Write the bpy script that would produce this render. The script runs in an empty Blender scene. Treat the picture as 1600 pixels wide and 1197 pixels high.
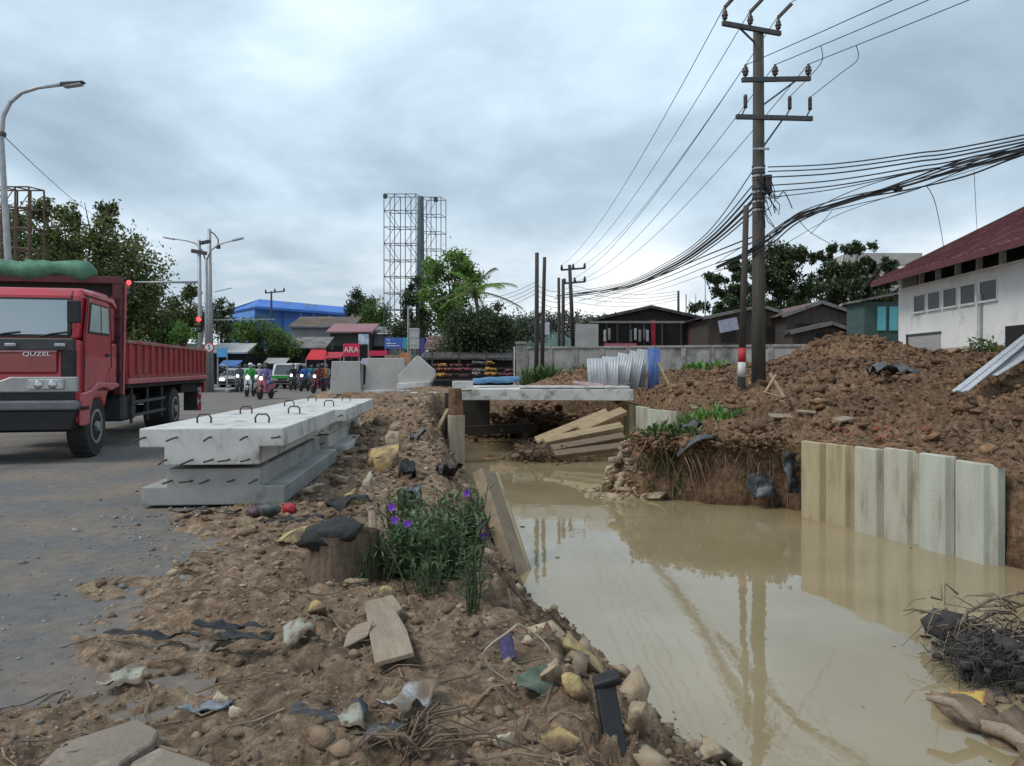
import bpy, bmesh, math, random
import numpy as np
from mathutils import Vector, Matrix
R = math.radians
SC = bpy.context.scene
COL = SC.collection
# ------------------------------------------------------------------ camera
CAMZ = 1.5; F = 1180.0; HOR = 575.0
cd = bpy.data.cameras.new('camera'); cam = bpy.data.objects.new('camera', cd); COL.objects.link(cam)
cam.location = (0, 0, CAMZ); cam.rotation_euler = (R(90), 0, 0)
cd.sensor_width = 36; cd.lens = F/1600*36; cd.shift_y = -(598.5-HOR)/1600
cd.clip_start = .05; cd.clip_end = 5000
SC.camera = cam
# ------------------------------------------------------------------ sky and sun
W = bpy.data.worlds.new('World'); SC.world = W; W.use_nodes = True
SUN_EL, SUN_AZ = 52, 250          # azimuth: direction the light comes from, clockwise from +Y
def build_world():
    nt = W.node_tree; N = nt.nodes; L = nt.links
    for n in list(N): N.remove(n)
    out = N.new('ShaderNodeOutputWorld'); bg = N.new('ShaderNodeBackground'); bg.inputs[1].default_value = .1
    L.new(bg.outputs[0], out.inputs[0])
    sky = N.new('ShaderNodeTexSky'); sky.sky_type = 'NISHITA'; sky.sun_disc = False
    sky.sun_elevation = R(SUN_EL); sky.sun_rotation = R(SUN_AZ)
    tc = N.new('ShaderNodeTexCoord'); sp = N.new('ShaderNodeSeparateXYZ'); L.new(tc.outputs['Generated'], sp.inputs[0])
    def m(op, a, b=None, clamp=False):
        n = N.new('ShaderNodeMath'); n.operation = op; n.use_clamp = clamp
        for i, q in enumerate((a, b)):
            if q is None: continue
            if isinstance(q, (int, float)): n.inputs[i].default_value = q
            else: L.new(q, n.inputs[i])
        return n.outputs[0]
    z = m('MAXIMUM', sp.outputs[2], 0.0)
    den = m('ADD', z, .30)
    cb = N.new('ShaderNodeCombineXYZ')
    L.new(m('DIVIDE', sp.outputs[0], den), cb.inputs[0]); L.new(m('DIVIDE', sp.outputs[1], den), cb.inputs[1])
    def noise(scale, det, rough, off, dist=0.):
        mp = N.new('ShaderNodeMapping'); mp.inputs[1].default_value = off; L.new(cb.outputs[0], mp.inputs[0])
        n = N.new('ShaderNodeTexNoise'); n.inputs['Scale'].default_value = scale; n.inputs['Detail'].default_value = det
        n.inputs['Roughness'].default_value = rough; n.inputs['Distortion'].default_value = dist
        L.new(mp.outputs[0], n.inputs['Vector']); return n.outputs[0]
    n1 = noise(.95, 5, .50, (3.4, 1.2, 0), .4); n2 = noise(3.0, 6, .55, (8.1, 2.2, 0), .3)
    v = m('ADD', m('MULTIPLY', n1, .72), m('MULTIPLY', n2, .28))
    def ramp(fac, stops):
        r = N.new('ShaderNodeValToRGB'); L.new(fac, r.inputs[0]); e = r.color_ramp.elements
        while len(e) < len(stops): e.new(.5)
        for i, (p, c) in enumerate(stops): e[i].position = p; e[i].color = (*c, 1)
        return r.outputs[0]
    cl = ramp(v, [(.36, (.265, .345, .42)), (.46, (.355, .46, .55)), (.53, (.46, .585, .685)), (.64, (.66, .79, .89))])
    lo = ramp(v, [(.36, (.42, .50, .57)), (.47, (.66, .71, .75)), (.58, (.92, .88, .82))])
    hz = N.new('ShaderNodeMapRange'); L.new(z, hz.inputs[0])
    hz.inputs[1].default_value = .03; hz.inputs[2].default_value = .24; hz.inputs[3].default_value = 1; hz.inputs[4].default_value = 0
    hz.interpolation_type = 'SMOOTHSTEP'
    mx = N.new('ShaderNodeMixRGB'); L.new(hz.outputs[0], mx.inputs[0]); L.new(cl, mx.inputs[1]); L.new(lo, mx.inputs[2])
    g = N.new('ShaderNodeVectorMath'); g.operation = 'SCALE'; L.new(mx.outputs[0], g.inputs[0]); g.inputs['Scale'].default_value = 9.4
    mz = N.new('ShaderNodeMixRGB'); mz.inputs[0].default_value = .93; L.new(sky.outputs[0], mz.inputs[1]); L.new(g.outputs[0], mz.inputs[2])
    L.new(mz.outputs[0], bg.inputs[0])
build_world()
sl = bpy.data.lights.new('sun', 'SUN'); so = bpy.data.objects.new('sun', sl); COL.objects.link(so)
sl.energy = 1.45; sl.angle = R(22); sl.color = (1, .96, .9)
_el, _az = R(SUN_EL), R(SUN_AZ)
sd = Vector((math.sin(_az)*math.cos(_el), math.cos(_az)*math.cos(_el), math.sin(_el)))
so.rotation_euler = sd.to_track_quat('Z', 'Y').to_euler(); so.location = (0, 0, 60)
SC.view_settings.view_transform = 'Standard'; SC.view_settings.look = 'None'
SC.view_settings.exposure = .58; SC.view_settings.gamma = 1
SC.cycles.max_bounces = 6; SC.cycles.transparent_max_bounces = 8
# ------------------------------------------------------------------ helpers
def P(px, py, Y):
    return Vector(((px-800)/F*Y, Y, CAMZ-(py-HOR)/F*Y))
def tag(o, label=None, cat=None, group=None, kind=None):
    if label: o['label'] = label
    if cat: o['category'] = cat
    if group: o['group'] = group
    if kind: o['kind'] = kind
    return o
def empty(name, loc=(0, 0, 0), rz=0, label=None, cat=None, group=None):
    o = bpy.data.objects.new(name, None); COL.objects.link(o); o.location = loc; o.rotation_euler = (0, 0, rz)
    o.empty_display_size = .2
    return tag(o, label, cat, group)
def link(name, me, mat=None, parent=None):
    o = bpy.data.objects.new(name, me); COL.objects.link(o)
    if mat is not None and not me.materials: me.materials.append(mat)
    if parent is not None: o.parent = parent
    return o
def copy_tree(o, parent=None):
    c = o.copy(); COL.objects.link(c)
    if parent is not None: c.parent = parent
    for ch in list(o.children): copy_tree(ch, c)
    return c
class MB:
    def __init__(s): s.v = []; s.f = []
    def add(s, vs, fs):
        b = len(s.v); s.v += [tuple(q) for q in vs]; s.f += [tuple(i+b for i in f) for f in fs]; return s
    def box(s, c, d, rz=0, M=None):
        x, y, z = d[0]/2, d[1]/2, d[2]/2
        T = Matrix.Translation(c) @ (M.to_4x4() if M is not None else Matrix.Rotation(rz, 4, 'Z'))
        vs = [T @ Vector(q) for q in ((-x,-y,-z),(x,-y,-z),(x,y,-z),(-x,y,-z),(-x,-y,z),(x,-y,z),(x,y,z),(-x,y,z))]
        return s.add(vs, [(3,2,1,0),(4,5,6,7),(0,1,5,4),(1,2,6,5),(2,3,7,6),(3,0,4,7)])
    def beam(s, p0, p1, w, h, up=(0, 0, 1), w1=None, h1=None):
        p0 = Vector(p0); p1 = Vector(p1); d = (p1-p0).normalized(); u = Vector(up)
        if abs(d.dot(u)) > .98: u = Vector((0, 1, 0))
        a = d.cross(u).normalized(); b = a.cross(d).normalized()
        w1 = w if w1 is None else w1; h1 = h if h1 is None else h1
        vs = [p0+a*sx*w/2+b*sz*h/2 for sx, sz in ((-1,-1),(1,-1),(1,1),(-1,1))] + [p1+a*sx*w1/2+b*sz*h1/2 for sx, sz in ((-1,-1),(1,-1),(1,1),(-1,1))]
        return s.add(vs, [(3,2,1,0),(4,5,6,7),(0,1,5,4),(1,2,6,5),(2,3,7,6),(3,0,4,7)])
    def tube(s, pts, r, n=6, caps=True):
        pts = [Vector(q) for q in pts]; m = len(pts)
        rr = r if isinstance(r, (list, tuple)) else [r]*m
        prev = None; rings = []
        for i, q in enumerate(pts):
            d = (pts[min(i+1, m-1)]-pts[max(i-1, 0)]).normalized()
            if prev is None:
                u = Vector((0, 0, 1)) if abs(d.z) < .9 else Vector((1, 0, 0)); a = d.cross(u).normalized()
            else:
                a = prev-d*prev.dot(d); a = a.normalized() if a.length > 1e-6 else prev
            prev = a; b = d.cross(a)
            rings.append([q+(a*math.cos(2*math.pi*k/n)+b*math.sin(2*math.pi*k/n))*rr[i] for k in range(n)])
        vs = [q for rg in rings for q in rg]
        fs = [(i*n+k, i*n+(k+1) % n, (i+1)*n+(k+1) % n, (i+1)*n+k) for i in range(m-1) for k in range(n)]
        if caps: fs += [tuple(range(n-1, -1, -1)), tuple((m-1)*n+k for k in range(n))]
        return s.add(vs, fs)
    def cyl(s, p0, p1, r0, r1=None, n=10):
        return s.tube([p0, p1], [r0, r0 if r1 is None else r1], n)
    def lathe(s, c, prof, n=16, axis='Z'):
        vs = []
        for r, h in prof:
            for k in range(n):
                t = 2*math.pi*k/n; a, b = r*math.cos(t), r*math.sin(t)
                q = {'Z': (a, b, h), 'X': (h, a, b), 'Y': (b, h, a)}[axis]
                vs.append((q[0]+c[0], q[1]+c[1], q[2]+c[2]))
        m = len(prof)
        fs = [(i*n+k, i*n+(k+1) % n, (i+1)*n+(k+1) % n, (i+1)*n+k) for i in range(m-1) for k in range(n)]
        fs += [tuple(range(n-1, -1, -1)), tuple((m-1)*n+k for k in range(n))]
        return s.add(vs, fs)
    def ell(s, c, r, n=10, m=7, M=None):
        vs = []; fs = []
        for i in range(m+1):
            t = math.pi*i/m
            for k in range(n):
                p = 2*math.pi*k/n; q = Vector((r[0]*math.sin(t)*math.cos(p), r[1]*math.sin(t)*math.sin(p), r[2]*math.cos(t)))
                if M is not None: q = M @ q
                vs.append(q+Vector(c))
        for i in range(m):
            for k in range(n): fs.append((i*n+k, (i+1)*n+k, (i+1)*n+(k+1) % n, i*n+(k+1) % n))
        return s.add(vs, fs)
    def prism(s, poly, a, b, axis='X'):
        n = len(poly)
        def q(u, v, w): return {'X': (w, u, v), 'Y': (u, w, v), 'Z': (u, v, w)}[axis]
        vs = [q(u, v, a) for u, v in poly]+[q(u, v, b) for u, v in poly]
        return s.add(vs, [tuple(range(n)), tuple(range(2*n-1, n-1, -1))]+[(i, i+n, (i+1) % n+n, (i+1) % n) for i in range(n)])
    def quad(s, *q): return s.add(q, [tuple(range(len(q)))])
    def mesh(s, name, smooth=False):
        me = bpy.data.meshes.new(name); me.from_pydata(s.v, [], s.f)
        bm = bmesh.new(); bm.from_mesh(me); bmesh.ops.remove_doubles(bm, verts=bm.verts, dist=1e-5)
        bmesh.ops.recalc_face_normals(bm, faces=bm.faces); bm.to_mesh(me); bm.free()
        if smooth: me.polygons.foreach_set('use_smooth', [True]*len(me.polygons))
        return me
    def build(s, name, mat, parent=None, smooth=False, bevel=0, seg=1):
        o = link(name, s.mesh(name, smooth), mat, parent)
        if bevel:
            b = o.modifiers.new('bevel', 'BEVEL'); b.width = bevel; b.segments = seg; b.limit_method = 'ANGLE'; b.angle_limit = R(40)
        return o
def np_mesh(name, verts, faces4, smooth=False):
    me = bpy.data.meshes.new(name); nv = len(verts); nf = len(faces4); k = faces4.shape[1]
    me.vertices.add(nv); me.vertices.foreach_set('co', verts.astype(np.float32).ravel())
    me.loops.add(nf*k); me.loops.foreach_set('vertex_index', faces4.astype(np.int32).ravel())
    me.polygons.add(nf); me.polygons.foreach_set('loop_start', np.arange(0, nf*k, k, dtype=np.int32))
    me.polygons.foreach_set('loop_total', np.full(nf, k, dtype=np.int32))
    if smooth: me.polygons.foreach_set('use_smooth', np.ones(nf, dtype=bool))
    me.update(calc_edges=True); return me
# ------------------------------------------------------------------ materials
MATS = {}
def mat(name, c, rough=.8, c2=None, scale=4., bump=0., bscale=25., metal=0., spec=.4, thr=(.35, .65), c3=None, s3=1., stretch=None,
        island=0., emit=0., coat=0., transl=0., world=False, ior=None, t3=(.52, .62)):
    if name in MATS: return MATS[name]
    m = bpy.data.materials.new(name); MATS[name] = m; m.use_nodes = True
    nt = m.node_tree; N = nt.nodes; L = nt.links; b = N['Principled BSDF']
    b.inputs['Roughness'].default_value = rough; b.inputs['Metallic'].default_value = metal
    b.inputs['Specular IOR Level'].default_value = spec; b.inputs['Coat Weight'].default_value = coat
    if ior: b.inputs['IOR'].default_value = ior
    c = (*c, 1); c2 = (*c2, 1) if c2 else tuple(q*.72 for q in c[:3])+(1,)
    if world:
        g = N.new('ShaderNodeNewGeometry'); vec = g.outputs['Position']
    else:
        tc = N.new('ShaderNodeTexCoord'); vec = tc.outputs['Object']
    def noise(sc, det=5, ro=.6, st=None):
        n = N.new('ShaderNodeTexNoise'); n.inputs['Scale'].default_value = sc; n.inputs['Detail'].default_value = det; n.inputs['Roughness'].default_value = ro
        if st:
            mp = N.new('ShaderNodeMapping'); mp.inputs[3].default_value = st; L.new(vec, mp.inputs[0]); L.new(mp.outputs[0], n.inputs[0])
        else: L.new(vec, n.inputs[0])
        return n.outputs[0]
    def rmp(f, lo, hi):
        r = N.new('ShaderNodeMapRange'); L.new(f, r.inputs[0]); r.inputs[1].default_value = lo; r.inputs[2].default_value = hi; return r.outputs[0]
    mx = N.new('ShaderNodeMixRGB'); mx.inputs[1].default_value = c; mx.inputs[2].default_value = c2
    L.new(rmp(noise(scale, st=stretch), *thr), mx.inputs[0]); colr = mx.outputs[0]
    if c3:
        m3 = N.new('ShaderNodeMixRGB'); L.new(colr, m3.inputs[1]); m3.inputs[2].default_value = (*c3, 1)
        L.new(rmp(noise(s3, 7, .65, stretch), *t3), m3.inputs[0]); colr = m3.outputs[0]
    if island:
        g2 = N.new('ShaderNodeNewGeometry'); hs = N.new('ShaderNodeHueSaturation'); L.new(colr, hs.inputs['Color'])
        L.new(rmp(g2.outputs['Random Per Island'], 0, 1), hs.inputs['Value'])
        hs.inputs['Value'].default_value = 1
        mr = N.new('ShaderNodeMapRange'); L.new(g2.outputs['Random Per Island'], mr.inputs[0]); mr.inputs[3].default_value = 1-island; mr.inputs[4].default_value = 1+island
        L.new(mr.outputs[0], hs.inputs['Value']); colr = hs.outputs[0]
    L.new(colr, b.inputs['Base Color'])
    if bump:
        bp = N.new('ShaderNodeBump'); bp.inputs['Strength'].default_value = min(1, bump); bp.inputs['Distance'].default_value = .03*max(1, bump)
        L.new(noise(bscale, 6, .65), bp.inputs['Height']); L.new(bp.outputs[0], b.inputs['Normal'])
    if emit:
        L.new(colr, b.inputs['Emission Color']); b.inputs['Emission Strength'].default_value = emit
    if transl:
        t = N.new('ShaderNodeBsdfTranslucent'); L.new(colr, t.inputs[0]); ms = N.new('ShaderNodeMixShader'); ms.inputs[0].default_value = transl
        L.new(b.outputs[0], ms.inputs[1]); L.new(t.outputs[0], ms.inputs[2]); L.new(ms.outputs[0], N['Material Output'].inputs[0])
    return m
def glass_mat(name, c, rough=.08, spec=.6):
    return mat(name, c, rough, c2=tuple(q*.8 for q in c), scale=1.2, spec=spec, coat=.4)
M_CONC = mat('concrete', (.58, .57, .54), .85, (.47, .46, .44), 2.2, .35, 60, c3=(.24, .23, .205), s3=3.3, t3=(.53, .68))
M_CONC2 = mat('old_concrete', (.33, .32, .30), .9, (.22, .21, .20), 2.5, .5, 40, c3=(.13, .12, .11), s3=2.2, t3=(.5, .68))
M_PILE = mat('pile_concrete', (.44, .43, .35), .85, (.35, .325, .255), 2.2, .5, 50, c3=(.22, .175, .125), s3=2.2, t3=(.54, .76), stretch=(2.5, 2.5, .5), world=True)
M_PILE_Y = mat('pile_concrete_silty', (.42, .35, .22), .85, (.34, .275, .17), 2.2, .5, 50, c3=(.22, .17, .105), s3=2.2, t3=(.55, .76), stretch=(2.5, 2.5, .5), world=True)
M_RUST = mat('rusty_steel', (.09, .055, .04), .8, (.05, .035, .03), 20)
M_BLACK = mat('black_plastic', (.014, .014, .015), .55, (.024, .024, .025), 8, .4, 12, spec=.3)
M_STEEL = mat('galvanised_steel', (.36, .37, .38), .5, (.27, .28, .29), 6, metal=.35)
M_DARKST = mat('dark_steel', (.06, .062, .066), .6, (.035, .035, .038), 10)
M_WOODP = mat('pole_wood', (.060, .052, .044), .85, (.036, .031, .028), 3, .5, 18, stretch=(6, 6, .6))
M_WOOD = mat('raw_timber', (.36, .27, .16), .8, (.26, .185, .105), 3, .4, 20, c3=(.16, .11, .07), s3=2.5, t3=(.55, .7), stretch=(1, 6, 6))
M_WOODG = mat('grey_board', (.30, .235, .175), .85, (.22, .165, .12), 5, .4, 30, stretch=(1, 8, 8))
M_BARK = mat('bark', (.10, .08, .06), .9, (.06, .048, .036), 8, .6, 20)
M_WHITE = mat('white_paint', (.70, .70, .68), .6, (.6, .6, .58), 3)
M_RUBBER = mat('rubber', (.02, .02, .021), .75, (.035, .033, .03), 14, .3, 30)
M_CHROME = mat('chrome', (.5, .5, .5), .25, (.4, .4, .4), 5, metal=.9)
M_GLASS = glass_mat('window_glass', (.05, .065, .075))
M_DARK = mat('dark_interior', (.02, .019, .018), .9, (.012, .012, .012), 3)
# ------------------------------------------------------------------ terrain
def _hash(i, j, s):
    n = (i.astype(np.int64)*374761393 + j.astype(np.int64)*668265263 + s*1442695041) & 0x7fffffff
    n = ((n ^ (n >> 13))*1274126177) & 0x7fffffff
    return ((n ^ (n >> 16)) & 0xffff)/65535.0
def vn(x, y, s=0):
    xi = np.floor(x); yi = np.floor(y); fx = x-xi; fy = y-yi
    fx = fx*fx*fx*(fx*(fx*6-15)+10); fy = fy*fy*fy*(fy*(fy*6-15)+10)
    a = _hash(xi, yi, s); b = _hash(xi+1, yi, s); c = _hash(xi, yi+1, s); d = _hash(xi+1, yi+1, s)
    return (a+(b-a)*fx)*(1-fy)+(c+(d-c)*fx)*fy
def fbm(x, y, s=0, o=4, g=.5):
    r = 0; a = 1; t = 0
    for k in range(o):
        cs, sn = math.cos(k*.9+.4), math.sin(k*.9+.4)
        r = r+a*vn((x*cs-y*sn)*2**k, (x*sn+y*cs)*2**k, s+k*17); t += a; a *= g
    return r/t
def sst(a, b, x):
    t = np.clip((x-a)/(b-a), 0, 1); return t*t*(3-2*t)
CL = [(2.4,-1.2),(2.0,2),(1.72,3.6),(1.2,4.96),(.95,5.6),(.74,6.2),(.34,6.63),(.1,7.28),(.12,9.08),(-.25,12),(-.75,15),(-1.85,19.7),(-2.2,24),(-2.5,28.5)]
CR = [(4.3,28.5),(3.9,25),(3.75,23.6),(4.35,19.6),(4.35,18.0),(3.7,16.7),(2.6,16.1),(1.95,15.7),(1.75,15.1),(2.4,14.55),(3.6,13.9),(4.9,13.45),(5.15,13),(6.3,9.4),(6.7,8.9),(5.6,8.3),(4.4,7.3),(3.65,6.3),(3.1,4.7),(2.9,2),(3.0,-1.2)]
CP = np.array(CL+CR)
def canal_d(x, y):
    d = np.full(x.shape, 1e9); ins = np.zeros(x.shape, bool); n = len(CP)
    for i in range(n):
        ax, ay = CP[i]; bx, by = CP[(i+1) % n]; ex, ey = bx-ax, by-ay
        t = np.clip(((x-ax)*ex+(y-ay)*ey)/(ex*ex+ey*ey), 0, 1)
        d = np.minimum(d, np.hypot(x-ax-t*ex, y-ay-t*ey))
        if ey != 0: ins ^= ((ay > y) != (by > y)) & (x < ex*(y-ay)/ey+ax)
    return np.where(ins, -d, d)
XR_Y = [-2, 1, 2.85, 4, 5.2, 6.5, 7.6, 8.3, 9.2, 13, 17, 22, 26, 32, 36, 46, 60]
XR_X = [-1.4, -1.7, -2.12, -2.42, -2.7, -3.1, -3.85, -3.15, -2.75, -3.15, -3.7, -4.6, -5.6, -8.4, -9.5, -10.5, -10.5]
def terrain(x, y):
    x = np.asarray(x, float); y = np.asarray(y, float)
    d = canal_d(x, y)
    cen = np.interp(y, [-1, 5, 7, 9, 13, 15, 20, 28.5, 40], [2.7, 2.0, 2.0, 3.0, 2.6, .6, .9, 1.1, 1.1])
    wd = np.where(y > 28.5, 2.5, .4)
    s = sst(cen-wd, cen+wd, x)
    jit = (fbm(x*1.6, y*1.6, 5)-.5)
    # left bank and road edge
    xe = np.interp(y, XR_Y, XR_X)
    e = (x-xe)+jit*.9+(fbm(x*.7, y*.7, 9, 2)-.5)*.9
    hl = .035+.50*sst(9.5, 20, y)*(1-.35*sst(26, 34, y))
    lump = fbm(x*2.2, y*2.2, 21, 5, .55)-.5
    fine = fbm(x*9, y*9, 33, 4, .6)-.5
    amp = .20+.14*sst(8, 14, y)
    hleft = hl+lump*amp+fine*.11+.05*np.maximum(0, .22-np.abs(2*vn(x*4.1+lump*2, y*4.1, 88)-1))
    m = sst(-.15, .75, e)
    road = -.06+np.maximum(0, fbm(x*1.9, y*1.9, 71, 4)-.60)*.42*sst(-2.2, -.3, e)
    hleft = road*(1-m)+hleft*m
    # right bank
    dd = np.clip(d, 0, 9)
    hr = .17+.115*dd+.5*sst(14.5, 20, y)
    hr = hr-.24*(1-sst(2.2, 4.4, x))*sst(12, 13.5, y)*(1-sst(17, 19, y))
    hr = hr+.95*np.exp(-((x-11.4)/1.9)**2-((y-26.2)/2.2)**2)
    hr = hr+.25*np.exp(-((x-9)/1.6)**2-((y-21)/2.0)**2)+.3*np.exp(-((x-3.2)/1.5)**2-((y-31)/2.5)**2)
    hr = hr*(1-.55*sst(32, 37, y)*(1-sst(12, 14, x)))
    low = -.78+.16*np.clip(d, 0, 5)
    hr = low+(hr-low)*sst(8.9, 9.9, y+.25*(x-6.2))
    bil = 1-np.abs(2*fbm(x*1.5, y*1.5, 41, 5, .58)-1)*2
    clod = np.abs(2*vn(x*3.3+jit, y*3.3, 55)-1)+.6*np.abs(2*vn(x*7.1, y*7.1+jit, 56)-1)
    hright = hr+bil*.10*sst(.2, 2, d)+(.75-clod)*.30*sst(.1, 1.2, d)*(.35+.65*sst(9, 14, y))+fine*.20
    base = hleft*(1-s)+hright*s
    base = base*(1-sst(46, 60, y))+(.02+np.where(x > -9, .25, -.1))*sst(46, 60, y)
    # canal carving
    wl = np.interp(y, [3, 6, 8.5, 12, 16, 20], [1.5, 1.15, 1.0, 1.0, .8, .45])
    wr = np.interp(y, [8.3, 9.2, 12.9, 13.4, 15, 18], [1.3, .12, .10, .22, .5, .5])
    w = wl*(1-s)+wr*s
    dj = d+jit*.35*np.where(w > .2, 1, .15)+fine*.1*np.where(w > .15, 1, 0)
    t = np.clip(dj/w, 0, 1); t = np.where(s < .5, t**.85, sst(0, 1, t))
    h = -1.06+(base+1.06)*t
    h = np.where(dj < 0, -1.06+np.maximum(dj*.9, -.7), h)
    h = h+np.where((t > .02) & (t < .98), fine*.16+lump*.14, 0)
    return h
def hz1(x, y): return float(terrain(np.array([x]), np.array([y]))[0])
def G(px, py, y0=2.0, y1=60.):
    Y = np.geomspace(y0, y1, 900); X = (px-800)/F*Y; Z = CAMZ-(py-HOR)/F*Y
    b = np.nonzero(Z < terrain(X, Y))[0]; i = b[0] if len(b) else -1
    return Vector((X[i], Y[i], Z[i]))
def on(x, y, dz=0): return Vector((x, y, hz1(x, y)+dz))
def build_ground():
    Ys = np.concatenate([np.exp(np.linspace(math.log(.8), math.log(46.8), 960))-1.8, np.geomspace(47, 1500, 40)])
    U = np.concatenate([np.linspace(-3.5, -1.22, 14)[:-1], np.linspace(-1.2, 1.2, 680), np.linspace(1.22, 3.5, 14)[1:]])
    Yg, Ug = np.meshgrid(Ys, U, indexing='ij'); Xg = Ug*(Yg+1.0)
    far = sst(47, 60, Yg)
    Xg = Ug*(Yg+1.0)
    Z = terrain(Xg, Yg)
    nr, nc = Yg.shape
    V = np.stack([Xg, Yg, Z], -1).reshape(-1, 3)
    idx = np.arange(nr*nc).reshape(nr, nc)
    Fq = np.stack([idx[:-1, :-1], idx[:-1, 1:], idx[1:, 1:], idx[1:, :-1]], -1).reshape(-1, 4)
    me = np_mesh('ground', V, Fq, True)
    at = me.attributes.new('soil', 'FLOAT', 'POINT')
    cen = np.interp(V[:, 1], [-1, 5, 7, 9, 13, 15, 20, 28.5, 40], [2.7, 2.0, 2.0, 3.0, 2.6, .6, .9, 1.1, 1.1])
    soil = sst(-.6, .6, V[:, 0]-cen)*.85+.35*sst(10, 18, V[:, 1])*(V[:, 0] < cen)
    at.data.foreach_set('value', np.clip(soil, 0, 1).astype(np.float32))
    return me
def ground_mat():
    m = bpy.data.materials.new('muddy_soil'); m.use_nodes = True; nt = m.node_tree; N = nt.nodes; L = nt.links; b = N['Principled BSDF']
    g = N.new('ShaderNodeNewGeometry'); pos = g.outputs['Position']
    def noise(sc, det=6, ro=.62):
        n = N.new('ShaderNodeTexNoise'); n.inputs['Scale'].default_value = sc; n.inputs['Detail'].default_value = det; n.inputs['Roughness'].default_value = ro
        L.new(pos, n.inputs[0]); return n.outputs[0]
    def ramp(f, st):
        r = N.new('ShaderNodeValToRGB'); L.new(f, r.inputs[0]); e = r.color_ramp.elements
        while len(e) < len(st): e.new(.5)
        for i, (p, c) in enumerate(st): e[i].position = p; e[i].color = (*c, 1)
        return r.outputs[0]
    def mix(f, a, c, mode='MIX'):
        q = N.new('ShaderNodeMixRGB'); q.blend_type = mode
        if isinstance(f, float): q.inputs[0].default_value = f
        else: L.new(f, q.inputs[0])
        L.new(a, q.inputs[1]); L.new(c, q.inputs[2]); return q.outputs[0]
    a = noise(2.1, 8, .68); c = noise(11, 8, .72); k = noise(55, 4, .6)
    left = mix(.5, ramp(a, [(.30, (.108, .068, .043)), (.48, (.262, .176, .114)), (.66, (.41, .30, .20))]), ramp(c, [(.37, (.04, .026, .017)), (.5, (.25, .168, .108)), (.62, (.54, .41, .28))]))
    right = mix(.5, ramp(a, [(.30, (.08, .042, .022)), (.5, (.195, .110, .060)), (.7, (.30, .185, .105))]), ramp(c, [(.37, (.03, .016, .009)), (.5, (.18, .102, .056)), (.63, (.40, .265, .16))]))
    at = N.new('ShaderNodeAttribute'); at.attribute_name = 'soil'
    col = mix(at.outputs['Fac'], left, right)
    col = mix(.55, col, ramp(noise(.55, 4, .6), [(.36, (.33, .33, .33)), (.5, (.5, .5, .5)), (.64, (.66, .65, .63))]), 'OVERLAY')
    sz = N.new('ShaderNodeSeparateXYZ'); L.new(pos, sz.inputs[0])
    wz = N.new('ShaderNodeMath'); wz.operation = 'MULTIPLY_ADD'; L.new(c, wz.inputs[0]); wz.inputs[1].default_value = -.22; L.new(sz.outputs[2], wz.inputs[2])
    wr = N.new('ShaderNodeMapRange'); L.new(wz.outputs[0], wr.inputs[0]); wr.inputs[1].default_value = -1.06; wr.inputs[2].default_value = -.90; wr.inputs[3].default_value = .62; wr.inputs[4].default_value = 0
    wet = N.new('ShaderNodeMixRGB'); wet.blend_type = 'MULTIPLY'; L.new(wr.outputs[0], wet.inputs[0]); L.new(col, wet.inputs[1]); wet.inputs[2].default_value = (.38, .34, .30, 1); col = wet.outputs[0]   # soaked soil at the waterline
    col = mix(.45, col, ramp(k, [(.33, (.35, .35, .35)), (.55, (.5, .5, .5)), (.7, (.75, .73, .7))]), 'OVERLAY')
    L.new(col, b.inputs['Base Color']); b.inputs['Roughness'].default_value = .88; b.inputs['Specular IOR Level'].default_value = .25
    ad = N.new('ShaderNodeMath'); ad.operation = 'ADD'; L.new(c, ad.inputs[0])
    ml = N.new('ShaderNodeMath'); ml.operation = 'MULTIPLY'; L.new(k, ml.inputs[0]); ml.inputs[1].default_value = .35; L.new(ml.outputs[0], ad.inputs[1])
    bp = N.new('ShaderNodeBump'); bp.inputs['Strength'].default_value = .9; bp.inputs['Distance'].default_value = .09; L.new(ad.outputs[0], bp.inputs['Height']); L.new(bp.outputs[0], b.inputs['Normal'])
    return m
M_SOIL = ground_mat()
tag(link('ground', build_ground(), M_SOIL), 'muddy brown earth banks on both sides of the canal', kind='structure')
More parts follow.
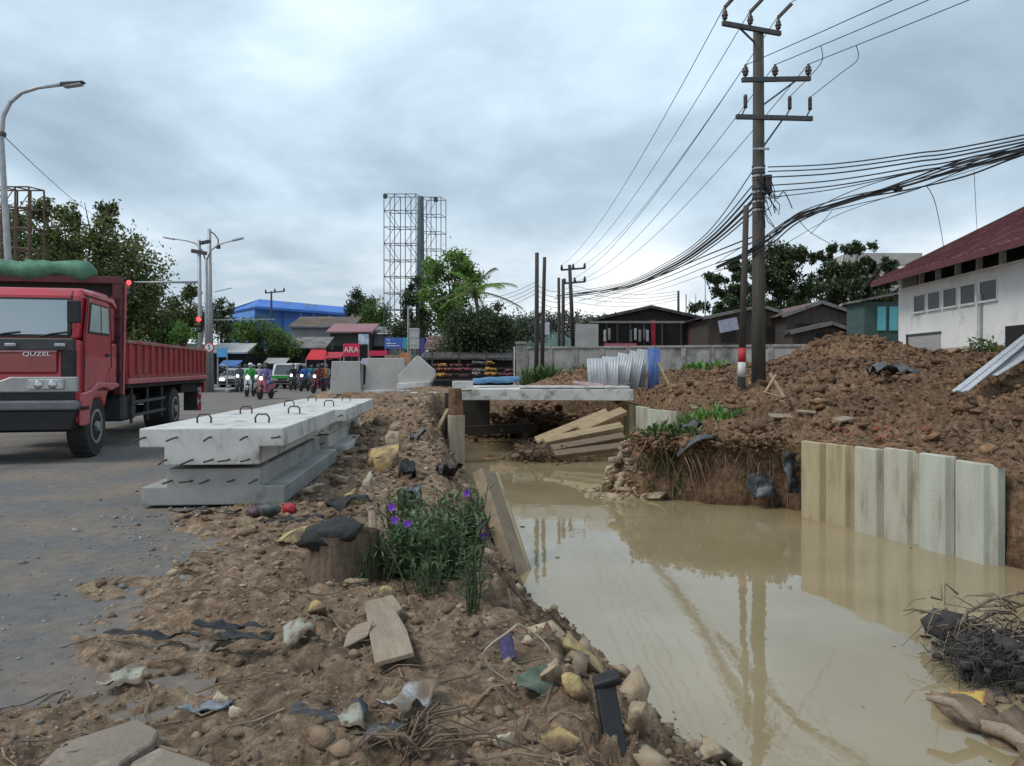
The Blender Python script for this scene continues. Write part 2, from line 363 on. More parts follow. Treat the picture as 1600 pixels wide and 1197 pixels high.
# ---- road: asphalt sheet, kerbed island, pavement
def asphalt():
    m = bpy.data.materials.new('asphalt'); m.use_nodes = True; nt = m.node_tree; N = nt.nodes; L = nt.links; b = N['Principled BSDF']
    g = N.new('ShaderNodeNewGeometry'); pos = g.outputs['Position']
    def noise(sc, det=6, ro=.6, st=None):
        n = N.new('ShaderNodeTexNoise'); n.inputs['Scale'].default_value = sc; n.inputs['Detail'].default_value = det; n.inputs['Roughness'].default_value = ro
        if st:
            mp = N.new('ShaderNodeMapping'); mp.inputs[2].default_value = (0, 0, R(-11)); mp.inputs[3].default_value = st; L.new(pos, mp.inputs[0]); L.new(mp.outputs[0], n.inputs[0])
        else: L.new(pos, n.inputs[0])
        return n.outputs[0]
    def ramp(f, st):
        r = N.new('ShaderNodeValToRGB'); L.new(f, r.inputs[0]); e = r.color_ramp.elements
        while len(e) < len(st): e.new(.5)
        for i, (p, c) in enumerate(st): e[i].position = p; e[i].color = (*c, 1)
        return r.outputs[0]
    def mix(f, a, c, mode='MIX'):
        q = N.new('ShaderNodeMixRGB'); q.blend_type = mode
        if isinstance(f, float): q.inputs[0].default_value = f
        else: L.new(f, q.inputs[0])
        L.new(a, q.inputs[1]); L.new(c, q.inputs[2]); return q.outputs[0]
    sp = noise(160, 3, .7); mid = noise(9, 8, .7)
    col = mix(.5, ramp(sp, [(.36, (.06, .058, .058)), (.52, (.15, .145, .143)), (.68, (.32, .31, .30))]), ramp(mid, [(.33, (.095, .092, .092)), (.6, (.185, .177, .172))]))
    col = mix(ramp(noise(.9, 7, .65), [(.42, (0, 0, 0)), (.60, (.8, .8, .8))]), col, ramp(mid, [(.3, (.165, .13, .10)), (.7, (.28, .225, .175))]))          # dried mud film
    col = mix(ramp(noise(.8, 5, .6, (2.2, .12, 1)), [(.50, (0, 0, 0)), (.66, (.55, .55, .55))]), col, ramp(sp, [(.4, (.075, .073, .073)), (.6, (.15, .147, .145))]))   # tyre-worn streaks
    v = N.new('ShaderNodeTexVoronoi'); v.feature = 'DISTANCE_TO_EDGE'; v.inputs['Scale'].default_value = .55
    ds = N.new('ShaderNodeMixRGB'); ds.blend_type = 'ADD'; ds.inputs[0].default_value = .35; L.new(pos, ds.inputs[1])
    nn = N.new('ShaderNodeTexNoise'); nn.inputs['Scale'].default_value = 2.5; nn.inputs['Detail'].default_value = 5; L.new(pos, nn.inputs[0]); L.new(nn.outputs['Color'], ds.inputs[2]); L.new(ds.outputs[0], v.inputs['Vector'])
    crack = ramp(v.outputs['Distance'], [(.0, (.45, .45, .45)), (.008, (1, 1, 1))])
    col = mix(.22, col, crack, 'MULTIPLY')
    L.new(col, b.inputs['Base Color']); b.inputs['Roughness'].default_value = .93; b.inputs['Specular IOR Level'].default_value = .15
    bp = N.new('ShaderNodeBump'); bp.inputs['Strength'].default_value = .7; bp.inputs['Distance'].default_value = .012; L.new(sp, bp.inputs['Height']); L.new(bp.outputs[0], b.inputs['Normal'])
    return m
def road():
    ys = [-2, 1, 2.85, 4, 5.2, 6.5, 8, 13, 17, 22, 26, 32, 36, 46, 150]
    vs = []; fs = []
    for y in ys:
        xr = float(np.interp(y, XR_Y, XR_X))+(.9 if y < 20 else 1.5)
        if y > 60: xr = -8.0
        xl = -60 if y < 60 else -90
        vs += [(xl, y, 0), (xr, y, 0)]
    for i in range(len(ys)-1): fs.append((2*i, 2*i+1, 2*i+3, 2*i+2))
    mb = MB().add(vs, fs)
    tag(mb.build('road', asphalt()), 'grey dusty asphalt road with muddy edge', kind='structure')
road()
mb = MB().prism([(-60, 47), (-17.4, 47), (-17.9, 52), (-24, 75), (-60, 75)], .002, .15, 'Z')
tag(mb.build('pavement', mat('paving', (.27, .26, .25), .9, (.2, .19, .18), 3, .4, 30)), 'raised kerbed pavement beyond the truck', kind='structure')
mb = MB()
for i in range(9):
    mb.box((-17.3-.05*i, 46.0+.62*i, .10), (.16, .58, .2), rz=.09)
tag(mb.build('kerb', M_CONC2, bevel=.02), 'row of kerb stones at the pavement edge', kind='structure')
# ---- water
def water():
    m = bpy.data.materials.new('muddy_water'); m.use_nodes = True; nt = m.node_tree; N = nt.nodes; L = nt.links; b = N['Principled BSDF']
    b.inputs['Base Color'].default_value = (.27, .205, .10, 1); b.inputs['Roughness'].default_value = .03; b.inputs['IOR'].default_value = 1.62
    g = N.new('ShaderNodeNewGeometry')
    mp = N.new('ShaderNodeMapping'); mp.inputs[3].default_value = (1, .7, 1); L.new(g.outputs['Position'], mp.inputs[0])
    n = N.new('ShaderNodeTexNoise'); n.inputs['Scale'].default_value = 2.6; n.inputs['Detail'].default_value = 3; L.new(mp.outputs[0], n.inputs[0])
    n2 = N.new('ShaderNodeTexNoise'); n2.inputs['Scale'].default_value = .7; n2.inputs['Detail'].default_value = 4; L.new(g.outputs['Position'], n2.inputs[0])
    r = N.new('ShaderNodeValToRGB'); L.new(n2.outputs[0], r.inputs[0]); r.color_ramp.elements[0].position = .35; r.color_ramp.elements[1].position = .65
    r.color_ramp.elements[0].color = (.245, .188, .104, 1); r.color_ramp.elements[1].color = (.288, .228, .134, 1); L.new(r.outputs[0], b.inputs['Base Color'])
    bp = N.new('ShaderNodeBump'); bp.inputs['Strength'].default_value = .05; bp.inputs['Distance'].default_value = .05; L.new(n.outputs[0], bp.inputs['Height']); L.new(bp.outputs[0], b.inputs['Normal'])
    vs = []; fs = []
    xs = np.linspace(-3.2, 8.5, 4); ysn = np.linspace(-1.2, 30, 8)
    for y in ysn:
        for x in xs: vs.append((x, y, -1.0))
    for j in range(7):
        for i in range(3): fs.append((j*4+i, j*4+i+1, j*4+i+5, j*4+i+4))
    tag(MB().add(vs, fs).build('water', m), 'still muddy brown canal water reflecting the sky', kind='structure')
water()
# ------------------------------------------------------------------ rocks and loose stuff
rng = np.random.default_rng(7); random.seed(7)
def ico(sub):
    bm = bmesh.new(); bmesh.ops.create_icosphere(bm, subdivisions=sub, radius=1)
    v = np.array([q.co[:] for q in bm.verts]); f = np.array([[q.index for q in p.verts] for p in bm.faces]); bm.free(); return v, f
IC1, IF1 = ico(1); IC2, IF2 = ico(2); IC3, IF3 = ico(3)
def scatter_rocks(name, pts, sizes, m, label, flat=.6, base=(IC1, IF1), jit=.28, sink=.25, parent=None):
    V0, F0 = base; n = len(pts); k = len(V0)
    V = V0[None]*(1+rng.uniform(-jit, jit, (n, k, 1)))
    sc = sizes[:, None, None]*np.stack([rng.uniform(.7, 1.3, n), rng.uniform(.7, 1.3, n), flat*rng.uniform(.6, 1.3, n)], -1)[:, None]
    V = V*sc; a = rng.uniform(0, 6.28, n); ca, sa = np.cos(a)[:, None], np.sin(a)[:, None]
    t = rng.normal(0, .35, n); ct, s_ = np.cos(t)[:, None], np.sin(t)[:, None]
    x, z = V[:, :, 0]*ct-V[:, :, 2]*s_, V[:, :, 0]*s_+V[:, :, 2]*ct; y = V[:, :, 1]
    V = np.stack([x*ca-y*sa, x*sa+y*ca, z], -1)+pts[:, None]
    V[:, :, 2] += (sizes*flat*(1-2*sink)*.5)[:, None]
    Fq = (F0[None]+(np.arange(n)*k)[:, None, None]).reshape(-1, 3)
    me = np_mesh(name, V.reshape(-1, 3), Fq)
    return tag(link(name, me, m, parent), label, kind='stuff')
def pts_in(n, x0, x1, y0, y1, keep):
    x = rng.uniform(x0, x1, n); y = np.exp(rng.uniform(math.log(y0), math.log(y1), n)); ok = keep(x, y); x, y = x[ok], y[ok]
    return np.stack([x, y, terrain(x, y)], -1)
def left_keep(x, y):
    d = canal_d(x, y); xe = np.interp(y, XR_Y, XR_X)
    return (d > .05) & (x > xe-.15) & (x < np.interp(y, [-1, 5, 7, 9, 13, 15, 30], [2, 1.2, .6, .2, .2, 0, -.5]))
M_CLODL = mat('mud_clod', (.27, .19, .128), .95, (.13, .087, .056), 6, .6, 40, island=.35, world=True)
M_CLODR = mat('red_clod', (.215, .123, .068), .95, (.085, .047, .026), 5, .8, 40, island=.5, world=True)
M_PEB = mat('pale_pebble', (.33, .255, .175), .9, (.20, .145, .095), 9, .3, 40, island=.4, world=True)
M_GRAV = mat('grey_grit', (.24, .23, .22), .9, (.15, .145, .14), 9, island=.45, world=True)
p = pts_in(9000, -4, 2, 2.2, 26, left_keep); scatter_rocks('dirt_clods', p, rng.lognormal(-3.9, .5, len(p))*np.clip(p[:, 1]/6, .6, 2.0), M_CLODL, 'loose crumbs of mud over the left bank', .6, jit=.5, sink=.4)
p = pts_in(2600, -4, 2, 2.2, 24, left_keep); scatter_rocks('pebbles', p, rng.lognormal(-4.5, .55, len(p))*np.clip(p[:, 1]/5, .6, 2.4), M_PEB, 'pale pebbles scattered over the left bank', .6, jit=.45, sink=.35)
def slope_keep(x, y):
    d = canal_d(x, y); return (d > .0) & (d < 1.3) & (x < np.interp(y, [-1, 5, 7, 9, 13, 15, 30], [2, 1.2, .6, .2, .2, 0, -.5]))
p = pts_in(1300, -3, 2, 3, 22, slope_keep); scatter_rocks('rubble', p, rng.lognormal(-3.3, .5, len(p)), M_PEB, 'pale broken stones on the left canal slope', .7, jit=.5)
def right_keep(x, y):
    d = canal_d(x, y); cen = np.interp(y, [-1, 5, 7, 9, 13, 15, 20, 28.5, 40], [2.7, 2.0, 2.0, 3.0, 2.6, .6, .9, 1.1, 1.1])
    return (d > .12) & (x > cen) & (y > 9.6-.25*(x-6.2))
p = pts_in(44000, 1.5, 24, 8.5, 37, right_keep); scatter_rocks('earth_clods', p, np.minimum(.13, rng.lognormal(-3.75, .62, len(p))*np.clip(p[:, 1]/14, .8, 1.5)), M_CLODR, 'reddish brown clods of dug earth on the right bank', .6, jit=.5, sink=.4)
p = pts_in(700, 1.5, 24, 9.6, 34, right_keep); scatter_rocks('large_clods', p, rng.uniform(.07, .2, len(p)), M_CLODR, 'larger lumps of dug earth on the right bank', .6, (IC2, IF2), .22, .42)
def rd_keep(x, y):
    xe = np.interp(y, XR_Y, XR_X); return (x < xe+.5) & (x > xe-rng.exponential(.5, x.shape)-.1)
p = pts_in(6000, -8, -1, 2.3, 16, rd_keep); p[:, 2] = np.maximum(p[:, 2], 0); scatter_rocks('grit', p, rng.lognormal(-5.1, .5, len(p))*np.clip(p[:, 1]/4, .8, 2), M_GRAV, 'grey grit strewn along the asphalt edge', .7)
def stick_mesh(name, segs, m, label, n=4):
    mb = MB()
    for pts, r in segs: mb.tube(pts, [r*(1-.7*i/(len(pts)-1)) for i in range(len(pts))], n, False)
    return tag(link(name, mb.mesh(name), m), label, kind='stuff')
M_TWIG = mat('dry_twig', (.22, .165, .115), .9, (.13, .095, .065), 12, island=.4)
def twigs(n, keep, box, lmax, r0):
    out = []; q = pts_in(n, *box, keep)
    for c in q:
        a = random.uniform(0, 6.28); l = random.uniform(.25, 1)*lmax; c = Vector(c)
        b = random.uniform(-.6, .6); pts = []
        for k in range(5):
            t = k/4-.5; aa = a+b*t*2
            x, y = c.x+math.cos(aa)*l*t, c.y+math.sin(aa)*l*t
            pts.append([x, y, 0])
        h = terrain(np.array([q_[0] for q_ in pts]), np.array([q_[1] for q_ in pts]))
        for k, q_ in enumerate(pts): q_[2] = h[k]+r0*2+random.uniform(0, .05)*l
        out.append((pts, r0*random.uniform(.5, 1.2)))
    return out
stick_mesh('dry_roots', twigs(420, left_keep, (-2.5, 2, 2.4, 9), .45, .006)+twigs(260, slope_keep, (-2.5, 2, 3, 20), .6, .009), M_TWIG, 'thin dry roots and twigs over the left bank')
stick_mesh('dry_twigs', twigs(420, right_keep, (2.5, 12, 9.6, 26), .8, .012), M_TWIG, 'thin dry twigs over the dug earth')
# individual stones
M_YROCK = mat('yellow_stone', (.46, .34, .15), .9, (.33, .235, .11), 7, .8, 18, c3=(.19, .13, .085), s3=5, t3=(.46, .58))
M_TROCK = mat('tan_stone', (.40, .31, .20), .9, (.28, .21, .14), 7, .7, 18, c3=(.16, .112, .078), s3=5, t3=(.46, .6))
M_PROCK = mat('pale_stone', (.44, .38, .29), .9, (.32, .26, .19), 7, .6, 18, c3=(.19, .135, .095), s3=5, t3=(.5, .62))
def stone(px, py, wpx, hpx, m, label, block=False, dep=1., seed=None, group=None, name='stone', pos=None):
    c = G(px, py) if pos is None else Vector(pos); w = wpx/F*c.y; h = hpx/F*c.y
    r = np.random.default_rng(abs(hash((px, py))) % 99999 if seed is None else seed)
    V = IC3.copy()
    if True:
        V = np.sign(V)*np.abs(V)**(.42 if block else .62); V /= np.abs(V).max(0)
    q = V*1.7+r.uniform(0, 9, 3)
    nz = fbm(q[:, 0]+q[:, 2]*.7, q[:, 1]-q[:, 2]*.6, 3, 4)-.5
    V = V*(1+(nz*(.95 if not block else .45)))[:, None]
    for _ in range(9):
        n = r.normal(size=3); n /= np.linalg.norm(n); t = r.uniform(.30, .62); dp = V@n; V = V-np.outer(np.maximum(0, dp-t)*.97, n)
    V *= (1/np.abs(V).max(0)); V *= (1+r.normal(0, .05, (len(V), 1)))
    V = V*np.array([w/2, w/2*dep, h/2*1.15])
    me = np_mesh(name, V, IF3)
    o = link(name, me, m); o.location = (c.x, c.y+w*.25*dep, c.z+h*.26); o.rotation_euler = (r.uniform(-.12, .12), r.uniform(-.15, .15), r.uniform(-.4, .4))
    return tag(o, label, 'stone', group)
stone(588, 735, 66, 52, M_YROCK, 'large squared yellow stone block beside the slab stack', True, 1.1, 3)
stone(618, 712, 34, 46, M_TROCK, 'tan stone block wedged against the large yellow block', True, 1.2, 4)
stone(458, 846, 62, 22, M_YROCK, 'flat yellow stone in front of the red plastic bag')
stone(875, 1178, 72, 54, M_YROCK, 'bright yellow stone low in the picture by the water edge')
stone(788, 1172, 40, 30, M_PROCK, 'pale rounded stone just left of the bright yellow one')
stone(905, 1052, 84, 60, M_YROCK, 'big crumbly yellow boulder standing at the water edge')
stone(858, 1075, 52, 44, M_TROCK, 'brown boulder leaning on the crumbly yellow boulder')
stone(905, 1100, 50, 50, M_YROCK, 'mud-stained yellow stone behind the black pipe')
stone(1000, 1150, 46, 60, M_TROCK, 'muddy brown stone right of the black pipe at the water')
stone(1120, 1196, 110, 34, M_TROCK, 'long muddy brown stone lying in the water edge', False, .8)
stone(495, 962, 36, 34, M_YROCK, 'upright yellow stone between plank and stump')
stone(608, 936, 34, 22, M_YROCK, 'orange-yellow stone at the head of the grey plank')
stone(555, 918, 34, 18, M_TROCK, 'low tan stone in front of the flowering plants')
stone(370, 1122, 30, 20, M_PROCK, 'pale yellow cobble beside the crushed blue packet')
stone(343, 1102, 34, 20, M_PROCK, 'whitish flat stone above the crushed blue packet')
stone(822, 1008, 18, 16, M_PROCK, 'small squared cream stone at the water edge', True)
stone(545, 792, 40, 34, M_YROCK, 'rough ochre stone beside the slab stack and weeds')
stone(525, 760, 34, 26, M_TROCK, 'rough tan stone right of the ribbed slab edge')
stone(575, 765, 40, 32, M_PROCK, 'pale lumpy stone below the large yellow block')
stone(490, 770, 36, 20, M_PROCK, 'flat pale stone close to the ribbed slab edge')
stone(565, 725, 30, 20, M_TROCK, 'small tan stone under the large yellow block')
stone(955, 782, 26, 22, M_PROCK, 'pale stone at the very tip of the earth spit', pos=on(1.9, 14.75))
stone(975, 765, 24, 22, M_TROCK, 'tan stone upright on the tip of the earth spit', pos=on(2.15, 15.0))
stone(968, 750, 20, 16, M_PROCK, 'pale stone topmost of the pile on the earth spit', pos=on(2.0, 15.35))
stone(995, 730, 18, 14, M_TROCK, 'tan stone behind the pile on the earth spit', pos=on(2.35, 15.6))
stone(1010, 785, 40, 22, M_TROCK, 'brown stone half in the water under the spit roots', pos=(2.75, 14.25, -1.02))
q = np.stack([rng.normal(2.1, .28, 420), rng.normal(15.1, .3, 420), np.zeros(420)], -1); q[:, 2] = np.maximum(terrain(q[:, 0], q[:, 1]), -1.02); scatter_rocks('spit_rubble', q, rng.lognormal(-3.3, .5, 420), M_PEB, 'pale rubble heaped at the tip of the earth spit', .7, jit=.5)
tt = rng.random(900); q = np.stack([2.3+tt*2.6, 14.6-tt*2.6*.46+rng.normal(0, .12, 900), .06+.1*tt+rng.normal(0, .09, 900)], -1); scatter_rocks('earth_lip', q, rng.lognormal(-3.75, .6, 900), M_CLODR, 'overhanging crumbling earth edge of the spit', .6, jit=.5)
# ------------------------------------------------------------------ precast slabs stacked on the road edge
def slab_sec(w, fl, hw, hf, inv):
    a, b = w/2, hw/2; t = fl+hf
    if not inv: return [(-b, 0), (b, 0), (b, hf), (a, hf), (a, t), (-a, t), (-a, hf), (-b, hf)]
    return [(-a, 0), (a, 0), (a, fl), (b, fl), (b, t), (-b, t), (-b, fl), (-a, fl)]
AX = R(4.6)
def slab(label, loc, length, inv, loops=True, ribs=False, m=M_CONC, rebar_rows=2):
    o = empty('culvert_slab', loc, AX, label, 'concrete slab', 'precast slabs stacked by the road')
    W_, FL, HW, HF = 1.49, .20, .98, .19
    pr = slab_sec(W_, FL, HW, HF, inv)
    MB().prism(pr, 0, length, 'Y').build('slab_body', m, o, bevel=.012, seg=2)
    t = FL+HF
    if loops:
        for yy in (length*.22, length*.72):
            for xx in (-.33, .33):
                pts = [Vector((xx+math.cos(a)*.085*(1 if abs(math.cos(a)) < .8 else 1), yy, t-.02+max(0, math.sin(a))*.03)) for a in (math.pi, 0)]
                q = [(xx-.075, yy, t-.03), (xx-.08, yy, t+.06), (xx-.05, yy+.005, t+.1), (xx+.05, yy+.005, t+.1), (xx+.08, yy, t+.06), (xx+.075, yy, t-.03)]
                MB().tube(q, .011, 6).build('lifting_loop', M_RUST, o, True)
    rs = [(.27, .08)] if inv else [(.27, .62), (.055, .42)]
    for zz, sp in ([(.27, .42)] if inv else [(.30, .66), (.06, .42)]):
        for k in range(5):
            xx = -sp+k*sp*.5+random.uniform(-.05, .05)
            mb = MB(); l = random.uniform(.11, .18)
            mb.tube([(xx, .02, zz), (xx-.01, -l*.5, zz-.005), (xx-random.uniform(.02, .09), -l, zz-random.uniform(.0, .04))], .010, 6)
            mb.build('rebar', M_RUST, o, True)
    if ribs:
        for k in range(int(length/.115)):
            MB().box((W_/2+.004, .08+k*.115, FL/2), (.016, .035, FL*.86)).build('edge_rib', m, o)
    return o
def sl(y, off):     # point on the stack axis
    return (-3.13-math.tan(AX)*(y-8.05)+off, y, 0)
b0 = sl(8.1, -.07); slab('concrete slab lying upside down at the bottom of the stack, nearest the camera', (b0[0], b0[1], .03), 3.7, True, False, True, mat('darker_concrete', (.36, .355, .34), .85, (.27, .265, .25), 2.2, .35, 60, c3=(.2, .195, .185), s3=3.3, t3=(.55, .7)))  # darker tone of the slab concrete for the near bottom slab
b1 = sl(8.02, -.06); slab('top concrete slab with lifting loops nearest the camera', (b1[0], b1[1], .47), 3.6, False)
b2 = sl(12.1, .02); slab('concrete slab lying upside down at the bottom of the far stack', (b2[0], b2[1], .03), 4.2, True, False)
b3 = sl(11.85, .08); slab('top concrete slab with lifting loops farther up the road', (b3[0], b3[1], .46), 4.2, False)
for yy, zz, ff in ((8.5, .422, .1), (11.1, .422, 0), (12.5, .422, .08), (15.6, .422, .1)):
    q = sl(yy, -.05); tag(MB().box((q[0], q[1], zz+.022), (.9, .09, .046), rz=AX).build('timber_spacer', M_WOODG),
        {8.5: 'timber spacer under the near end of the nearest top slab', 11.1: 'timber spacer under the rear of the nearest top slab', 12.5: 'timber spacer at the front of the far stack', 15.6: 'timber spacer at the back of the far stack'}[yy], 'timber')
# ------------------------------------------------------------------ sheet piles along the canal
def pile_wall(p0, p1, n, h, mats, labels, base=-1.9, top_jit=.03):
    p0 = Vector(p0); p1 = Vector(p1); d = (p1-p0); L_ = d.length/n; ang = math.atan2(d.y, d.x)
    for i in range(n):
        c = p0+d*((i+.5)/n)
        o = empty('sheet_pile', (c.x, c.y, base), ang+random.uniform(-.03, .03), labels[i], 'sheet pile', 'corrugated concrete sheet piles')
        w = L_*.992; tk = .13; q = [(-w/2, .04), (-w*.44, .0), (-w*.40, -.05), (w*.30, -.05), (w*.36, .03), (w/2, .05)] if i % 2 else [(-w/2, .05), (-w*.38, .03), (-w*.30, -.09), (w*.42, -.09), (w*.46, -.02), (w/2, .02)]
        back = [(a, b+tk) for a, b in reversed(q)]
        top = h-base+random.uniform(-top_jit, top_jit)
        MB().prism(q+back, 0, top, 'Z').build('pile_body', mats[i], o, bevel=.012, seg=2)
        # broken cap along the top and waterline ledge
        mb = MB()
        for k in range(4):
            mb.box((-w*.4+k*w*.27+random.uniform(-.03, .03), .09, top+.005), (random.uniform(.1, .22), .1, random.uniform(.03, .07)), random.uniform(-.3, .3))
        mb.build('dirt_cap', M_CLODR, o)['kind'] = 'stuff'
    return
M_PILE_G = mat('pile_concrete_green', (.46, .465, .395), .85, (.37, .375, .315), 2.0, .5, 50, c3=(.25, .21, .16), s3=2.0, t3=(.56, .78), stretch=(2.5, 2.5, .5), world=True)
pile_wall((4.93, 12.9, 0), (6.08, 9.5, 0), 6, .30, [M_PILE_Y, M_PILE_Y, M_PILE, M_PILE, M_PILE_G, M_PILE_G],
          ['silt-yellow concrete sheet pile at the far end of the near row, beside the cut earth', 'silt-yellow concrete sheet pile second from the far end of the near row', 'pale concrete sheet pile third from the far end, next to the yellow ones',
           'brown-streaked pale concrete sheet pile third from the near end', 'clean pale concrete sheet pile second from the near end', 'clean pale concrete sheet pile at the near end of the row'])
pile_wall((3.5, 23.6, 0), (3.62, 22.5, 0), 1, .42, [M_PILE_Y], ['yellowish concrete sheet pile carrying the right end of the bridge slab'])
pile_wall((3.68, 22.4, 0), (4.22, 19.5, 0), 3, .36, [M_PILE, M_PILE_G, M_PILE], ['pale concrete sheet pile right of the bridge, next to the yellowish one', 'pale greenish sheet pile in the middle of the three right of the bridge', 'pale sheet pile behind the grassy spit'])
for px, y, lab, m_, rz in ((712, 20.0, 'weathered grey concrete pile standing at the left end of the bridge', M_PILE, .35),):
    c = P(px, 650, y); o = empty('sheet_pile', (c.x, c.y, -1.9), rz, lab, 'sheet pile')
    MB().prism([(-.2, -.14), (-.06, -.2), (.12, -.2), (.22, -.12), (.22, .08), (-.2, .08)], 0, 2.15, 'Z').build('pile_body', mat('pile_grey', (.40, .335, .26), .9, (.29, .235, .18), 2, .5, 30, stretch=(3, 3, .5)), o, bevel=.012)
    MB().cyl((.02, .02, 2.0), (.0, .05, 2.86), .21, .17, 9).build('earth_capping', M_CLODR, o)
# leaning concrete beam at the water
o = empty('concrete_beam', (0, 0, 0), 0, 'silty concrete beam leaning from the bank into the water', 'beam')
MB().beam((.22, 8.95, -1.45), (-.37, 9.95, .12), .33, .17, up=(.75, -.3, .6)).build('beam_body', mat('beam_brown', (.30, .225, .155), .9, (.21, .155, .105), 4, .4, 20), o, bevel=.015)
_a = (Vector((-.37, 9.95, .12))-Vector((.22, 8.95, -1.45))).normalized().cross(Vector((.75, -.3, .6))).normalized()
_s = 1 if _a.x > 0 else -1
MB().beam(Vector((.22, 8.95, -1.45))+_a*_s*.19, Vector((-.37, 9.95, .12))+_a*_s*.19, .07, .20, up=(.75, -.3, .6)).build('beam_lit_face', M_PILE_Y, o, bevel=.01)  # paler strip paints the lit right face of the beam
# ------------------------------------------------------------------ bridge slab and things round it
o = empty('bridge_slab', (0, 0, 0), 0, 'long pale concrete slab bridging the canal', 'concrete slab')
MB().beam(P(716, 616.5, 22.2)+Vector((0, 2.3, 0)), P(990, 617.5, 22.2)+Vector((0, 2.3, 0)), 4.6, .33).build('slab_body', M_CONC, o, bevel=.015)
MB().beam(P(812, 605.5, 22.2)+Vector((0, .6, .005)), P(985, 605.5, 22.2)+Vector((0, .6, .005)), 1.0, .06).build('slab_rib', M_CONC, o, bevel=.01)
tag(MB().box(P(722, 602, 22.4)+Vector((0, .3, 0)), (.62, .5, .24), .06).build('concrete_block', M_CONC, bevel=.012), 'small concrete block on the left end of the bridge slab', 'concrete block')
tag(MB().beam(P(700, 612, 21.8), P(742, 609, 22.3), .07, .05).build('timber_lath', M_WOODG), 'thin lath lying under the small concrete block', 'timber')
tag(MB().beam(P(700, 640, 20.4), P(680, 678, 19.6), .09, .07).build('timber_prop', M_WOOD), 'timber prop slanting down from the left bridge pile', 'timber')
# back support wall, coloured near-black for the shaded void beneath the slab
tag(MB().box((-1.6, 27.2, -.6), (1.6, .5, 2.4)).build('retaining_wall', mat('shade_dark_concrete', (.045, .038, .032), .8, (.03, .026, .022), 3)), 'concrete abutment coloured dark for the shade under the bridge slab', 'retaining wall')
tag(MB().beam(P(730, 673, 25.4), P(835, 668, 25.6), .25, .3).build('retaining_beam', MATS['shade_dark_concrete']), 'dark horizontal beam across the water under the bridge', 'beam')
# planks heaped in the canal
PL = [((838, 690), (950, 645), 21.6, 21.9, .26, 'upper yellow plank sloping up under the bridge slab'), ((905, 672), (975, 642), 21.2, 21.9, .24, 'short plank topmost at the right of the timber heap'),
      ((850, 690), (972, 666), 20.7, 21.3, .22, 'long grey plank across the middle of the timber heap'), ((862, 702), (975, 682), 20.3, 20.8, .2, 'dark wet plank below the long grey plank'),
      ((866, 711), (972, 698), 20.0, 20.4, .2, 'lowest plank of the heap touching the water'), ((800, 714), (862, 694), 20.1, 20.9, .12, 'narrow plank poking left out of the timber heap')]
for i, (a, b, ya, yb, w, lab) in enumerate(PL):
    tag(MB().beam(P(*a, ya), P(*b, yb), w*1.3, .13 if i != 5 else .07, up=(0, -.5, 1)).build('plank', M_WOOD if i in (0, 1, 2) else mat('wet_timber', (.19, .135, .085), .7, (.12, .082, .052), 3, .4, 20, stretch=(1, 6, 6)), bevel=.008), lab, 'plank', 'planks heaped under the bridge')
q = rng.normal(0, 1, (260, 3))*np.array([.5, .5, .13])+np.array([.75, 20.7, -.85]); scatter_rocks('debris', q, rng.lognormal(-3.1, .5, 260), M_CLODR, 'earth and root debris caught on the timber heap', .6, jit=.5)
q = rng.normal(0, 1, (1600, 3))*np.array([1.1, .7, .2])+np.array([.9, 27.6, -.35]); q[:, 2] -= .12*np.abs(q[:, 0]-.9)**2; scatter_rocks('earth_heap', q, rng.lognormal(-2.7, .5, 1600), M_CLODR, 'heap of earth lumps behind the bridge slab', .7, jit=.5)
stick_mesh('root_debris', [([(random.uniform(.1, 1.2), 20.3+random.uniform(-.3, .4), -.98), (random.uniform(.1, 1.2), 20.4, -.75), (random.uniform(0, 1.4), 20.5, -.7+random.uniform(0, .3))], .012) for _ in range(60)], M_TWIG, 'tangled roots caught on the timber heap')
# corrugated sheets leaning as a hoarding behind the bridge
def corrugated(w, h, n, amp=.010, dep=0):
    mb = MB(); vs = []; m_ = n*4
    for j in range(2):
        for i in range(m_+1): vs.append((w*i/m_, amp*math.sin(i*math.pi/2), h*j))
    mb.add(vs, [(i, i+1, m_+2+i, m_+1+i) for i in range(m_)]); return mb
M_ZINC = mat('zinc_sheet', (.50, .51, .53), .5, (.38, .39, .41), 2.5, metal=.25, c3=(.27, .25, .24), s3=3, t3=(.56, .7), stretch=(4, 4, .6))
ZS = [(934, 603, 545+15, .62, -.03, 'grey corrugated sheet at the left of the hoarding'), (952, 604, 556, .55, .05, 'second grey corrugated sheet of the hoarding'), (969, 604, 549, .5, .16, 'pale corrugated sheet leaning right in the hoarding'),
      (985, 605, 545, .5, .2, 'white corrugated sheet leaning right beside the pale one'), (1000, 605, 543, .34, .1, 'narrow white corrugated sheet next to the blue one')]
for i, (px, y1, y0, w, tilt, lab) in enumerate(ZS):
    c = P(px, y1, 24.6+i*.12); h = (y1-y0)/F*24.6
    ob = tag(corrugated(w, h, 6).build('corrugated_sheet', M_ZINC, smooth=True), lab, 'metal sheet', 'hoarding sheets behind the bridge'); ob.location = c+Vector((-w/2, 0, 0)); ob.rotation_euler = (R(-6), tilt, R(random.uniform(-8, 8)))
    ob.modifiers.new('thick', 'SOLIDIFY').thickness = .004
c = P(1021, 609, 24.8); ob = tag(corrugated(.4, 1.38, 4).build('corrugated_sheet', mat('blue_sheet', (.05, .11, .36), .5, (.16, .26, .50), 2.2, stretch=(3, 3, .5)), smooth=True), 'blue corrugated sheet standing at the right of the hoarding', 'metal sheet', 'hoarding sheets behind the bridge')
ob.location = c+Vector((-.2, 0, 0)); ob.rotation_euler = (0, .03, R(10)); ob.modifiers.new('thick', 'SOLIDIFY').thickness = .004
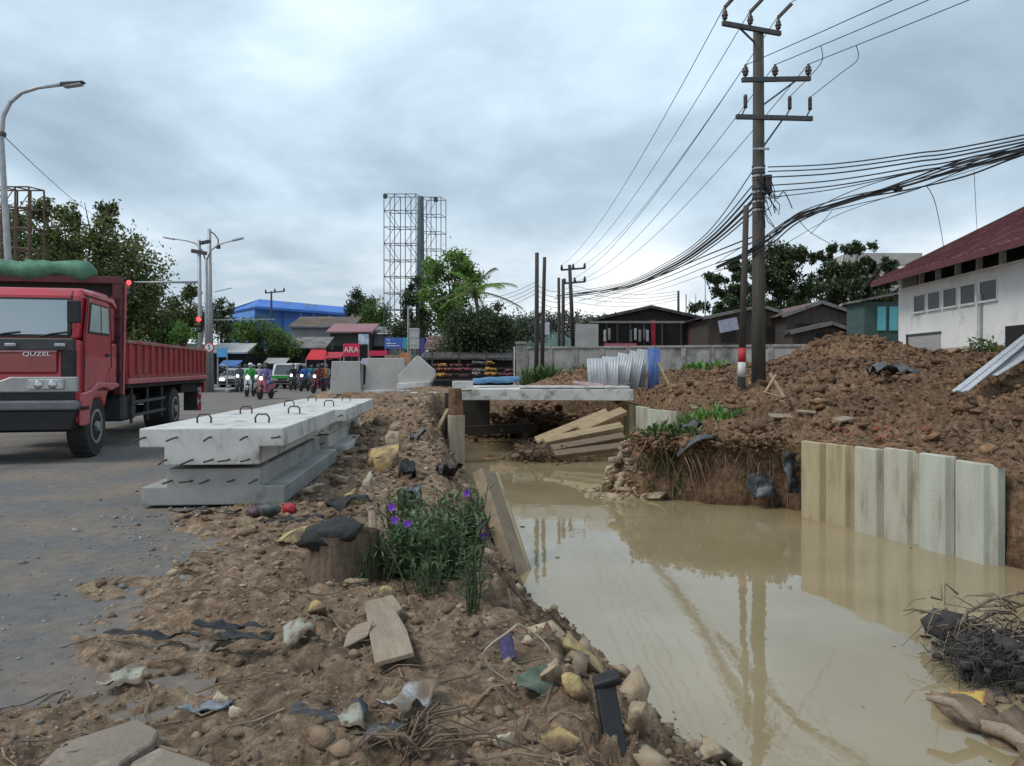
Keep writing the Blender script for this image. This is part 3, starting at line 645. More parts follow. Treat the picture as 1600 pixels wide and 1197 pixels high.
tag(MB().beam(P(1028, 566, 24.9), P(1053, 616, 23.9), .05, .05).build('timber_prop', M_WOOD), 'thin timber prop leaning beside the blue sheet', 'timber')
tag(MB().tube([P(896, 598, 23.0), P(920, 602, 22.8), P(944, 604.5, 22.6)], [.07, .09, .085], 8).build('pipe', mat('pink_pipe', (.36, .24, .26), .6, (.28, .18, .2), 3)), 'pinkish plastic pipe lying on the bridge slab', 'pipe')
tag(MB().beam(P(950, 605, 22.6), P(985, 599, 22.9), .06, .04).build('timber_lath', M_WOODG), 'thin dark lath on the right end of the bridge slab', 'timber')
# blue sheet beyond the bridge
mb = MB(); a, b = P(738, 602, 23.4), P(812, 599, 24.6)
pts = []
for i in range(9):
    for j in range(4):
        t = i/8; pts.append(a.lerp(b, t)+Vector((0, j*.35, .03+.05*random.random()+(.16 if j in (1, 2) else 0))))
mb.add(pts, [(i*4+j, i*4+j+1, i*4+j+5, i*4+j+4) for i in range(8) for j in range(3)])
ob = tag(mb.build('tarpaulin', mat('blue_tarp', (.05, .14, .26), .5, (.10, .24, .38), 3, .4, 8), smooth=True), 'blue tarpaulin folded on the ground behind the bridge slab', 'tarpaulin'); ob.modifiers.new('thick', 'SOLIDIFY').thickness = .01
# ------------------------------------------------------------------ precast units on the mound
M_CONCB = mat('unit_concrete', (.44, .43, .41), .85, (.37, .36, .34), 1.5, .3, 50, c3=(.27, .26, .25), s3=2.0, t3=(.58, .72))
o = empty('culvert_unit', P(541, 616, 30.5), R(6), 'upright grey concrete wall unit nearest the traffic', 'concrete unit', 'precast wall units beyond the slabs')
MB().prism([(-.72, 0), (.68, 0), (.6, .22), (.56, 1.33), (-.56, 1.33), (-.62, .22)], -.12, .35, 'Y').build('wall', M_CONCB, o, bevel=.02)
MB().box((.63, .1, .62), (.07, .3, 1.25)).build('edge_frame', M_CONC2, o)
for k in range(4): MB().tube([(-.3+k*.25, .1, 1.3), (-.31+k*.25, .1, 1.48), (-.25+k*.25, .1, 1.5)], .012, 5).build('rebar', M_RUST, o)
o = empty('culvert_unit', P(603, 614, 30.8), R(2), 'wide grey concrete wall unit between the upright and the tilted one', 'concrete unit', 'precast wall units beyond the slabs')
MB().prism([(-.98, .05), (1.0, .05), (.98, .3), (.8, .62), (.74, 1.42), (-.78, 1.42), (-.84, .3)], -.1, .4, 'Y').build('wall', M_CONCB, o, bevel=.02)
MB().box((0, .1, .02), (2.05, .7, .2)).build('foot', M_CONC, o, bevel=.02)
o = empty('culvert_unit', P(652, 604, 29.6), R(-4), 'grey concrete wall unit tipped over with its corner in the air', 'concrete unit', 'precast wall units beyond the slabs')
MB().prism([(-.72, .02), (.55, .12), (.72, .42), (.68, .62), (.02, 1.22), (-.12, 1.1), (-.74, .42)], -.1, .3, 'Y').build('wall', M_CONCB, o, bevel=.02)
MB().prism([(-.74, -.12), (.5, .02), (.54, .2), (-.74, .12)], -.3, .28, 'Y').build('foot', M_CONC, o, bevel=.02)
for k in range(3): MB().tube([(.0, -.02, 1.1), (.03*k-.05, -.02, 1.3), (.05*k, 0, 1.35)], .012, 5).build('rebar', M_RUST, o)
o = empty('culvert_unit', P(662, 622, 29.2), R(3), 'ribbed concrete unit lying flat below the tipped one', 'concrete unit', 'precast wall units beyond the slabs')
MB().box((0, .3, .06), (1.0, .8, .34)).build('slab_body', M_CONC, o, bevel=.02)
for k in range(8): MB().box((-.44+k*.125, -.11, .06), (.05, .03, .3)).build('edge_rib', M_CONC, o)
# ------------------------------------------------------------------ foreground litter
def sheet(name, px, py, w, h, m, label, cat, rz=0, nx=10, ny=5, crump=.04, th=.003, lift=.015, shape=None, pos=None, pitch=0, roll=0, group=None):
    c = G(px, py) if pos is None else Vector(pos); mb = MB(); vs = []; s0 = px % 97
    for j in range(ny+1):
        for i in range(nx+1):
            u, v = i/nx-.5, j/ny-.5
            if shape: u2, v2 = shape(u, v)
            else: u2, v2 = u, v
            x, y = u2*w, v2*h
            vs.append((x, y, 0))
    va = np.array(vs, float); va[:, 2] = crump*(fbm(va[:, 0]*9+s0, va[:, 1]*9, 4, 3)-.35)*2; vs = va.tolist()
    mb.add(vs, [(j*(nx+1)+i, j*(nx+1)+i+1, (j+1)*(nx+1)+i+1, (j+1)*(nx+1)+i) for j in range(ny) for i in range(nx)])
    o = mb.build(name, m, smooth=True); o.location = c+Vector((0, 0, lift)); o.rotation_euler = (pitch, roll, rz); o.modifiers.new('thick', 'SOLIDIFY').thickness = th
    return tag(o, label, cat, group)
def board(px, py, px2, py2, w, t, m, label, lift=.02, up=(0, 0, 1), name='plank', cut=None):
    a = G(px, py); b = G(px2, py2); a.z += lift; b.z += lift
    return tag(MB().beam(a, b, w, t, up).build(name, m, bevel=.004), label, 'plank')
# the broken grey board with a bite out of it
a = G(592, 950); b = G(618, 1046); d = (b-a); L_ = d.length; ang = math.atan2(d.y, d.x)
poly = [(0, -.085), (.12*L_, -.10), (.30*L_, -.11), (.34*L_, -.075), (.66*L_, -.095), (L_, -.09), (L_*1.01, .10), (.5*L_, .095), (.02*L_, .085)]
poly = [(x, -y) for x, y in poly]
o = MB().prism(poly, -.012, .012, 'Z').build('plank', M_WOODG, bevel=.003); o.location = a+Vector((0, 0, .05)); o.rotation_euler = (R(9), math.asin(max(-1, min(1, -d.z/L_)))*.9, ang)
tag(o, 'broken grey plank lying on the mud, the largest board in front', 'plank')
a = G(560, 1003); o = MB().prism([(-.07, -.10), (.05, -.02), (.07, .11), (-.01, .09), (-.06, .03)], -.006, .006, 'Z').build('board_fragment', M_WOODG); o.location = a+Vector((0, 0, .035)); o.rotation_euler = (R(16), R(-6), .1)
tag(o, 'small pointed board fragment left of the broken plank', 'board')
sheet('plastic_strip', 240, 1013, .52, .06, M_BLACK, 'thin black plastic strip, left half of the torn sheet on the mud', 'plastic strip', -.05, 20, 3, .035, .003, .07)
sheet('plastic_strip', 360, 1000, .40, .07, M_BLACK, 'crumpled black plastic strip above the pale torn plastic', 'plastic strip', .14, 16, 4, .05, .003, .08)
sheet('plastic_strip', 382, 1024, .28, .12, M_BLACK, 'wide black plastic flap right of the pale torn plastic', 'plastic strip', -.12, 12, 5, .05, .003, .08)
M_PALEP = mat('pale_plastic', (.40, .41, .34), .5, (.30, .30, .24), 6, .5, 14, transl=.2, c3=(.20, .14, .095), s3=9, t3=(.44, .56))
sheet('plastic_scrap', 338, 1016, .17, .07, M_PALEP, 'pale green torn plastic lying between black strips', 'plastic scrap', -.1, 8, 5, .06)
sheet('plastic_scrap', 190, 1072, .19, .10, M_PALEP, 'whitish plastic scrap near the muddy asphalt edge', 'plastic scrap', .2, 8, 5, .09)
sheet('plastic_scrap', 468, 1000, .16, .15, M_PALEP, 'crumpled pale plastic bag left of the broken plank', 'plastic scrap', .3, 9, 7, .12)
sheet('plastic_scrap', 550, 1135, .09, .13, M_PALEP, 'pale plastic scrap beside the black rubber slab', 'plastic scrap', .5, 6, 6, .07)
sheet('packet', 322, 1113, .22, .07, mat('slate_packet', (.10, .12, .15), .5, (.2, .22, .24), 20, .4, 20), 'crushed blue-grey packet beside two pale stones', 'packet', -.05, 10, 4, .05, .012)
sheet('rubber_slab', 515, 1122, .30, .14, mat('rubber_grey', (.04, .042, .045), .7, (.07, .072, .075), 12, .6, 30), 'dark rubber slab half buried in the front mud', 'rubber slab', .05, 9, 5, .05, .03)
sheet('torn_bag', 640, 1125, .13, .30, mat('silver_foil', (.36, .37, .37), .4, (.2, .2, .2), 12, .5, 14, c3=(.19, .135, .09), s3=9, t3=(.46, .58)), 'torn silver and white bag wrapped on a root', 'bag', -.45, 8, 12, .12, .003, .06)
sheet('torn_bag', 605, 1165, .22, .09, mat('black_film', (.04, .042, .045), .4, (.3, .31, .32), 14, .4, 12, thr=(.52, .6)), 'black and silver film below the torn silver bag', 'bag', .25, 10, 5, .08, .003, .03)
o = empty('root_stump', G(640, 1180), 0, 'clump of thick dry roots lying on the front mud', 'root')
mb = MB()
for k in range(34):
    a = random.uniform(-2.6, 2.6)*.6; l = random.uniform(.12, .40); z = random.uniform(-.03, .05)
    q0 = Vector((random.uniform(-.05, .05), random.uniform(-.05, .1), z)); d0 = Vector((math.sin(a)*.8+.2, math.cos(a), 0))
    mb.tube([q0, q0+d0*l*.35+Vector((random.uniform(-.04, .04), 0, .05)), q0+d0*l*.7+Vector((random.uniform(-.08, .08), 0, .05)), q0+d0*l+Vector((random.uniform(-.1, .1), 0, -.02))], [random.uniform(.003, .009), .005, .0035, .0015], 5)
mb.build('roots', mat('root_wood', (.20, .14, .095), .9, (.11, .078, .052), 10, .5, 30), o, True)
c = G(808, 1060); mb = MB(); mb.tube([c+Vector((math.cos(t)*.13+.03*math.cos(3*t), -.05+.03*math.sin(2*t), .04+.15*math.sin(t)+.08)) for t in np.linspace(0, 5.9, 26)], .005, 5)
tag(mb.build('looped_twine', mat('pale_cord', (.42, .36, .28), .7), smooth=True), 'pale plastic cord looped on the canal slope', 'cord')
sheet('cloth_scrap', 792, 1032, .07, .16, mat('violet_cloth', (.075, .055, .15), .8, (.035, .032, .07), 14, .4, 20), 'violet blue cloth scrap beside the looped cord', 'cloth', .2, 5, 8, .06, .004, .05, pitch=.5)
sheet('cloth_scrap', 835, 1090, .16, .13, mat('grey_green_cloth', (.13, .16, .12), .8, (.07, .09, .07), 14, .4, 20), 'grey green cloth stuck in the slope below the cord', 'cloth', .4, 7, 7, .08, .004, .06, pitch=.4)
# black pipe standing out of the slope
pb = G(978, 1215, 2.5); pt = P(943, 1060, pb.y+.25)
o = empty('black_pipe', (0, 0, 0), 0, 'black plastic pipe leaning out of the bank at the bottom of the picture', 'pipe')
MB().beam(pb+Vector((.02, -.05, -.25)), pt, .09, .04, up=(.15, -1, .2)).build('pipe_body', M_BLACK, o, bevel=.012, seg=2)
MB().beam(pt+Vector((-.045, -.01, -.02)), pt+Vector((.07, -.01, .015)), .07, .045, up=(0, -.3, 1)).build('folded_end', M_BLACK, o, bevel=.015, seg=2)
# stump with burnt top
c = G(532, 905); o = empty('tree_stump', c, .2, 'cut tree stump with a charred black top on the mud', 'stump')
V = []; n = 18
mb = MB(); rings = []
for h, r in ((-.1, .27), (.05, .25), (.2, .215), (.33, .22)):
    rings.append([(r*(1+.16*math.sin(3*t+1)+.07*math.sin(7*t+h*9))*math.cos(t)*1.05, r*(1+.16*math.sin(3*t+1)+.07*math.sin(7*t))*math.sin(t)*.8, h) for t in np.linspace(0, 2*math.pi, n, endpoint=False)])
mb.add([q for r_ in rings for q in r_], [(i*n+k, i*n+(k+1) % n, (i+1)*n+(k+1) % n, (i+1)*n+k) for i in range(3) for k in range(n)])
mb.build('trunk', mat('stump_wood', (.165, .115, .078), .9, (.085, .06, .042), 5, .8, 22, stretch=(5, 5, .6)), o, True)
ob = link('charred_top', np_mesh('charred_top', IC3*(1+.9*(fbm(IC3[:, 0]*2.6+IC3[:, 2], IC3[:, 1]*2.6, 77, 4)-.5))[:, None]*np.array([.205, .17, .085])+np.array([0, 0, .33]), IF3), None, o); ob.data.materials.append(mat('charcoal', (.013, .013, .013), .7, (.028, .027, .026), 12, .9, 25)); ob.rotation_euler = (.12, -.18, 0)
tag(sheet('black_bag', 545, 808, .42, .22, M_BLACK, 'flat black plastic bag draped behind the charred stump', 'bag', .1, 12, 6, .12, .004, .10), None)
tag(MB().tube([G(585, 872)+Vector((0, 0, -.05)), P(581, 800, 5.95), P(580, 792, 5.95)], [.035, .032, .028], 7).build('wooden_stake', M_WOODG), 'upright brown stake between stump and flowering plants', 'stake')
for px, py, w, h, rz, lab in ((636, 745, .22, .8, .15, 'long black plastic strip hanging down the bank beside the yellow block'), (655, 690, .3, .3, .4, 'dark plastic sheet crumpled above the bank slope'), (690, 655, .35, .25, -.3, 'dark plastic wedge beside the left bridge pile'), (640, 790, .25, .3, .2, 'crumpled dark film behind the flowering plants'), (700, 745, .3, .4, .5, 'black film sliding down toward the leaning beam')):
    sheet('plastic_film', px, py, w, h, M_BLACK if 'black' in lab else mat('slate_film', (.06, .065, .075), .4, (.13, .14, .16), 7, .5, 10), lab, 'plastic film', rz, 7, 12, .2, .004, .06)
# bags by the slab
def blob_bag(px, py, w, h, m, label):
    c = G(px, py); V = IC3.copy(); q = V*2.1+px
    V = V*(1+.55*(fbm(q[:, 0]+q[:, 2], q[:, 1]-q[:, 2]*.5, 8, 4)-.5))[:, None]*np.array([w/2, w/2.4, h/2])
    o = link('plastic_bag', np_mesh('plastic_bag', V, IF3, True), m); o.location = c+Vector((0, w*.2, h*.35)); return tag(o, label, 'bag')
blob_bag(452, 803, .14, .12, mat('red_bag', (.55, .03, .05), .4, (.35, .02, .035), 10, .6, 12, transl=.2), 'bright red plastic bag by the ribbed slab edge')
blob_bag(418, 806, .22, .15, mat('dark_bag', (.03, .035, .032), .4, (.09, .1, .095), 12, .6, 12), 'dark crumpled bag in front of the bottom slab')
blob_bag(395, 808, .16, .12, mat('purple_bag', (.06, .03, .045), .5, (.10, .06, .075), 12, .6, 12), 'small dark purple bag left of the dark crumpled bag')
sheet('rubber_mat', 460, 815, .55, .10, M_BLACK, 'black rubber strip lying in front of the slab stack', 'rubber strip', .1, 14, 4, .06)
sheet('rubber_mat', 320, 803, .7, .09, mat('tar', (.03, .028, .028), .8, (.06, .05, .045), 8, .7, 20), 'dark tarry strip on the ground along the slab front', 'rubber strip', .02, 14, 4, .05)
# broken paving at the lower left
M_PAVE = mat('broken_paving', (.265, .215, .17), .9, (.20, .16, .125), 3, .5, 50, c3=(.32, .27, .21), s3=4, world=True)
def flat(poly_px, label, z, th=.05):
    pts = []
    for px, py in poly_px:
        Y = (CAMZ-z)*F/(py-HOR); pts.append(((px-800)/F*Y, Y))
    o = MB().prism(pts, z-th, z, 'Z').build('paving_slab', M_PAVE, bevel=.008); return tag(o, label, 'paving slab', 'broken concrete paving')
flat([(40, 1215), (95, 1160), (215, 1122), (248, 1140), (240, 1158), (190, 1190), (170, 1240), (40, 1260)], 'larger flat broken paving slab at the bottom left corner', .085, .12)
flat([(205, 1190), (250, 1166), (330, 1192), (345, 1240), (190, 1240)], 'smaller broken paving slab beside the larger one', .085, .12)
# thick mud cakes on the asphalt
IC5, IF5 = ico(5)
def cake(px, py, w, d, h, label):
    Y = CAMZ*F/(py-HOR); x = (px-800)/F*Y; V = IC5.copy(); q = V*1.3+px
    r_ = 1+1.1*(fbm(q[:, 0]+q[:, 2]*.2, q[:, 1], 8, 5, .6)-.5)
    V = V*np.stack([r_, r_, r_*0+1], -1)*np.array([w/2, d/2, h]); V[:, 2] = np.sign(V[:, 2])*np.abs(V[:, 2]/h)**.5*h*(.35+1.2*fbm(V[:, 0]*14+px, V[:, 1]*14, 12, 5, .65))
    o = link('mud_cake', np_mesh('mud_cake', V, IF5), M_SOIL); o.location = (x, Y, 0); tag(o, label, 'mud cake', 'mud cakes on the asphalt edge')
cake(300, 1040, .42, .14, .06, 'long mud ridge below the black plastic strips')
# ------------------------------------------------------------------ flowering plants and weeds
M_LEAF = mat('ruellia_leaf', (.092, .16, .058), .55, (.052, .095, .036), 8, island=.35, transl=.25)
M_LEAF2 = mat('grass_leaf', (.14, .28, .055), .6, (.08, .17, .04), 8, island=.35, transl=.3)
M_LEAF3 = mat('weed_leaf', (.10, .165, .045), .6, (.055, .10, .03), 8, island=.4, transl=.25)
M_FLOW = mat('violet_petal', (.30, .10, .62), .5, (.22, .06, .5), 10, transl=.35)
def lance(mb, base, d, l, w, bend=.25):
    d = Vector(d).normalized(); s_ = d.cross(Vector((0, 0, 1)))
    s_ = s_.normalized() if s_.length > 1e-3 else Vector((1, 0, 0)); b = Vector(base)
    m_ = b+d*l*.5+Vector((0, 0, l*bend*.3)); e = b+d*l+Vector((0, 0, -l*bend*.4))
    mb.add([b, m_-s_*w/2, e, m_+s_*w/2], [(0, 1, 2, 3)])
def ruellia(pos, h, n, spread, label, flowers, leafm=M_LEAF, leafl=.13):
    o = empty('flowering_plant', pos, 0, label, 'plant', 'violet flowering plants on the bank')
    st = MB(); lf = MB(); tops = []
    for k in range(n):
        a = random.uniform(0, 6.28); r = random.uniform(0, spread); hh = h*random.uniform(.6, 1.08)
        b = Vector((math.cos(a)*r*.6, math.sin(a)*r*.6, -.12)); t = Vector((math.cos(a)*r*1.3, math.sin(a)*r*1.2, hh)); mid = b.lerp(t, .5)+Vector((random.uniform(-.03, .03), 0, .03))
        st.tube([b, mid, t], [.006, .005, .003], 4, False); tops.append(t)
        m_ = int(hh/.045)
        for q in range(m_):
            f = .12+.88*q/m_; p_ = b.lerp(mid, f*2) if f < .5 else mid.lerp(t, f*2-1)
            for s2 in (0, math.pi):
                aa = q*1.57+s2+random.uniform(-.4, .4); el = random.uniform(.15, .9)
                lance(lf, p_, (math.cos(aa)*math.cos(el), math.sin(aa)*math.cos(el), math.sin(el)), leafl*random.uniform(.6, 1.15), leafl*.17)
    st.build('stems', mat('plant_stem', (.08, .09, .05), .7), o); ob = lf.build('foliage', leafm, o); ob['kind'] = 'stuff'
    for fx, fy, fz in flowers:
        fl = MB(); c = Vector((fx, fy, fz))
        for k in range(5):
            a = k*1.2566+.3; u = Vector((math.cos(a)*.9, -.55, math.sin(a)*.9)); v = u.cross(Vector((0, 1, 0))).normalized()
            fl.add([c, c+u*.017-v*.012, c+u*.032-v*.009, c+u*.032+v*.009, c+u*.017+v*.012], [(0, 1, 2, 3, 4)])
        fl.tube([c+Vector((0, .03, -.03)), c], [.004, .009], 6); fl.build('flower', M_FLOW, o)
        MB().tube([Vector((fx*.7, fy*.7+.02, fz*.6)), c+Vector((0, .02, -.03))], .003, 4).build('flower_stalk', MATS['plant_stem'], o)
    return o
def rel(pos, px, py, Y): q = P(px, py, Y)-Vector(pos); return (q.x, q.y, q.z)
p1 = G(620, 900); p1 = Vector(p1); ruellia(p1, .36, 26, .22, 'leafy plant with three violet flowers beside the stump', [rel(p1, 612, 792, p1.y), rel(p1, 617, 812, p1.y-.05), rel(p1, 637, 818, p1.y-.03)])
p2 = on(-.62, 5.75); ruellia(p2, .40, 34, .26, 'leafy plant without flowers in the middle of the clump', [])
p3 = on(-.36, 5.55); ruellia(p3, .60, 30, .2, 'tall plant with violet flowers nearest the leaning beam', [rel(p3, 730, 770, p3.y), rel(p3, 752, 820, p3.y-.04), rel(p3, 757, 836, p3.y-.02)])
p4 = G(738, 955); ruellia(p4, .42, 9, .06, 'narrow leafy plant hanging over the canal slope', [], leafl=.11)
p5 = G(575, 905); ruellia(p5, .24, 22, .2, 'low leafy plant at the foot of the stump', [], leafl=.09)
p6 = G(668, 925); ruellia(p6, .26, 26, .24, 'low leafy plant in front of the taller ones', [], leafl=.1)
p8 = G(655, 895); ruellia(p8, .34, 30, .26, 'leafy plant spreading right of the three violet flowers', []); p9 = G(700, 900); ruellia(p9, .40, 30, .24, 'leafy plant between the low ones and the tall flowering one', [])
p7 = on(-.85, 6.3); ruellia(p7, .42, 26, .26, 'leafy plant behind the three violet flowers', [])
def tuft(pos, h, n, spread, label, m=M_LEAF2, w=.016, name='grass_tuft', cat='grass tuft', group='weeds on the earth spit'):
    mb = MB(); pos = Vector(pos); AA = rng.uniform(0, 6.28, n); RR = spread*np.sqrt(rng.random(n)); RX, RY = np.cos(AA)*RR, np.sin(AA)*RR; HZ = terrain(pos.x+RX, pos.y+RY)
    for k in range(n):
        z = float(HZ[k])-pos.z; x, y = RX[k], RY[k]
        b = Vector((x, y, z)); d = Vector((random.uniform(-.7, .7), random.uniform(-.7, .7), 1)); hh = h*random.uniform(.4, 1.1)
        e = b+d.normalized()*hh*.6; f = e+Vector((d.x*hh*.5, d.y*hh*.5, random.uniform(-.1, .35)*hh)); s_ = Vector((-d.y, d.x, 0)).normalized()*w
        mb.add([b-s_, b+s_, e+s_*.8, f, e-s_*.8], [(0, 1, 2, 4), (4, 2, 3)])
    o = mb.build(name, m); o.location = pos; return tag(o, label, cat, group)
tuft(on(4.05, 15.7), .34, 420, .62, 'bright green grass tuft on top of the earth spit', w=.02)
tuft(on(4.3, 15.3), .22, 160, .4, 'short bright grass beside the black rubber flap', w=.02)
tuft(on(2.9, 14.9), .26, 380, .42, 'dark green weeds hanging at the left end of the spit', M_LEAF3, .03)
tuft(on(2.75, 15.5), .26, 260, .4, 'yellowish green weeds behind the spit stones', mat('olive_leaf', (.13, .16, .035), .6, (.08, .10, .025), 8, island=.35, transl=.25), .025)
tuft(on(3.3, 14.55), .28, 220, .3, 'dark weeds below the black rubber flap', M_LEAF3, .025)
def bush(pos, rx, ry, rz, n, leaf, m, label, name='bush', cat='bush', group=None, seed=1):
    o = empty(name, pos, 0, label, cat, group); r = np.random.default_rng(seed)
    c = r.normal(0, 1, (max(4, n//60), 3)); c /= np.linalg.norm(c, axis=1)[:, None]; c *= np.array([rx, ry, rz])*r.uniform(.3, .9, (len(c), 1))
    leaf_mesh('foliage', c, np.full(len(c), min(rx, rz)*.35), n, leaf, m, o, r, off=(0, 0, rz*.8))
    st = MB()
    for k in range(6): st.tube([(0, 0, -.1), tuple(c[k % len(c)]*.5+np.array([0, 0, rz*.6]))], [.02, .008], 4, False)
    st.build('stems', M_BARK, o); return o
def leaf_mesh(name, cl, sig, n, leaf, m, parent, r, off=(0, 0, 0), up=.4, asp=.5):
    k = r.integers(0, len(cl), n); pos = cl[k]+r.normal(0, 1, (n, 3))*sig[k][:, None]+np.array(off)
    d = r.normal(0, 1, (n, 3)); d[:, 2] -= .25; d /= np.linalg.norm(d, axis=1)[:, None]
    nn = r.normal(0, 1, (n, 3)); nn[:, 2] += up*2.5; s = np.cross(d, nn); s /= np.linalg.norm(s, axis=1)[:, None]+1e-9
    l = leaf*r.uniform(.6, 1.35, n)[:, None]; w = l*asp*.5
    V = np.stack([pos-d*l*.5, pos+s*w, pos+d*l*.5, pos-s*w], 1).reshape(-1, 3)
    ob = link(name, np_mesh(name, V, np.arange(4*n).reshape(n, 4)), m, parent); ob['kind'] = 'stuff'; return ob
# rubber flap on the spit
mb = MB(); n = 12
pts = [P(1056, 718, 13.85), P(1070, 701, 13.75), P(1087, 689, 13.7), P(1106, 682, 13.7), P(1122, 687, 13.8)]
vs = []
for i, q in enumerate(pts):
    for j in range(4): vs.append(q+Vector((.03*j, .05+.16*j, .05*math.sin(j*1.2)+.01*j)))
mb.add(vs, [(i*4+j, i*4+j+1, i*4+j+5, i*4+j+4) for i in range(len(pts)-1) for j in range(3)])
o = mb.build('rubber_flap', mat('grey_rubber', (.085, .088, .095), .55, (.05, .052, .055), 8, .4, 20), smooth=True); o.modifiers.new('thick', 'SOLIDIFY').thickness = .05; o.modifiers.new('sub', 'SUBSURF').render_levels = 1
tag(o, 'curved dark grey rubber flap draped over the earth spit', 'rubber flap')
sheet('black_bag', 1095, 676, .5, .3, MATS['grey_rubber'], 'second grey rubber scrap above the curved flap', 'rubber flap', .3, 8, 5, .14, .01, .06, pos=on(3.55, 14.9))
# roots hanging down the cut face of the spit
segs = []
for k in range(80):
    t = random.random(); x = 2.3+t*2.75; y = 14.55-(x-2.4)*.44-.05+random.uniform(-.12, .06); z0 = random.uniform(-.35, .15); l = random.uniform(.3, 1.0)
    xx = random.uniform(-.4, .4)
    segs.append(([(x, y, z0), (x+xx*.5, y-.08, z0-l*.4), (x+xx, y-.1, max(-1.02, z0-l))], random.choice([.004, .006, .008, .014])))
for k in range(7):
    x = 3.2+random.uniform(-.2, .55); segs.append(([(x, 14.05, .05), (x+.1, 13.75, -.3), (x+.25, 13.72, -.95)], .016))
stick_mesh('hanging_roots', segs, mat('root_brown', (.20, .13, .085), .9, (.11, .07, .045), 12, island=.45), 'brown roots hanging down the cut face of the earth spit')
sheet('plastic_film', 1180, 760, .5, .45, mat('dark_film', (.05, .055, .06), .4, (.09, .095, .1), 6, .5, 10), 'dark plastic film half buried in the cut earth face', 'plastic film', .3, 10, 8, .2, .004, 0, pos=(4.45, 13.52, -.62), pitch=1.2)
sheet('plastic_film', 1232, 720, .3, .7, mat('dark_film2', (.035, .038, .042), .4, (.07, .075, .08), 6, .5, 10), 'dark plastic film hanging beside the silt-yellow sheet pile', 'plastic film', .3, 8, 10, .18, .004, 0, pos=(4.9, 13.25, -.35), pitch=1.3)
# sticks and boards on the right bank
for a, b, ya, yb, w, lab in (((1203, 583), (1226, 622), 17.5, 17.0, .07, 'light lath standing crosswise by the pole, leaning left'), ((1212, 586), (1196, 612), 17.4, 17.2, .06, 'light lath crossing behind the other lath by the pole'),
                         ((1192, 612), (1230, 622), 17.2, 16.9, .05, 'thin lath on the ground under the crossed laths'), ((1215, 625), (1242, 634), 16.6, 16.4, .1, 'short broken board below the crossed laths')):
    A, B = P(*a, ya), P(*b, yb); 
    tag(MB().beam(A, B, w, .035).build('timber_lath', M_WOOD, bevel=.004), lab, 'timber')
for px, py, w, d_, rz, lab in ((1220, 655, .5, .16, .3, 'splintered pale board above the cut earth face'), (1260, 648, .35, .1, -.5, 'splintered board beside the path of clods'), (1068, 655, .75, .5, .1, 'broken white board leaning by the right piles'), (1090, 640, .4, .2, .5, 'small broken white board near the grass tuft'), (1318, 660, .35, .2, .4, 'pale broken brick scrap on the red earth patch')):
    c = G(px, py); o = MB().box((0, 0, 0), (w, d_, .03)).build('board_fragment', M_PALEP if 'white' in lab else M_WOODG); o.location = c+Vector((0, 0, .06)); o.rotation_euler = (R(random.uniform(10, 30)), R(random.uniform(-12, 12)), rz); tag(o, lab, 'board')
p = pts_in(90, 5.6, 7.0, 12.0, 14.4, lambda x, y: canal_d(x, y) > .1); scatter_rocks('brick_crumbs', p, rng.lognormal(-3.3, .4, len(p)), mat('brick_red', (.28, .085, .05), .9, (.2, .07, .045), 8, island=.3, world=True), 'red brick crumbs on the right bank behind the piles', .7)
sheet('rubber_scrap', 1395, 588, 1.1, .5, mat('slate_scrap', (.06, .063, .068), .5, (.12, .125, .13), 5, .4, 10), 'dark grey plastic scrap lying on the earth mound', 'plastic scrap', .1, 9, 5, .25, .01, .1)
# corrugated strips running up towards the white building
for i, (a, b, w, lab) in enumerate((((1500, 612, 14.5), (1612, 522, 18.2), .30, 'long bent zinc sheet lying on the right earth slope'), ((1540, 588, 15.5), (1640, 530, 18.0), .45, 'second zinc sheet partly under the long bent one'))):
    A, B = P(*a), P(*b); A.z = max(A.z, hz1(A.x, A.y)+.05)
    mb = MB()
    for k in range(4):
        o_ = (k-1.5)*w/4; sd_ = (B-A).cross(Vector((0, 0, 1))).normalized()*o_
        mb.beam(A+sd_+Vector((0, 0, .02*(k % 2))), B+sd_+Vector((0, 0, .02*(k % 2))), w/4.2, .02)
    tag(mb.build('zinc_strip', M_ZINC), lab, 'metal sheet')
# dead branches at the right corner
def tg(): return max(-1.5, min(1.5, random.gauss(0, 1)))
def thicket(center, ext, n, m, name, label, r=.008):
    segs = []
    for k in range(n):
        c = Vector(center)+Vector((tg()*ext[0], tg()*ext[1], abs(tg())*ext[2]))
        a = random.uniform(-.7, .7)+math.pi*(random.random() < .5); l = random.uniform(.15, .5)
        segs.append(([c, c+Vector((math.cos(a)*l*.5, math.sin(a)*l*.4, random.uniform(-.05, .12))), c+Vector((math.cos(a+.5)*l, math.sin(a+.5)*l*.7, random.uniform(-.18, .12)))], r*random.uniform(.5, 1.6)))
    return stick_mesh(name, segs, m, label)
M_BURNT = mat('burnt_twig', (.035, .032, .03), .8, (.06, .055, .05), 12, island=.5)
thicket((4.2, 6.15, -1.0), (.32, .28, .15), 900, M_BURNT, 'dead_brush', 'heap of dark burnt brushwood at the right water edge', .0055)
thicket((4.3, 6.6, -.95), (.34, .3, .24), 130, M_TWIG, 'dry_brush', 'brown dry branches over the burnt brushwood', .009)
q = rng.normal(0, 1, (500, 3))*np.array([.36, .34, .1])+np.array([4.35, 6.0, -.98]); scatter_rocks('ash_clods', q, rng.lognormal(-2.9, .4, 500), mat('ash_soil', (.04, .038, .036), .95, (.07, .062, .055), 6, .6, 30, island=.4, world=True), 'dark ashy lumps under the burnt brushwood', .7)
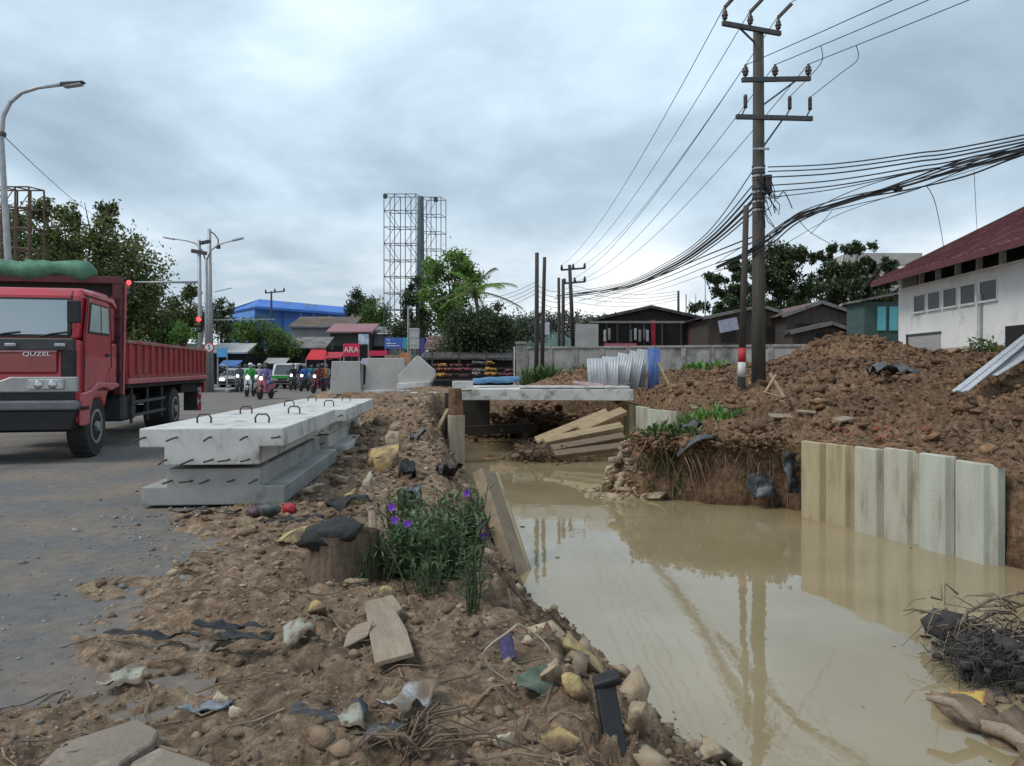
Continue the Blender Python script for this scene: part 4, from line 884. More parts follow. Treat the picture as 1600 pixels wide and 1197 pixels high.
for a, ya, b, yb, r, lab, m_ in (((1448, 1090), 5.3, (1530, 1135), 5.1, .035, 'pale driftwood stick pointing into the water', M_WOODG), ((1510, 1128), 5.2, (1640, 1190), 4.75, .05, 'thick pale branch lying at the lower right corner', M_WOODG),
                             ((1490, 970), 7.2, (1600, 925), 7.3, .018, 'arched thin branch over the brushwood', M_TWIG), ((1480, 1000), 6.9, (1610, 940), 7.0, .022, 'brown branch slanting over the brushwood', M_TWIG)):
    A, B = P(*a, ya), P(*b, yb); mid = A.lerp(B, .5)+Vector((0, 0, .06))
    tag(MB().tube([A, A.lerp(mid, .6), mid, mid.lerp(B, .6), B], [r*.5, r*.9, r, r, r*.9], 7).build('branch', m_, smooth=True), lab, 'branch')
sheet('packet', 1512, 1096, .22, .13, mat('yellow_packet', (.45, .30, .06), .5, (.30, .14, .06), 14, .3, 12, thr=(.5, .6)), 'yellow and red snack packet beside the burnt brushwood', 'packet', -.5, 8, 5, .06, .003, 0, pos=P(1512, 1096, 5.55)+Vector((0, 0, .02)), pitch=.5)
p = np.array([[3.2+random.random()*2.2, 4.6+random.random()*1.2, -1.03] for _ in range(200)]); scatter_rocks('wet_mud', p, rng.lognormal(-2.2, .4, 200), M_CLODL, 'wet mud lumps at the lower right corner', .35)
# flakes floating on the water
xy = np.stack([rng.uniform(-1.5, 6, 2600), rng.uniform(4.5, 20, 2600)], -1); dd_ = canal_d(xy[:, 0], xy[:, 1]); xy = xy[(dd_ < -.03) & (dd_ > -rng.exponential(.22, 2600)-.03)]
scatter_rocks('floating_flakes', np.concatenate([xy, np.full((len(xy), 1), -1.0)], 1), rng.lognormal(-4.4, .5, len(xy)), M_TWIG, 'bits of litter and bark floating along the water edge', .15)
# ------------------------------------------------------------------ power poles and wires
PX, PY_ = 6.53, 20.0
def insulator(parent, p, h=.34, r=.07, rod=True):
    prof = [(.025, 0), (.03, .05), (r*.8, .07), (r*.8, .1), (r*.55, .12), (r, .14), (r, .18), (r*.6, .2), (r*.85, .24), (r*.5, .28), (.035, h-.04), (.035, h)]
    return MB().lathe(p, prof, 10).build('insulator', mat('brown_porcelain', (.045, .03, .028), .35, (.03, .022, .02), 6), parent, True)
def crossarm(parent, A, B):
    return MB().beam(A, B, .09, .12).build('crossarm', M_DARKST, parent, bevel=.006)
o = empty('power_pole', (PX, PY_, hz1(PX, PY_)-.3), 0, 'tall concrete and timber power pole with three crossarms', 'power pole')
zb = o.location.z
def lp(px, py, Y=PY_): return P(px, py, Y)-Vector(o.location)
MB().tube([(0, 0, 0), (0, 0, 3), (0, 0, 6), lp(1185, 46)], [.185, .17, .155, .135], 14).build('shaft', mat('pole_shaft', (.085, .075, .064), .85, (.055, .048, .042), 2.4, .4, 20, stretch=(4, 4, .5)), o, True)
A1, B1 = lp(1126, 41, 19.55)+Vector((0, -.17, 0)), lp(1216, 57, 20.25)+Vector((0, -.17, 0)); crossarm(o, A1, B1)
A2, B2 = lp(1156, 129, 19.75)+Vector((0, -.18, 0)), lp(1262, 127, 20.15)+Vector((0, -.18, 0)); crossarm(o, A2, B2)
A3, B3 = lp(1147, 186, 19.75)+Vector((0, -.18, 0)), lp(1265, 189, 20.15)+Vector((0, -.18, 0)); crossarm(o, A3, B3)
TOPS = []; MIDS = []
for t in (.04, .47, .96):
    q = A1.lerp(B1, t); insulator(o, q+Vector((0, 0, .05)), .42, .085); TOPS.append(q+Vector(o.location)+Vector((.0, 0, .46)))
    MB().beam(q+Vector((.0, 0, .42)), q+Vector((.26, -.28, .66)), .07, .07).build('cutout_arm', M_DARKST, o)
for t in (.05, .48, .97):
    q = A2.lerp(B2, t); insulator(o, q+Vector((0, 0, .05)), .34, .09); MIDS.append(q+Vector(o.location)+Vector((0, 0, .38)))
for t in (.12, .70, .97):
    q = A3.lerp(B3, t); mb = MB(); mb.tube([q+Vector((-.1, 0, .04)), q+Vector((-.02, 0, .2)), q+Vector((0, 0, .26))], .02, 6); mb.build('fuse_bracket', M_DARKST, o)
    MB().lathe(q+Vector((0, 0, .22)), [(.03, 0), (.055, .03), (.05, .1), (.055, .15), (.05, .2), (.055, .27), (.045, .34), (.03, .36)], 8).build('fuse', mat('dark_porcelain', (.035, .025, .028), .35), o, True)
MB().beam(A1.lerp(B1, .25), lp(1183, 70), .04, .04).build('brace', M_DARKST, o); MB().beam(A2.lerp(B2, .82), lp(1190, 166), .04, .04).build('brace', M_DARKST, o)
MB().beam(A3.lerp(B3, .62), lp(1190, 233), .04, .04).build('brace', M_DARKST, o)
MB().beam(lp(1173, 236)+Vector((0, -.2, 0)), lp(1198, 236)+Vector((0, -.2, 0)), .05, .05).build('step_bar', M_STEEL, o)
for k, yy in enumerate((262, 266, 272, 278, 296, 303, 312, 318, 326, 331)):
    MB().lathe(Vector((0, 0, lp(1185, yy).z)), [(.168, 0), (.176, .01), (.176, .045), (.168, .055)], 14).build('clamp_band', M_STEEL if k % 2 else M_DARKST, o)
MB().box(lp(1197, 290)+Vector((.02, -.1, 0)), (.16, .14, .5)).build('cable_bracket', M_DARKST, o); 
mb = MB()
for k in range(22):
    a = lp(1176+random.uniform(0, 24), 268+random.uniform(0, 60))+Vector((0, -.19, 0)); b = a+Vector((random.uniform(-.35, .5), random.uniform(-.1, .05), random.uniform(-.9, -.2)))
    mb.tube([a, a.lerp(b, .5)+Vector((random.uniform(-.2, .2), -.05, -.08)), b], .011, 4, False)
ob = mb.build('tangled_leads', M_BLACK, o); ob['kind'] = 'stuff'
# timber stay pole with painted bands
q = on(P(1157, 614, 19).x, 19, -.3); o2 = empty('stay_pole', q, 0, 'thin timber pole painted red, white and black at its foot beside the power pole', 'pole')
top = P(1166, 322, 19.4)-q; bands = [(0, .52, M_DARK, 'shaft_foot'), (.52, .86, mat('white_band', (.55, .55, .55), .6, (.4, .4, .4), 4), 'white_band'), (.86, 1.22, mat('red_band', (.42, .025, .03), .6, (.3, .02, .02), 4), 'red_band')]
H_ = top.z; bz = .3+(hz1(q.x, 19)-q.z-.3)
def at(z): return Vector((top.x*z/H_, top.y*z/H_, z))
MB().tube([at(1.55), at(H_)], [.088, .07], 10).build('shaft', M_WOODP, o2, True)
for a, b, m_, nm in ((0, .83, M_DARK, 'black_band'), (.83, 1.20, MATS['white_band'], 'white_band'), (1.20, 1.56, MATS['red_band'], 'red_band')): MB().tube([at(a), at(b)], [.1, .1], 12).build(nm, m_, o2, True)
def wire(label, pts, r=.012, sag=0, n=20, name='overhead_wire', cat='wire', group='overhead wires', m=None):
    pts = [Vector(q) for q in pts]; out = []
    if len(pts) == 2:
        a, b = pts; out = [a.lerp(b, t)-Vector((0, 0, sag*4*t*(1-t))) for t in np.linspace(0, 1, n)]
    else:
        for i in range(len(pts)-1):
            p0 = pts[max(i-1, 0)]; p1 = pts[i]; p2 = pts[i+1]; p3 = pts[min(i+2, len(pts)-1)]
            for t in np.linspace(0, 1, 8, endpoint=(i == len(pts)-2)):
                out.append(.5*((2*p1)+(p2-p0)*t+(2*p0-5*p1+4*p2-p3)*t*t+(3*p1-p0-3*p2+p3)*t**3))
    return tag(MB().tube(out, r, 5, False).build(name, m or mat('wire_black', (.03, .03, .034), .6, (.022, .022, .025), 4), smooth=True), label, cat, group)
FARP = Vector((P(897, 420, 60).x, 60, 0))
D_ = Vector((.40, -.92, 0)).normalized()
nm3 = ('left', 'middle', 'right')
for i in range(3):
    wire(f'thin line leaving the {nm3[i]} insulator of the top crossarm over the camera', [TOPS[i]+Vector((.26, -.28, .24)), TOPS[i]+D_*48+Vector((0, 0, .2))], .011, 1.0)
    wire(f'thin line from the {nm3[i]} insulator of the top crossarm to the far pole', [TOPS[i], P(880+i*17, 413, 60)], .011, .9)
    wire(f'thin line leaving the {nm3[i]} insulator of the second crossarm over the camera', [MIDS[i], MIDS[i]+D_*48+Vector((0, 0, .5))], .011, 1.0)
    wire(f'thin line from the {nm3[i]} insulator of the second crossarm to the far pole', [MIDS[i], P(884+i*15, 440, 60)], .011, 1.1)
for i in (1, 2):
    a = MIDS[i]+D_*1.55+Vector((0, 0, -.11)); b = Vector(o.location)+A3.lerp(B3, (.12, .70, .97)[i])+Vector((0, 0, .56))
    wire(f'dropper lead curving down to the {nm3[i]} fuse', [a, a+Vector((.03, 0, -.35)), a.lerp(b, .5)+Vector((.18, 0, -.05)), b], .010)
for k, (y0, y1, r_) in enumerate(((261, 211, .016), (268, 217, .016), (277, 222, .018), (290, 227, .016), (300, 231, .016), (309, 226, .012))):
    a = P(1200, y0, 19.8); b = P(1600, y1, 13.45); wire('cable %s in the fan of cables right of the pole' % ('topmost', 'second from the top', 'third from the top', 'third from the bottom', 'second from the bottom', 'lowest')[k], [a, a.lerp(b, .33)-Vector((0, 0, .12)), a.lerp(b, .66)-Vector((0, 0, .1)), b, b+(b-a)*1.6+Vector((0, 0, .9))], r_)
BC = [P(1120, 418, 23), P(1165, 398, 20.2), P(1205, 372, 19.6), P(1250, 340, 18.6), P(1330, 313, 17.2), P(1420, 289, 15.8), P(1510, 262, 14.5), P(1600, 237, 13.45), P(1800, 178, 11.4)]
def cr(pts):
    out = []
    for i in range(len(pts)-1):
        p0 = pts[max(i-1, 0)]; p1 = pts[i]; p2 = pts[i+1]; p3 = pts[min(i+2, len(pts)-1)]
        for t in np.linspace(0, 1, 6, endpoint=(i == len(pts)-2)): out.append(.5*((2*p1)+(p2-p0)*t+(2*p0-5*p1+4*p2-p3)*t*t+(3*p1-p0-3*p2+p3)*t**3))
    return out
o = empty('cable_bundle', BC[1], 0, 'thick sagging bundle of black cables running right from the pole', 'cable bundle')
for k in range(11):
    a = k*.9; off = Vector((math.cos(a)*.03, 0, math.sin(a)*(.03+.012*k))); pts = [q+off*(1+.9*math.sin(i*1.7+k*2.1))-BC[1] for i, q in enumerate(BC)]
    MB().tube(cr(pts), (.010, .014, .018)[k % 3], 5, False).build('cable', MATS['wire_black'], o, True)
MB().ell(P(1402, 295, 16.1)-BC[1], (.12, .08, .06), 8, 6).build('splice_box', M_BLACK, o)
wire('thin loose wire sagging below the black cable bundle', [P(1185, 408, 20), P(1300, 340, 17.8), P(1445, 290, 15.3), P(1600, 240, 13.4)], .007)
wire('dangling wire hanging from the bundle to the red roof', [P(1447, 289, 15.4), P(1462, 320, 17), P(1475, 388, 22)], .008)
wire('faint vertical wire hanging above the red roof', [P(1522, 268, 14.6), P(1525, 330, 18), P(1527, 365, 21)], .006)
wire('stray wire crossing below the bundle to the trees', [P(1245, 338, 18.8), P(1265, 362, 20), P(1310, 388, 24)], .009)
wire('stray wire end dropping from the bundle to the crossing', [P(1300, 330, 18), P(1280, 352, 19), P(1266, 366, 20)], .008)
wire('short coiled lead hanging off the right of the pole', [P(1200, 275, 19.8), P(1212, 310, 19.7), P(1225, 300, 19.5), P(1238, 326, 19.4)], .014)
LC = [(1180, 262), (1180, 285), (1180, 297), (1180, 310), (1180, 322), (1180, 330)]
for k, (x0, y0) in enumerate(LC):
    e = [(880, 458), (884, 461), (890, 463), (870, 462), (866, 467), (905, 470)][k]
    wire('cable %s running from the pole down to the far poles' % ('highest', 'second highest', 'third highest', 'third lowest', 'second lowest', 'lowest')[k], [P(x0, y0, 20), P(1105+k*2, 364+k*4, 25), P(1040+k*2, 411+k*2.5, 33), P(970, 443+k*2.2, 46), P(*e, 59)], (.016, .018, .03, .045, .03, .02)[k])
for k, (y0, y1) in enumerate(((368, 462), (378, 468), (392, 474), (412, 476))):
    wire('slack cable %s below the main run left of the pole' % ('first', 'second', 'third', 'fourth')[k], [P(1181, y0, 20), P(1110, y0*.55+y1*.42, 25), P(1020, y0*.25+y1*.74, 36), P(930, y1, 55)], (.022, .016, .012, .008)[k])
# far poles
def far_pole(px, py0, py1, Y, r, label, arms=(), m=M_WOODP, lean=0):
    a = P(px, py1, Y); b = P(px+lean, py0, Y); ob = empty('power_pole', a, 0, label, 'power pole', 'poles behind the canal')
    MB().tube([Vector((0, 0, -1)), (b-a)*.5, b-a], [r, r*.92, r*.8], 8).build('shaft', m, ob, True)
    for (x0, x1, yy) in arms:
        A, B = P(x0, yy, Y)-a, P(x1, yy-3, Y)-a; MB().beam(A, B, .12, .14).build('crossarm', M_DARKST, ob)
        for t in (.04, .5, .96): MB().lathe(A.lerp(B, t), [(.05, 0), (.12, .1), (.12, .2), (.07, .25), (.1, .32), (.04, .42)], 7).build('insulator', M_DARKST, ob)
    return ob
far_pole(896, 414, 545, 60, .17, 'far power pole with two crossarms', ((876, 915, 422), (881, 915, 443)), lean=-6)
far_pole(838, 395, 598, 38, .12, 'taller of two bare poles standing close together in the weeds', lean=1)
far_pole(846, 402, 596, 38.4, .11, 'shorter of two bare poles standing close together in the weeds', lean=5)
far_pole(874, 434, 585, 44, .10, 'thin bare pole between the pair and the far power pole', lean=-1)
far_pole(880, 436, 580, 46, .12, 'wire-wrapped pole left of the far power pole', lean=0)
far_pole(1060, 455, 525, 62, .11, 'short dark pole with meter box behind the dark roof'); far_pole(1072, 460, 525, 64, .05, 'thin mast behind the dark roof, left of two'); far_pole(1087, 460, 525, 64, .05, 'thin mast behind the dark roof, right of two', m=M_STEEL)
far_pole(1102, 434, 525, 50, .045, 'pale slender mast right of the dark roofed house', m=M_STEEL)
for k in range(9):
    y0 = 442+k*4.2; e = (1062, 452+k*2.2) if k % 2 else (840, 446+k*4)
    wire('thin service wire number %s counted down among the crossing wires' % ('one', 'two', 'three', 'four', 'five', 'six', 'seven', 'eight', 'nine')[k], [P(896, y0, 60), P(*e, 62 if k % 2 else 38.2)], .014, .5)
for k in range(4): wire('wire %s running left from the bare poles to the palm' % ('highest', 'second', 'third', 'lowest')[k], [P(838, 440+k*6, 38), P(740, 462+k*7, 60)], .012, .4)
# ------------------------------------------------------------------ boundary wall
M_WALL = mat('wall_plaster', (.38, .37, .35), .9, (.25, .245, .235), 1.2, .4, 20, c3=(.12, .12, .115), s3=.9, t3=(.50, .66), world=True)
W0, W1 = Vector((P(822, 0, 40).x, 40, 0)), Vector((P(1350, 0, 35).x, 35, 0))
o = empty('boundary_wall', W0, 0, 'long grey plastered boundary wall behind the dug earth', 'wall')
nb = 12; dv = (W1-W0)/nb; ang = math.atan2(dv.y, dv.x); Lw = dv.length
for i in range(nb):
    c = dv*(i+.5); MB().box((c.x, c.y, 1.35), (Lw-.24, .14, 2.3), ang).build('wall_panel', M_WALL, o)
    MB().box((c.x, c.y, 2.56), (Lw-.02, .26, .12), ang).build('coping', M_CONC2, o, bevel=.015)
for i in range(nb+1): c = dv*i; MB().box((c.x, c.y, 1.35), (.24, .22, 2.3), ang).build('pier', M_CONC2, o)
c = P(814, 600, 39); o = empty('gate_pillar', (c.x, c.y, .3), 0, 'grey gate pillar at the left end of the boundary wall', 'pillar')
MB().box((0, 0, 1.2), (.5, .4, 2.4)).build('shaft', M_CONC2, o, bevel=.02); MB().box((0, 0, 2.48), (.62, .5, .14)).build('cap', M_CONC2, o, bevel=.02); MB().cyl((-.34, -.1, 0), (-.34, -.1, 2.3), .03).build('drain_pipe', M_WHITE, o)
# low weeds at the poles
tuft(on(P(845, 0, 37.4).x, 37.4), 1.25, 420, .9, 'tall weeds round the pair of bare poles', M_LEAF3, .05, group='weeds by the boundary wall')
tuft(on(P(945, 0, 34).x, 34), .6, 300, 1.6, 'yellowish weeds in front of the boundary wall', MATS['olive_leaf'], .05, group='weeds by the boundary wall')
tuft(on(P(1100, 0, 33).x, 33), .5, 200, 1.0, 'green creeper patch at the foot of the boundary wall', M_LEAF2, .06, group='weeds by the boundary wall')
# ------------------------------------------------------------------ houses
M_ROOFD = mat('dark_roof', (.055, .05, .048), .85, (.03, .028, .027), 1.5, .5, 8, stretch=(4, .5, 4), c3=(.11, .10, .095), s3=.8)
M_ROOFR = mat('rusty_roof', (.15, .07, .065), .85, (.09, .05, .047), 1.5, .5, 8, c3=(.2, .18, .17), s3=.9)
M_ROOFG = mat('grey_roof', (.20, .195, .19), .8, (.13, .125, .12), 1.2, .4, 8, c3=(.10, .08, .07), s3=.8)
def gable(label, px0, px1, apx, ay, ey, by, Y, depth, roofm, wallm, group=None, oh=.35, name='house', wins=2, lean=0, door=True):
    """gable end facing the camera: px0..px1 eaves, apex (apx, ay), eaves at ey, base by"""
    a = P(px0, by, Y); b = P(px1, by, Y); ob = empty(name, a.lerp(b, .5), lean, label, 'house', group); c = ob.location
    w = (b-a).length; he = (by-ey)/F*Y; ha = (by-ay)/F*Y; ax = P(apx, by, Y).x-c.x
    x0, x1 = -w/2+oh, w/2-oh; hb = -2.5
    sl0 = (ha-he)/(ax+w/2); sl1 = (ha-he)/(w/2-ax)
    MB().prism([(x0, hb), (x1, hb), (x1, he+sl1*oh-.12), (ax, ha-.14), (x0, he+sl0*oh-.12)], .25, depth, 'Y').build('wall', wallm, ob)
    for s_, xa, xb in ((0, -w/2, ax), (1, ax, w/2)):
        za, zb_ = (he, ha) if s_ == 0 else (ha, he); A, B = Vector((xa, 0, za)), Vector((xb, 0, zb_)); nrm = Vector((-(B-A).z, 0, (B-A).x)).normalized()*.1
        rf = MB().add([A, B, B+nrm, A+nrm]+[q+Vector((0, depth+.4, 0)) for q in (A, B, B+nrm, A+nrm)], [(0, 1, 2, 3), (7, 6, 5, 4), (0, 4, 5, 1), (1, 5, 6, 2), (2, 6, 7, 3), (3, 7, 4, 0)]).build('roof', roofm, ob)
        MB().beam(A+Vector((0, -.03, .0)), B+Vector((0, -.03, .0)), .05, .2).build('fascia', M_ROOFG, rf)
    for k in range(wins):
        xx = x0+(x1-x0)*(k+.5)/wins; MB().box((xx, .22, he*.5), (.9, .06, .9)).build('window', M_DARK, ob)
    return ob
M_PLANKD = mat('dark_boards', (.075, .06, .05), .9, (.045, .037, .032), 2, .4, 10, stretch=(5, 5, .5))
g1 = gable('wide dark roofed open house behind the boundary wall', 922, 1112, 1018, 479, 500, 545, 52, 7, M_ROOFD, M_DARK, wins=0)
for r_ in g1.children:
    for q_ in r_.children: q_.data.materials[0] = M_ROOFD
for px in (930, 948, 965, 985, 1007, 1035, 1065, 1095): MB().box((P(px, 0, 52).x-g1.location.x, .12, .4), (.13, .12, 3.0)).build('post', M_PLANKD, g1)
MB().box((0, -.1, (545-500)/F*52-.15), (8.6, .08, .14)).build('fascia', mat('pale_fascia', (.22, .215, .21), .8), g1)
MB().box((P(1021, 0, 52).x-g1.location.x, .08, .9), (.28, .06, 2.2)).build('red_banner', mat('red_cloth', (.38, .02, .04), .7), g1)
MB().box((P(1090, 0, 52).x-g1.location.x, .08, .6), (1.3, .06, 1.5)).build('red_panel', mat('maroon_panel', (.16, .045, .05), .8), g1)
MB().box((P(968, 0, 52).x-g1.location.x, -.4, .2), (2.2, .1, .32)).build('counter', mat('pink_counter', (.5, .13, .18), .7), g1)
for k, px in enumerate((946, 953, 987, 994, 1001, 1008, 1013)): MB().box((P(px, 0, 51.5).x-g1.location.x, -.15, .9+.1*(k % 2)), (.16, .1, .8)).build('hanging_cloth', mat('grey_cloth%d' % (k % 3), ((.42, .42, .41), (.25, .25, .26), (.12, .12, .13))[k % 3], .8), g1)
gable('dark weathered house with a pale sign right of the power pole foot', 1098, 1250, 1190, 478, 497, 545, 47, 6, M_ROOFD, M_PLANKD, wins=2)
h3 = gable('weathered house with two stacked gables before the flat crowned trees', 1222, 1352, 1284, 472, 494, 540, 45, 6, M_ROOFR, M_PLANKD, wins=2)
gable('low front gable porch of the weathered house', 1235, 1345, 1300, 505, 520, 545, 42.5, 1.5, M_ROOFD, M_PLANKD, wins=1, oh=.2)
tag(MB().box(P(1138, 508, 45.5), (1.15, .06, .75), M=Matrix.Rotation(-.2, 3, 'Y')).build('sign_panel', mat('lilac_panel', (.36, .36, .46), .6)), 'pale lilac panel under the roof left of the power pole', 'sign')
tag(MB().box(P(917, 524, 50), (1.5, .2, 1.5)).build('shed_wall', mat('pale_wall', (.42, .42, .41), .85, (.3, .3, .29), 1)), 'pale rendered shed wall left of the dark roofed house', 'wall')
o = empty('shed', P(1380, 515, 38), 0, 'turquoise painted shed left of the white building', 'shed')
MB().box((0, 1.0, -.2), (1.9, 2, 3.2)).build('wall', mat('dark_green_boards', (.06, .10, .09), .8), o)
for k, xx in enumerate((-.1, .5)): MB().box((xx, -.03, .55), (.42, .08, 1.2)).build('shutter', mat('turquoise_paint', (.10, .48, .48), .6, (.14, .38, .46), 5), o)
MB().beam(Vector((-1.2, .8, 1.45)), Vector((1.1, .8, 1.9)), 2.4, .1).build('roof', M_ROOFG, o)
# white building
def white_building():
    Yc = 30.0; Xc = P(1408, 0, Yc).x; dirv = Vector((-.09, -1, 0)).normalized(); Lb = 16.0; zt = 4.55
    o = empty('white_building', (Xc, Yc, 0), 0, 'white rendered building with dark red roof at the right border', 'building')
    ang = math.atan2(dirv.y, dirv.x); Rz = Matrix.Rotation(ang, 3, 'Z')   # local u along wall towards camera, v = outward (left)
    nrm = Vector((dirv.y, -dirv.x, 0))
    def U(u, v, z): q = dirv*u+nrm*v; return Vector((q.x, q.y, z))
    def bx(name, u0, u1, v0, v1, z0, z1, m, par=o, bev=0):
        c = U((u0+u1)/2, (v0+v1)/2, (z0+z1)/2); return MB().box(c, (u1-u0, abs(v1-v0), z1-z0), M=Rz).build(name, m, par, bevel=bev)
    mw = mat('white_render', (.74, .735, .715), .85, (.66, .65, .63), .8, .2, 20, c3=(.38, .34, .28), s3=.7, t3=(.57, .74), world=True)
    mp = mat('peeling_base', (.46, .38, .28), .9, (.36, .30, .22), 1.5, .3, 20, world=True)
    bx('wall', 0, Lb, -.3, 0, 2.7, zt, mw); bx('base_wall', 0, Lb, -.3, .004, .8, 2.2, mp)
    bx('wall', 0, .5, -.298, .002, 2.2, 2.7, mw); bx('wall', 2.9, Lb, -.3, 0, 2.2, 2.7, mw)
    bx('gable_wall', -.28, 0, -9, -.01, .8, zt+1.0, mw)
    # px of windows -> u
    def u_at(px):
        k = (px-800)/F; # Xc + d.x u = k (Yc + d.y u)
        return (k*Yc-Xc)/(dirv.x-k*dirv.y)
    for i, (a, b) in enumerate(((1429, 1446), (1451, 1469), (1475, 1495), (1502, 1524), (1532, 1558), (1640, 1680))):
        u0, u1 = u_at(a), u_at(b); w = bx('window', u0, u1, -.1, .012, 3.62, 4.22, mat('dull_pane', (.06, .065, .068), .35, (.085, .09, .09), 2))
        bx('window_frame', u0-.06, u1+.06, 0, .03, 4.22, 4.29, M_WHITE, w); bx('window_sill', u0-.06, u1+.06, 0, .07, 3.55, 3.62, M_WHITE, w); bx('mullion', u0-.06, u0, 0, .03, 3.62, 4.22, M_WHITE, w); bx('mullion', u1, u1+.06, 0, .03, 3.62, 4.22, M_WHITE, w)
    bx('clerestory', 0, Lb, -.9, -.6, zt, 5.58, M_DARK)
    bx('wall_coping', -.02, Lb, -.32, .05, zt, zt+.08, M_WHITE)
    for i, px in enumerate((1431, 1457, 1487, 1520, 1556, 1600)): u = u_at(px); bx('post', u-.06, u+.06, -.28, -.12, zt+.08, 5.5, M_WHITE)
    rd = bx('roller_door', u_at(1420), u_at(1470), -.12, .015, .8, 2.72, mat('roller_grey', (.36, .35, .34), .7, (.3, .29, .28), 2, stretch=(.5, .5, 12)))
    bx('door_frame', u_at(1417), u_at(1420), 0, .04, .8, 2.78, M_DARKST, rd); bx('door_frame', u_at(1417), u_at(1471), 0, .04, 2.72, 2.80, M_DARKST, rd)
    bx('window', u_at(1571), u_at(1640), -.1, .012, 1.9, 2.75, M_DARK)
    bx('drain_pipe', u_at(1528), u_at(1531), .0, .09, 1.0, zt-.7, M_WHITE); bx('drain_pipe', u_at(1534), u_at(1536), .0, .06, 1.0, zt-.7, M_STEEL)
    mr = mat('red_roof', (.115, .028, .032), .75, (.08, .022, .026), 1.2, .3, 6, c3=(.16, .06, .055), s3=1.1)
    e, s_ = .9, .5
    def rp(u, v, dz=0): return U(u, v, 4.90+(e-v)*s_+dz)
    mb = MB(); Q = [rp(-.6, e), rp(Lb+.6, e), rp(Lb+.6, -9), rp(-.6, -9)]; T = [q+Vector((0, 0, .1)) for q in Q]
    mb.add(Q+T, [(3, 2, 1, 0), (4, 5, 6, 7), (0, 1, 5, 4), (1, 2, 6, 5), (2, 3, 7, 6), (3, 0, 4, 7)]); rf = mb.build('roof', mr, o)
    for k in range(38): u = -.55+k*.45; MB().beam(rp(u, e, .115), rp(u, -9, .115), .05, .03).build('roof_rib', mr, rf)
    MB().beam(rp(-.6, e+.02, -.02), rp(Lb, e+.02, -.02), .05, .2).build('fascia', mat('roof_fascia', (.12, .036, .038), .75), rf)
    for k in range(13): u = .2+k*1.25; MB().beam(rp(u, e, -.08), rp(u, -.6, -.08), .08, .12).build('rafter', M_DARKST, rf)
    return o
white_building()
c = G(1535, 585); 
o = bush(P(1535, 580, 21.5)+Vector((0, 0, .0)), .42, .4, .45, 900, .12, M_LEAF3, 'small dark bush against the white building', seed=4)
bush(P(1500, 612, 19), .55, .3, .35, 500, .1, mat('dark_weed', (.03, .034, .025), .7, (.05, .05, .04), 6, island=.4), 'dark withered bush on the earth before the white building', seed=5)
tag(MB().box(P(1365, 432, 95), (9.0, 6, 5)).build('concrete_building', mat('far_concrete', (.40, .39, .38), .9, (.3, .29, .28), .5)), 'pale unfinished concrete block behind the flat crowned trees', 'building')
# ------------------------------------------------------------------ trees
def leafm(n, c, c2): return mat(n, c, .6, c2, .35, island=.45, transl=.35, world=True)
LG1 = leafm('leaf_dark', (.075, .105, .045), (.045, .063, .03)); LG2 = leafm('leaf_mid', (.125, .20, .05), (.07, .12, .034)); LG3 = leafm('leaf_bright', (.17, .30, .06), (.095, .18, .04)); LG4 = leafm('leaf_olive', (.145, .165, .052), (.08, .098, .035)); LG5 = leafm('leaf_haze_grey', (.10, .125, .09), (.07, .09, .066))  # last leaf set is greyed, distance haze put into its colour
def tree(name, label, base, lobes, n, leaf, lm, tr=.22, group='trees', seed=1, density=14, up=.4, sig=.22, fork=None):
    r = np.random.default_rng(seed); base = Vector(base); o = empty(name, base, 0, label, 'tree', group)
    cl = []; sg = []
    for (cx, cy, cz, rx, ry, rz) in lobes:
        k = max(6, int(density*(rx*rz)**.75)); d = r.normal(0, 1, (k, 3)); d /= np.linalg.norm(d, axis=1)[:, None]
        rad = r.uniform(.45, 1.05, (k, 1)); cl.append(np.array([cx, cy, cz])+d*rad*np.array([rx, ry, rz])); sg.append(np.full(k, sig*(rx*rz)**.5*.9+.05))
    cl = np.concatenate(cl); sg = np.concatenate(sg)*r.uniform(.6, 1.3, len(cl))
    leaf_mesh('crown', cl, sg, n, leaf, lm, o, r, up=up)
    mb = MB(); zl = min(l[2]-l[5]*.5 for l in lobes); fk = zl if fork is None else fork; fk = max(.6, fk)
    mb.tube([(0, 0, -.5), (.05, 0, fk*.5), (0, 0, fk)], [tr*1.3, tr, tr*.8], 8)
    for l in lobes:
        c = Vector(l[:3]); mb.tube([(0, 0, fk*.9), Vector((0, 0, fk)).lerp(c, .5)+Vector((0, 0, .2)), c], [tr*.6, tr*.35, tr*.12], 6)
        for k in range(3):
            e = c+Vector(r.normal(0, 1, 3))*.6*min(l[3], l[5]); mb.tube([Vector((0, 0, fk)).lerp(c, .6), e], [tr*.22, tr*.05], 5, False)
    mb.build('trunk', M_BARK, o, True); return o
def L(base, px, py, wpx, hpx, Y, dy=0, dep=1.):
    q = P(px, py, Y)-Vector(base); return (q.x, q.y+dy, q.z, wpx/F*Y/2, wpx/F*Y/2*dep, hpx/F*Y/2)
b = P(130, 640, 52); b.z = 0
tree('broadleaf_tree', 'large dense dark green tree behind the red truck', b, [L(b, 130, 430, 130, 110, 52), L(b, 205, 440, 100, 110, 52), L(b, 60, 430, 110, 120, 52, 1), L(b, 170, 380, 90, 70, 52), L(b, 100, 375, 60, 60, 52), L(b, 230, 480, 70, 90, 52), L(b, 215, 530, 90, 60, 52), L(b, 165, 335, 34, 34, 52), L(b, 110, 340, 40, 30, 52), L(b, 66, 330, 36, 40, 52), L(b, 180, 500, 110, 90, 52, 1.5), L(b, 60, 500, 130, 90, 52, 2)], 34000, .28, LG4, .4, seed=3, fork=4.0)
b = P(15, 640, 54); b.z = 0
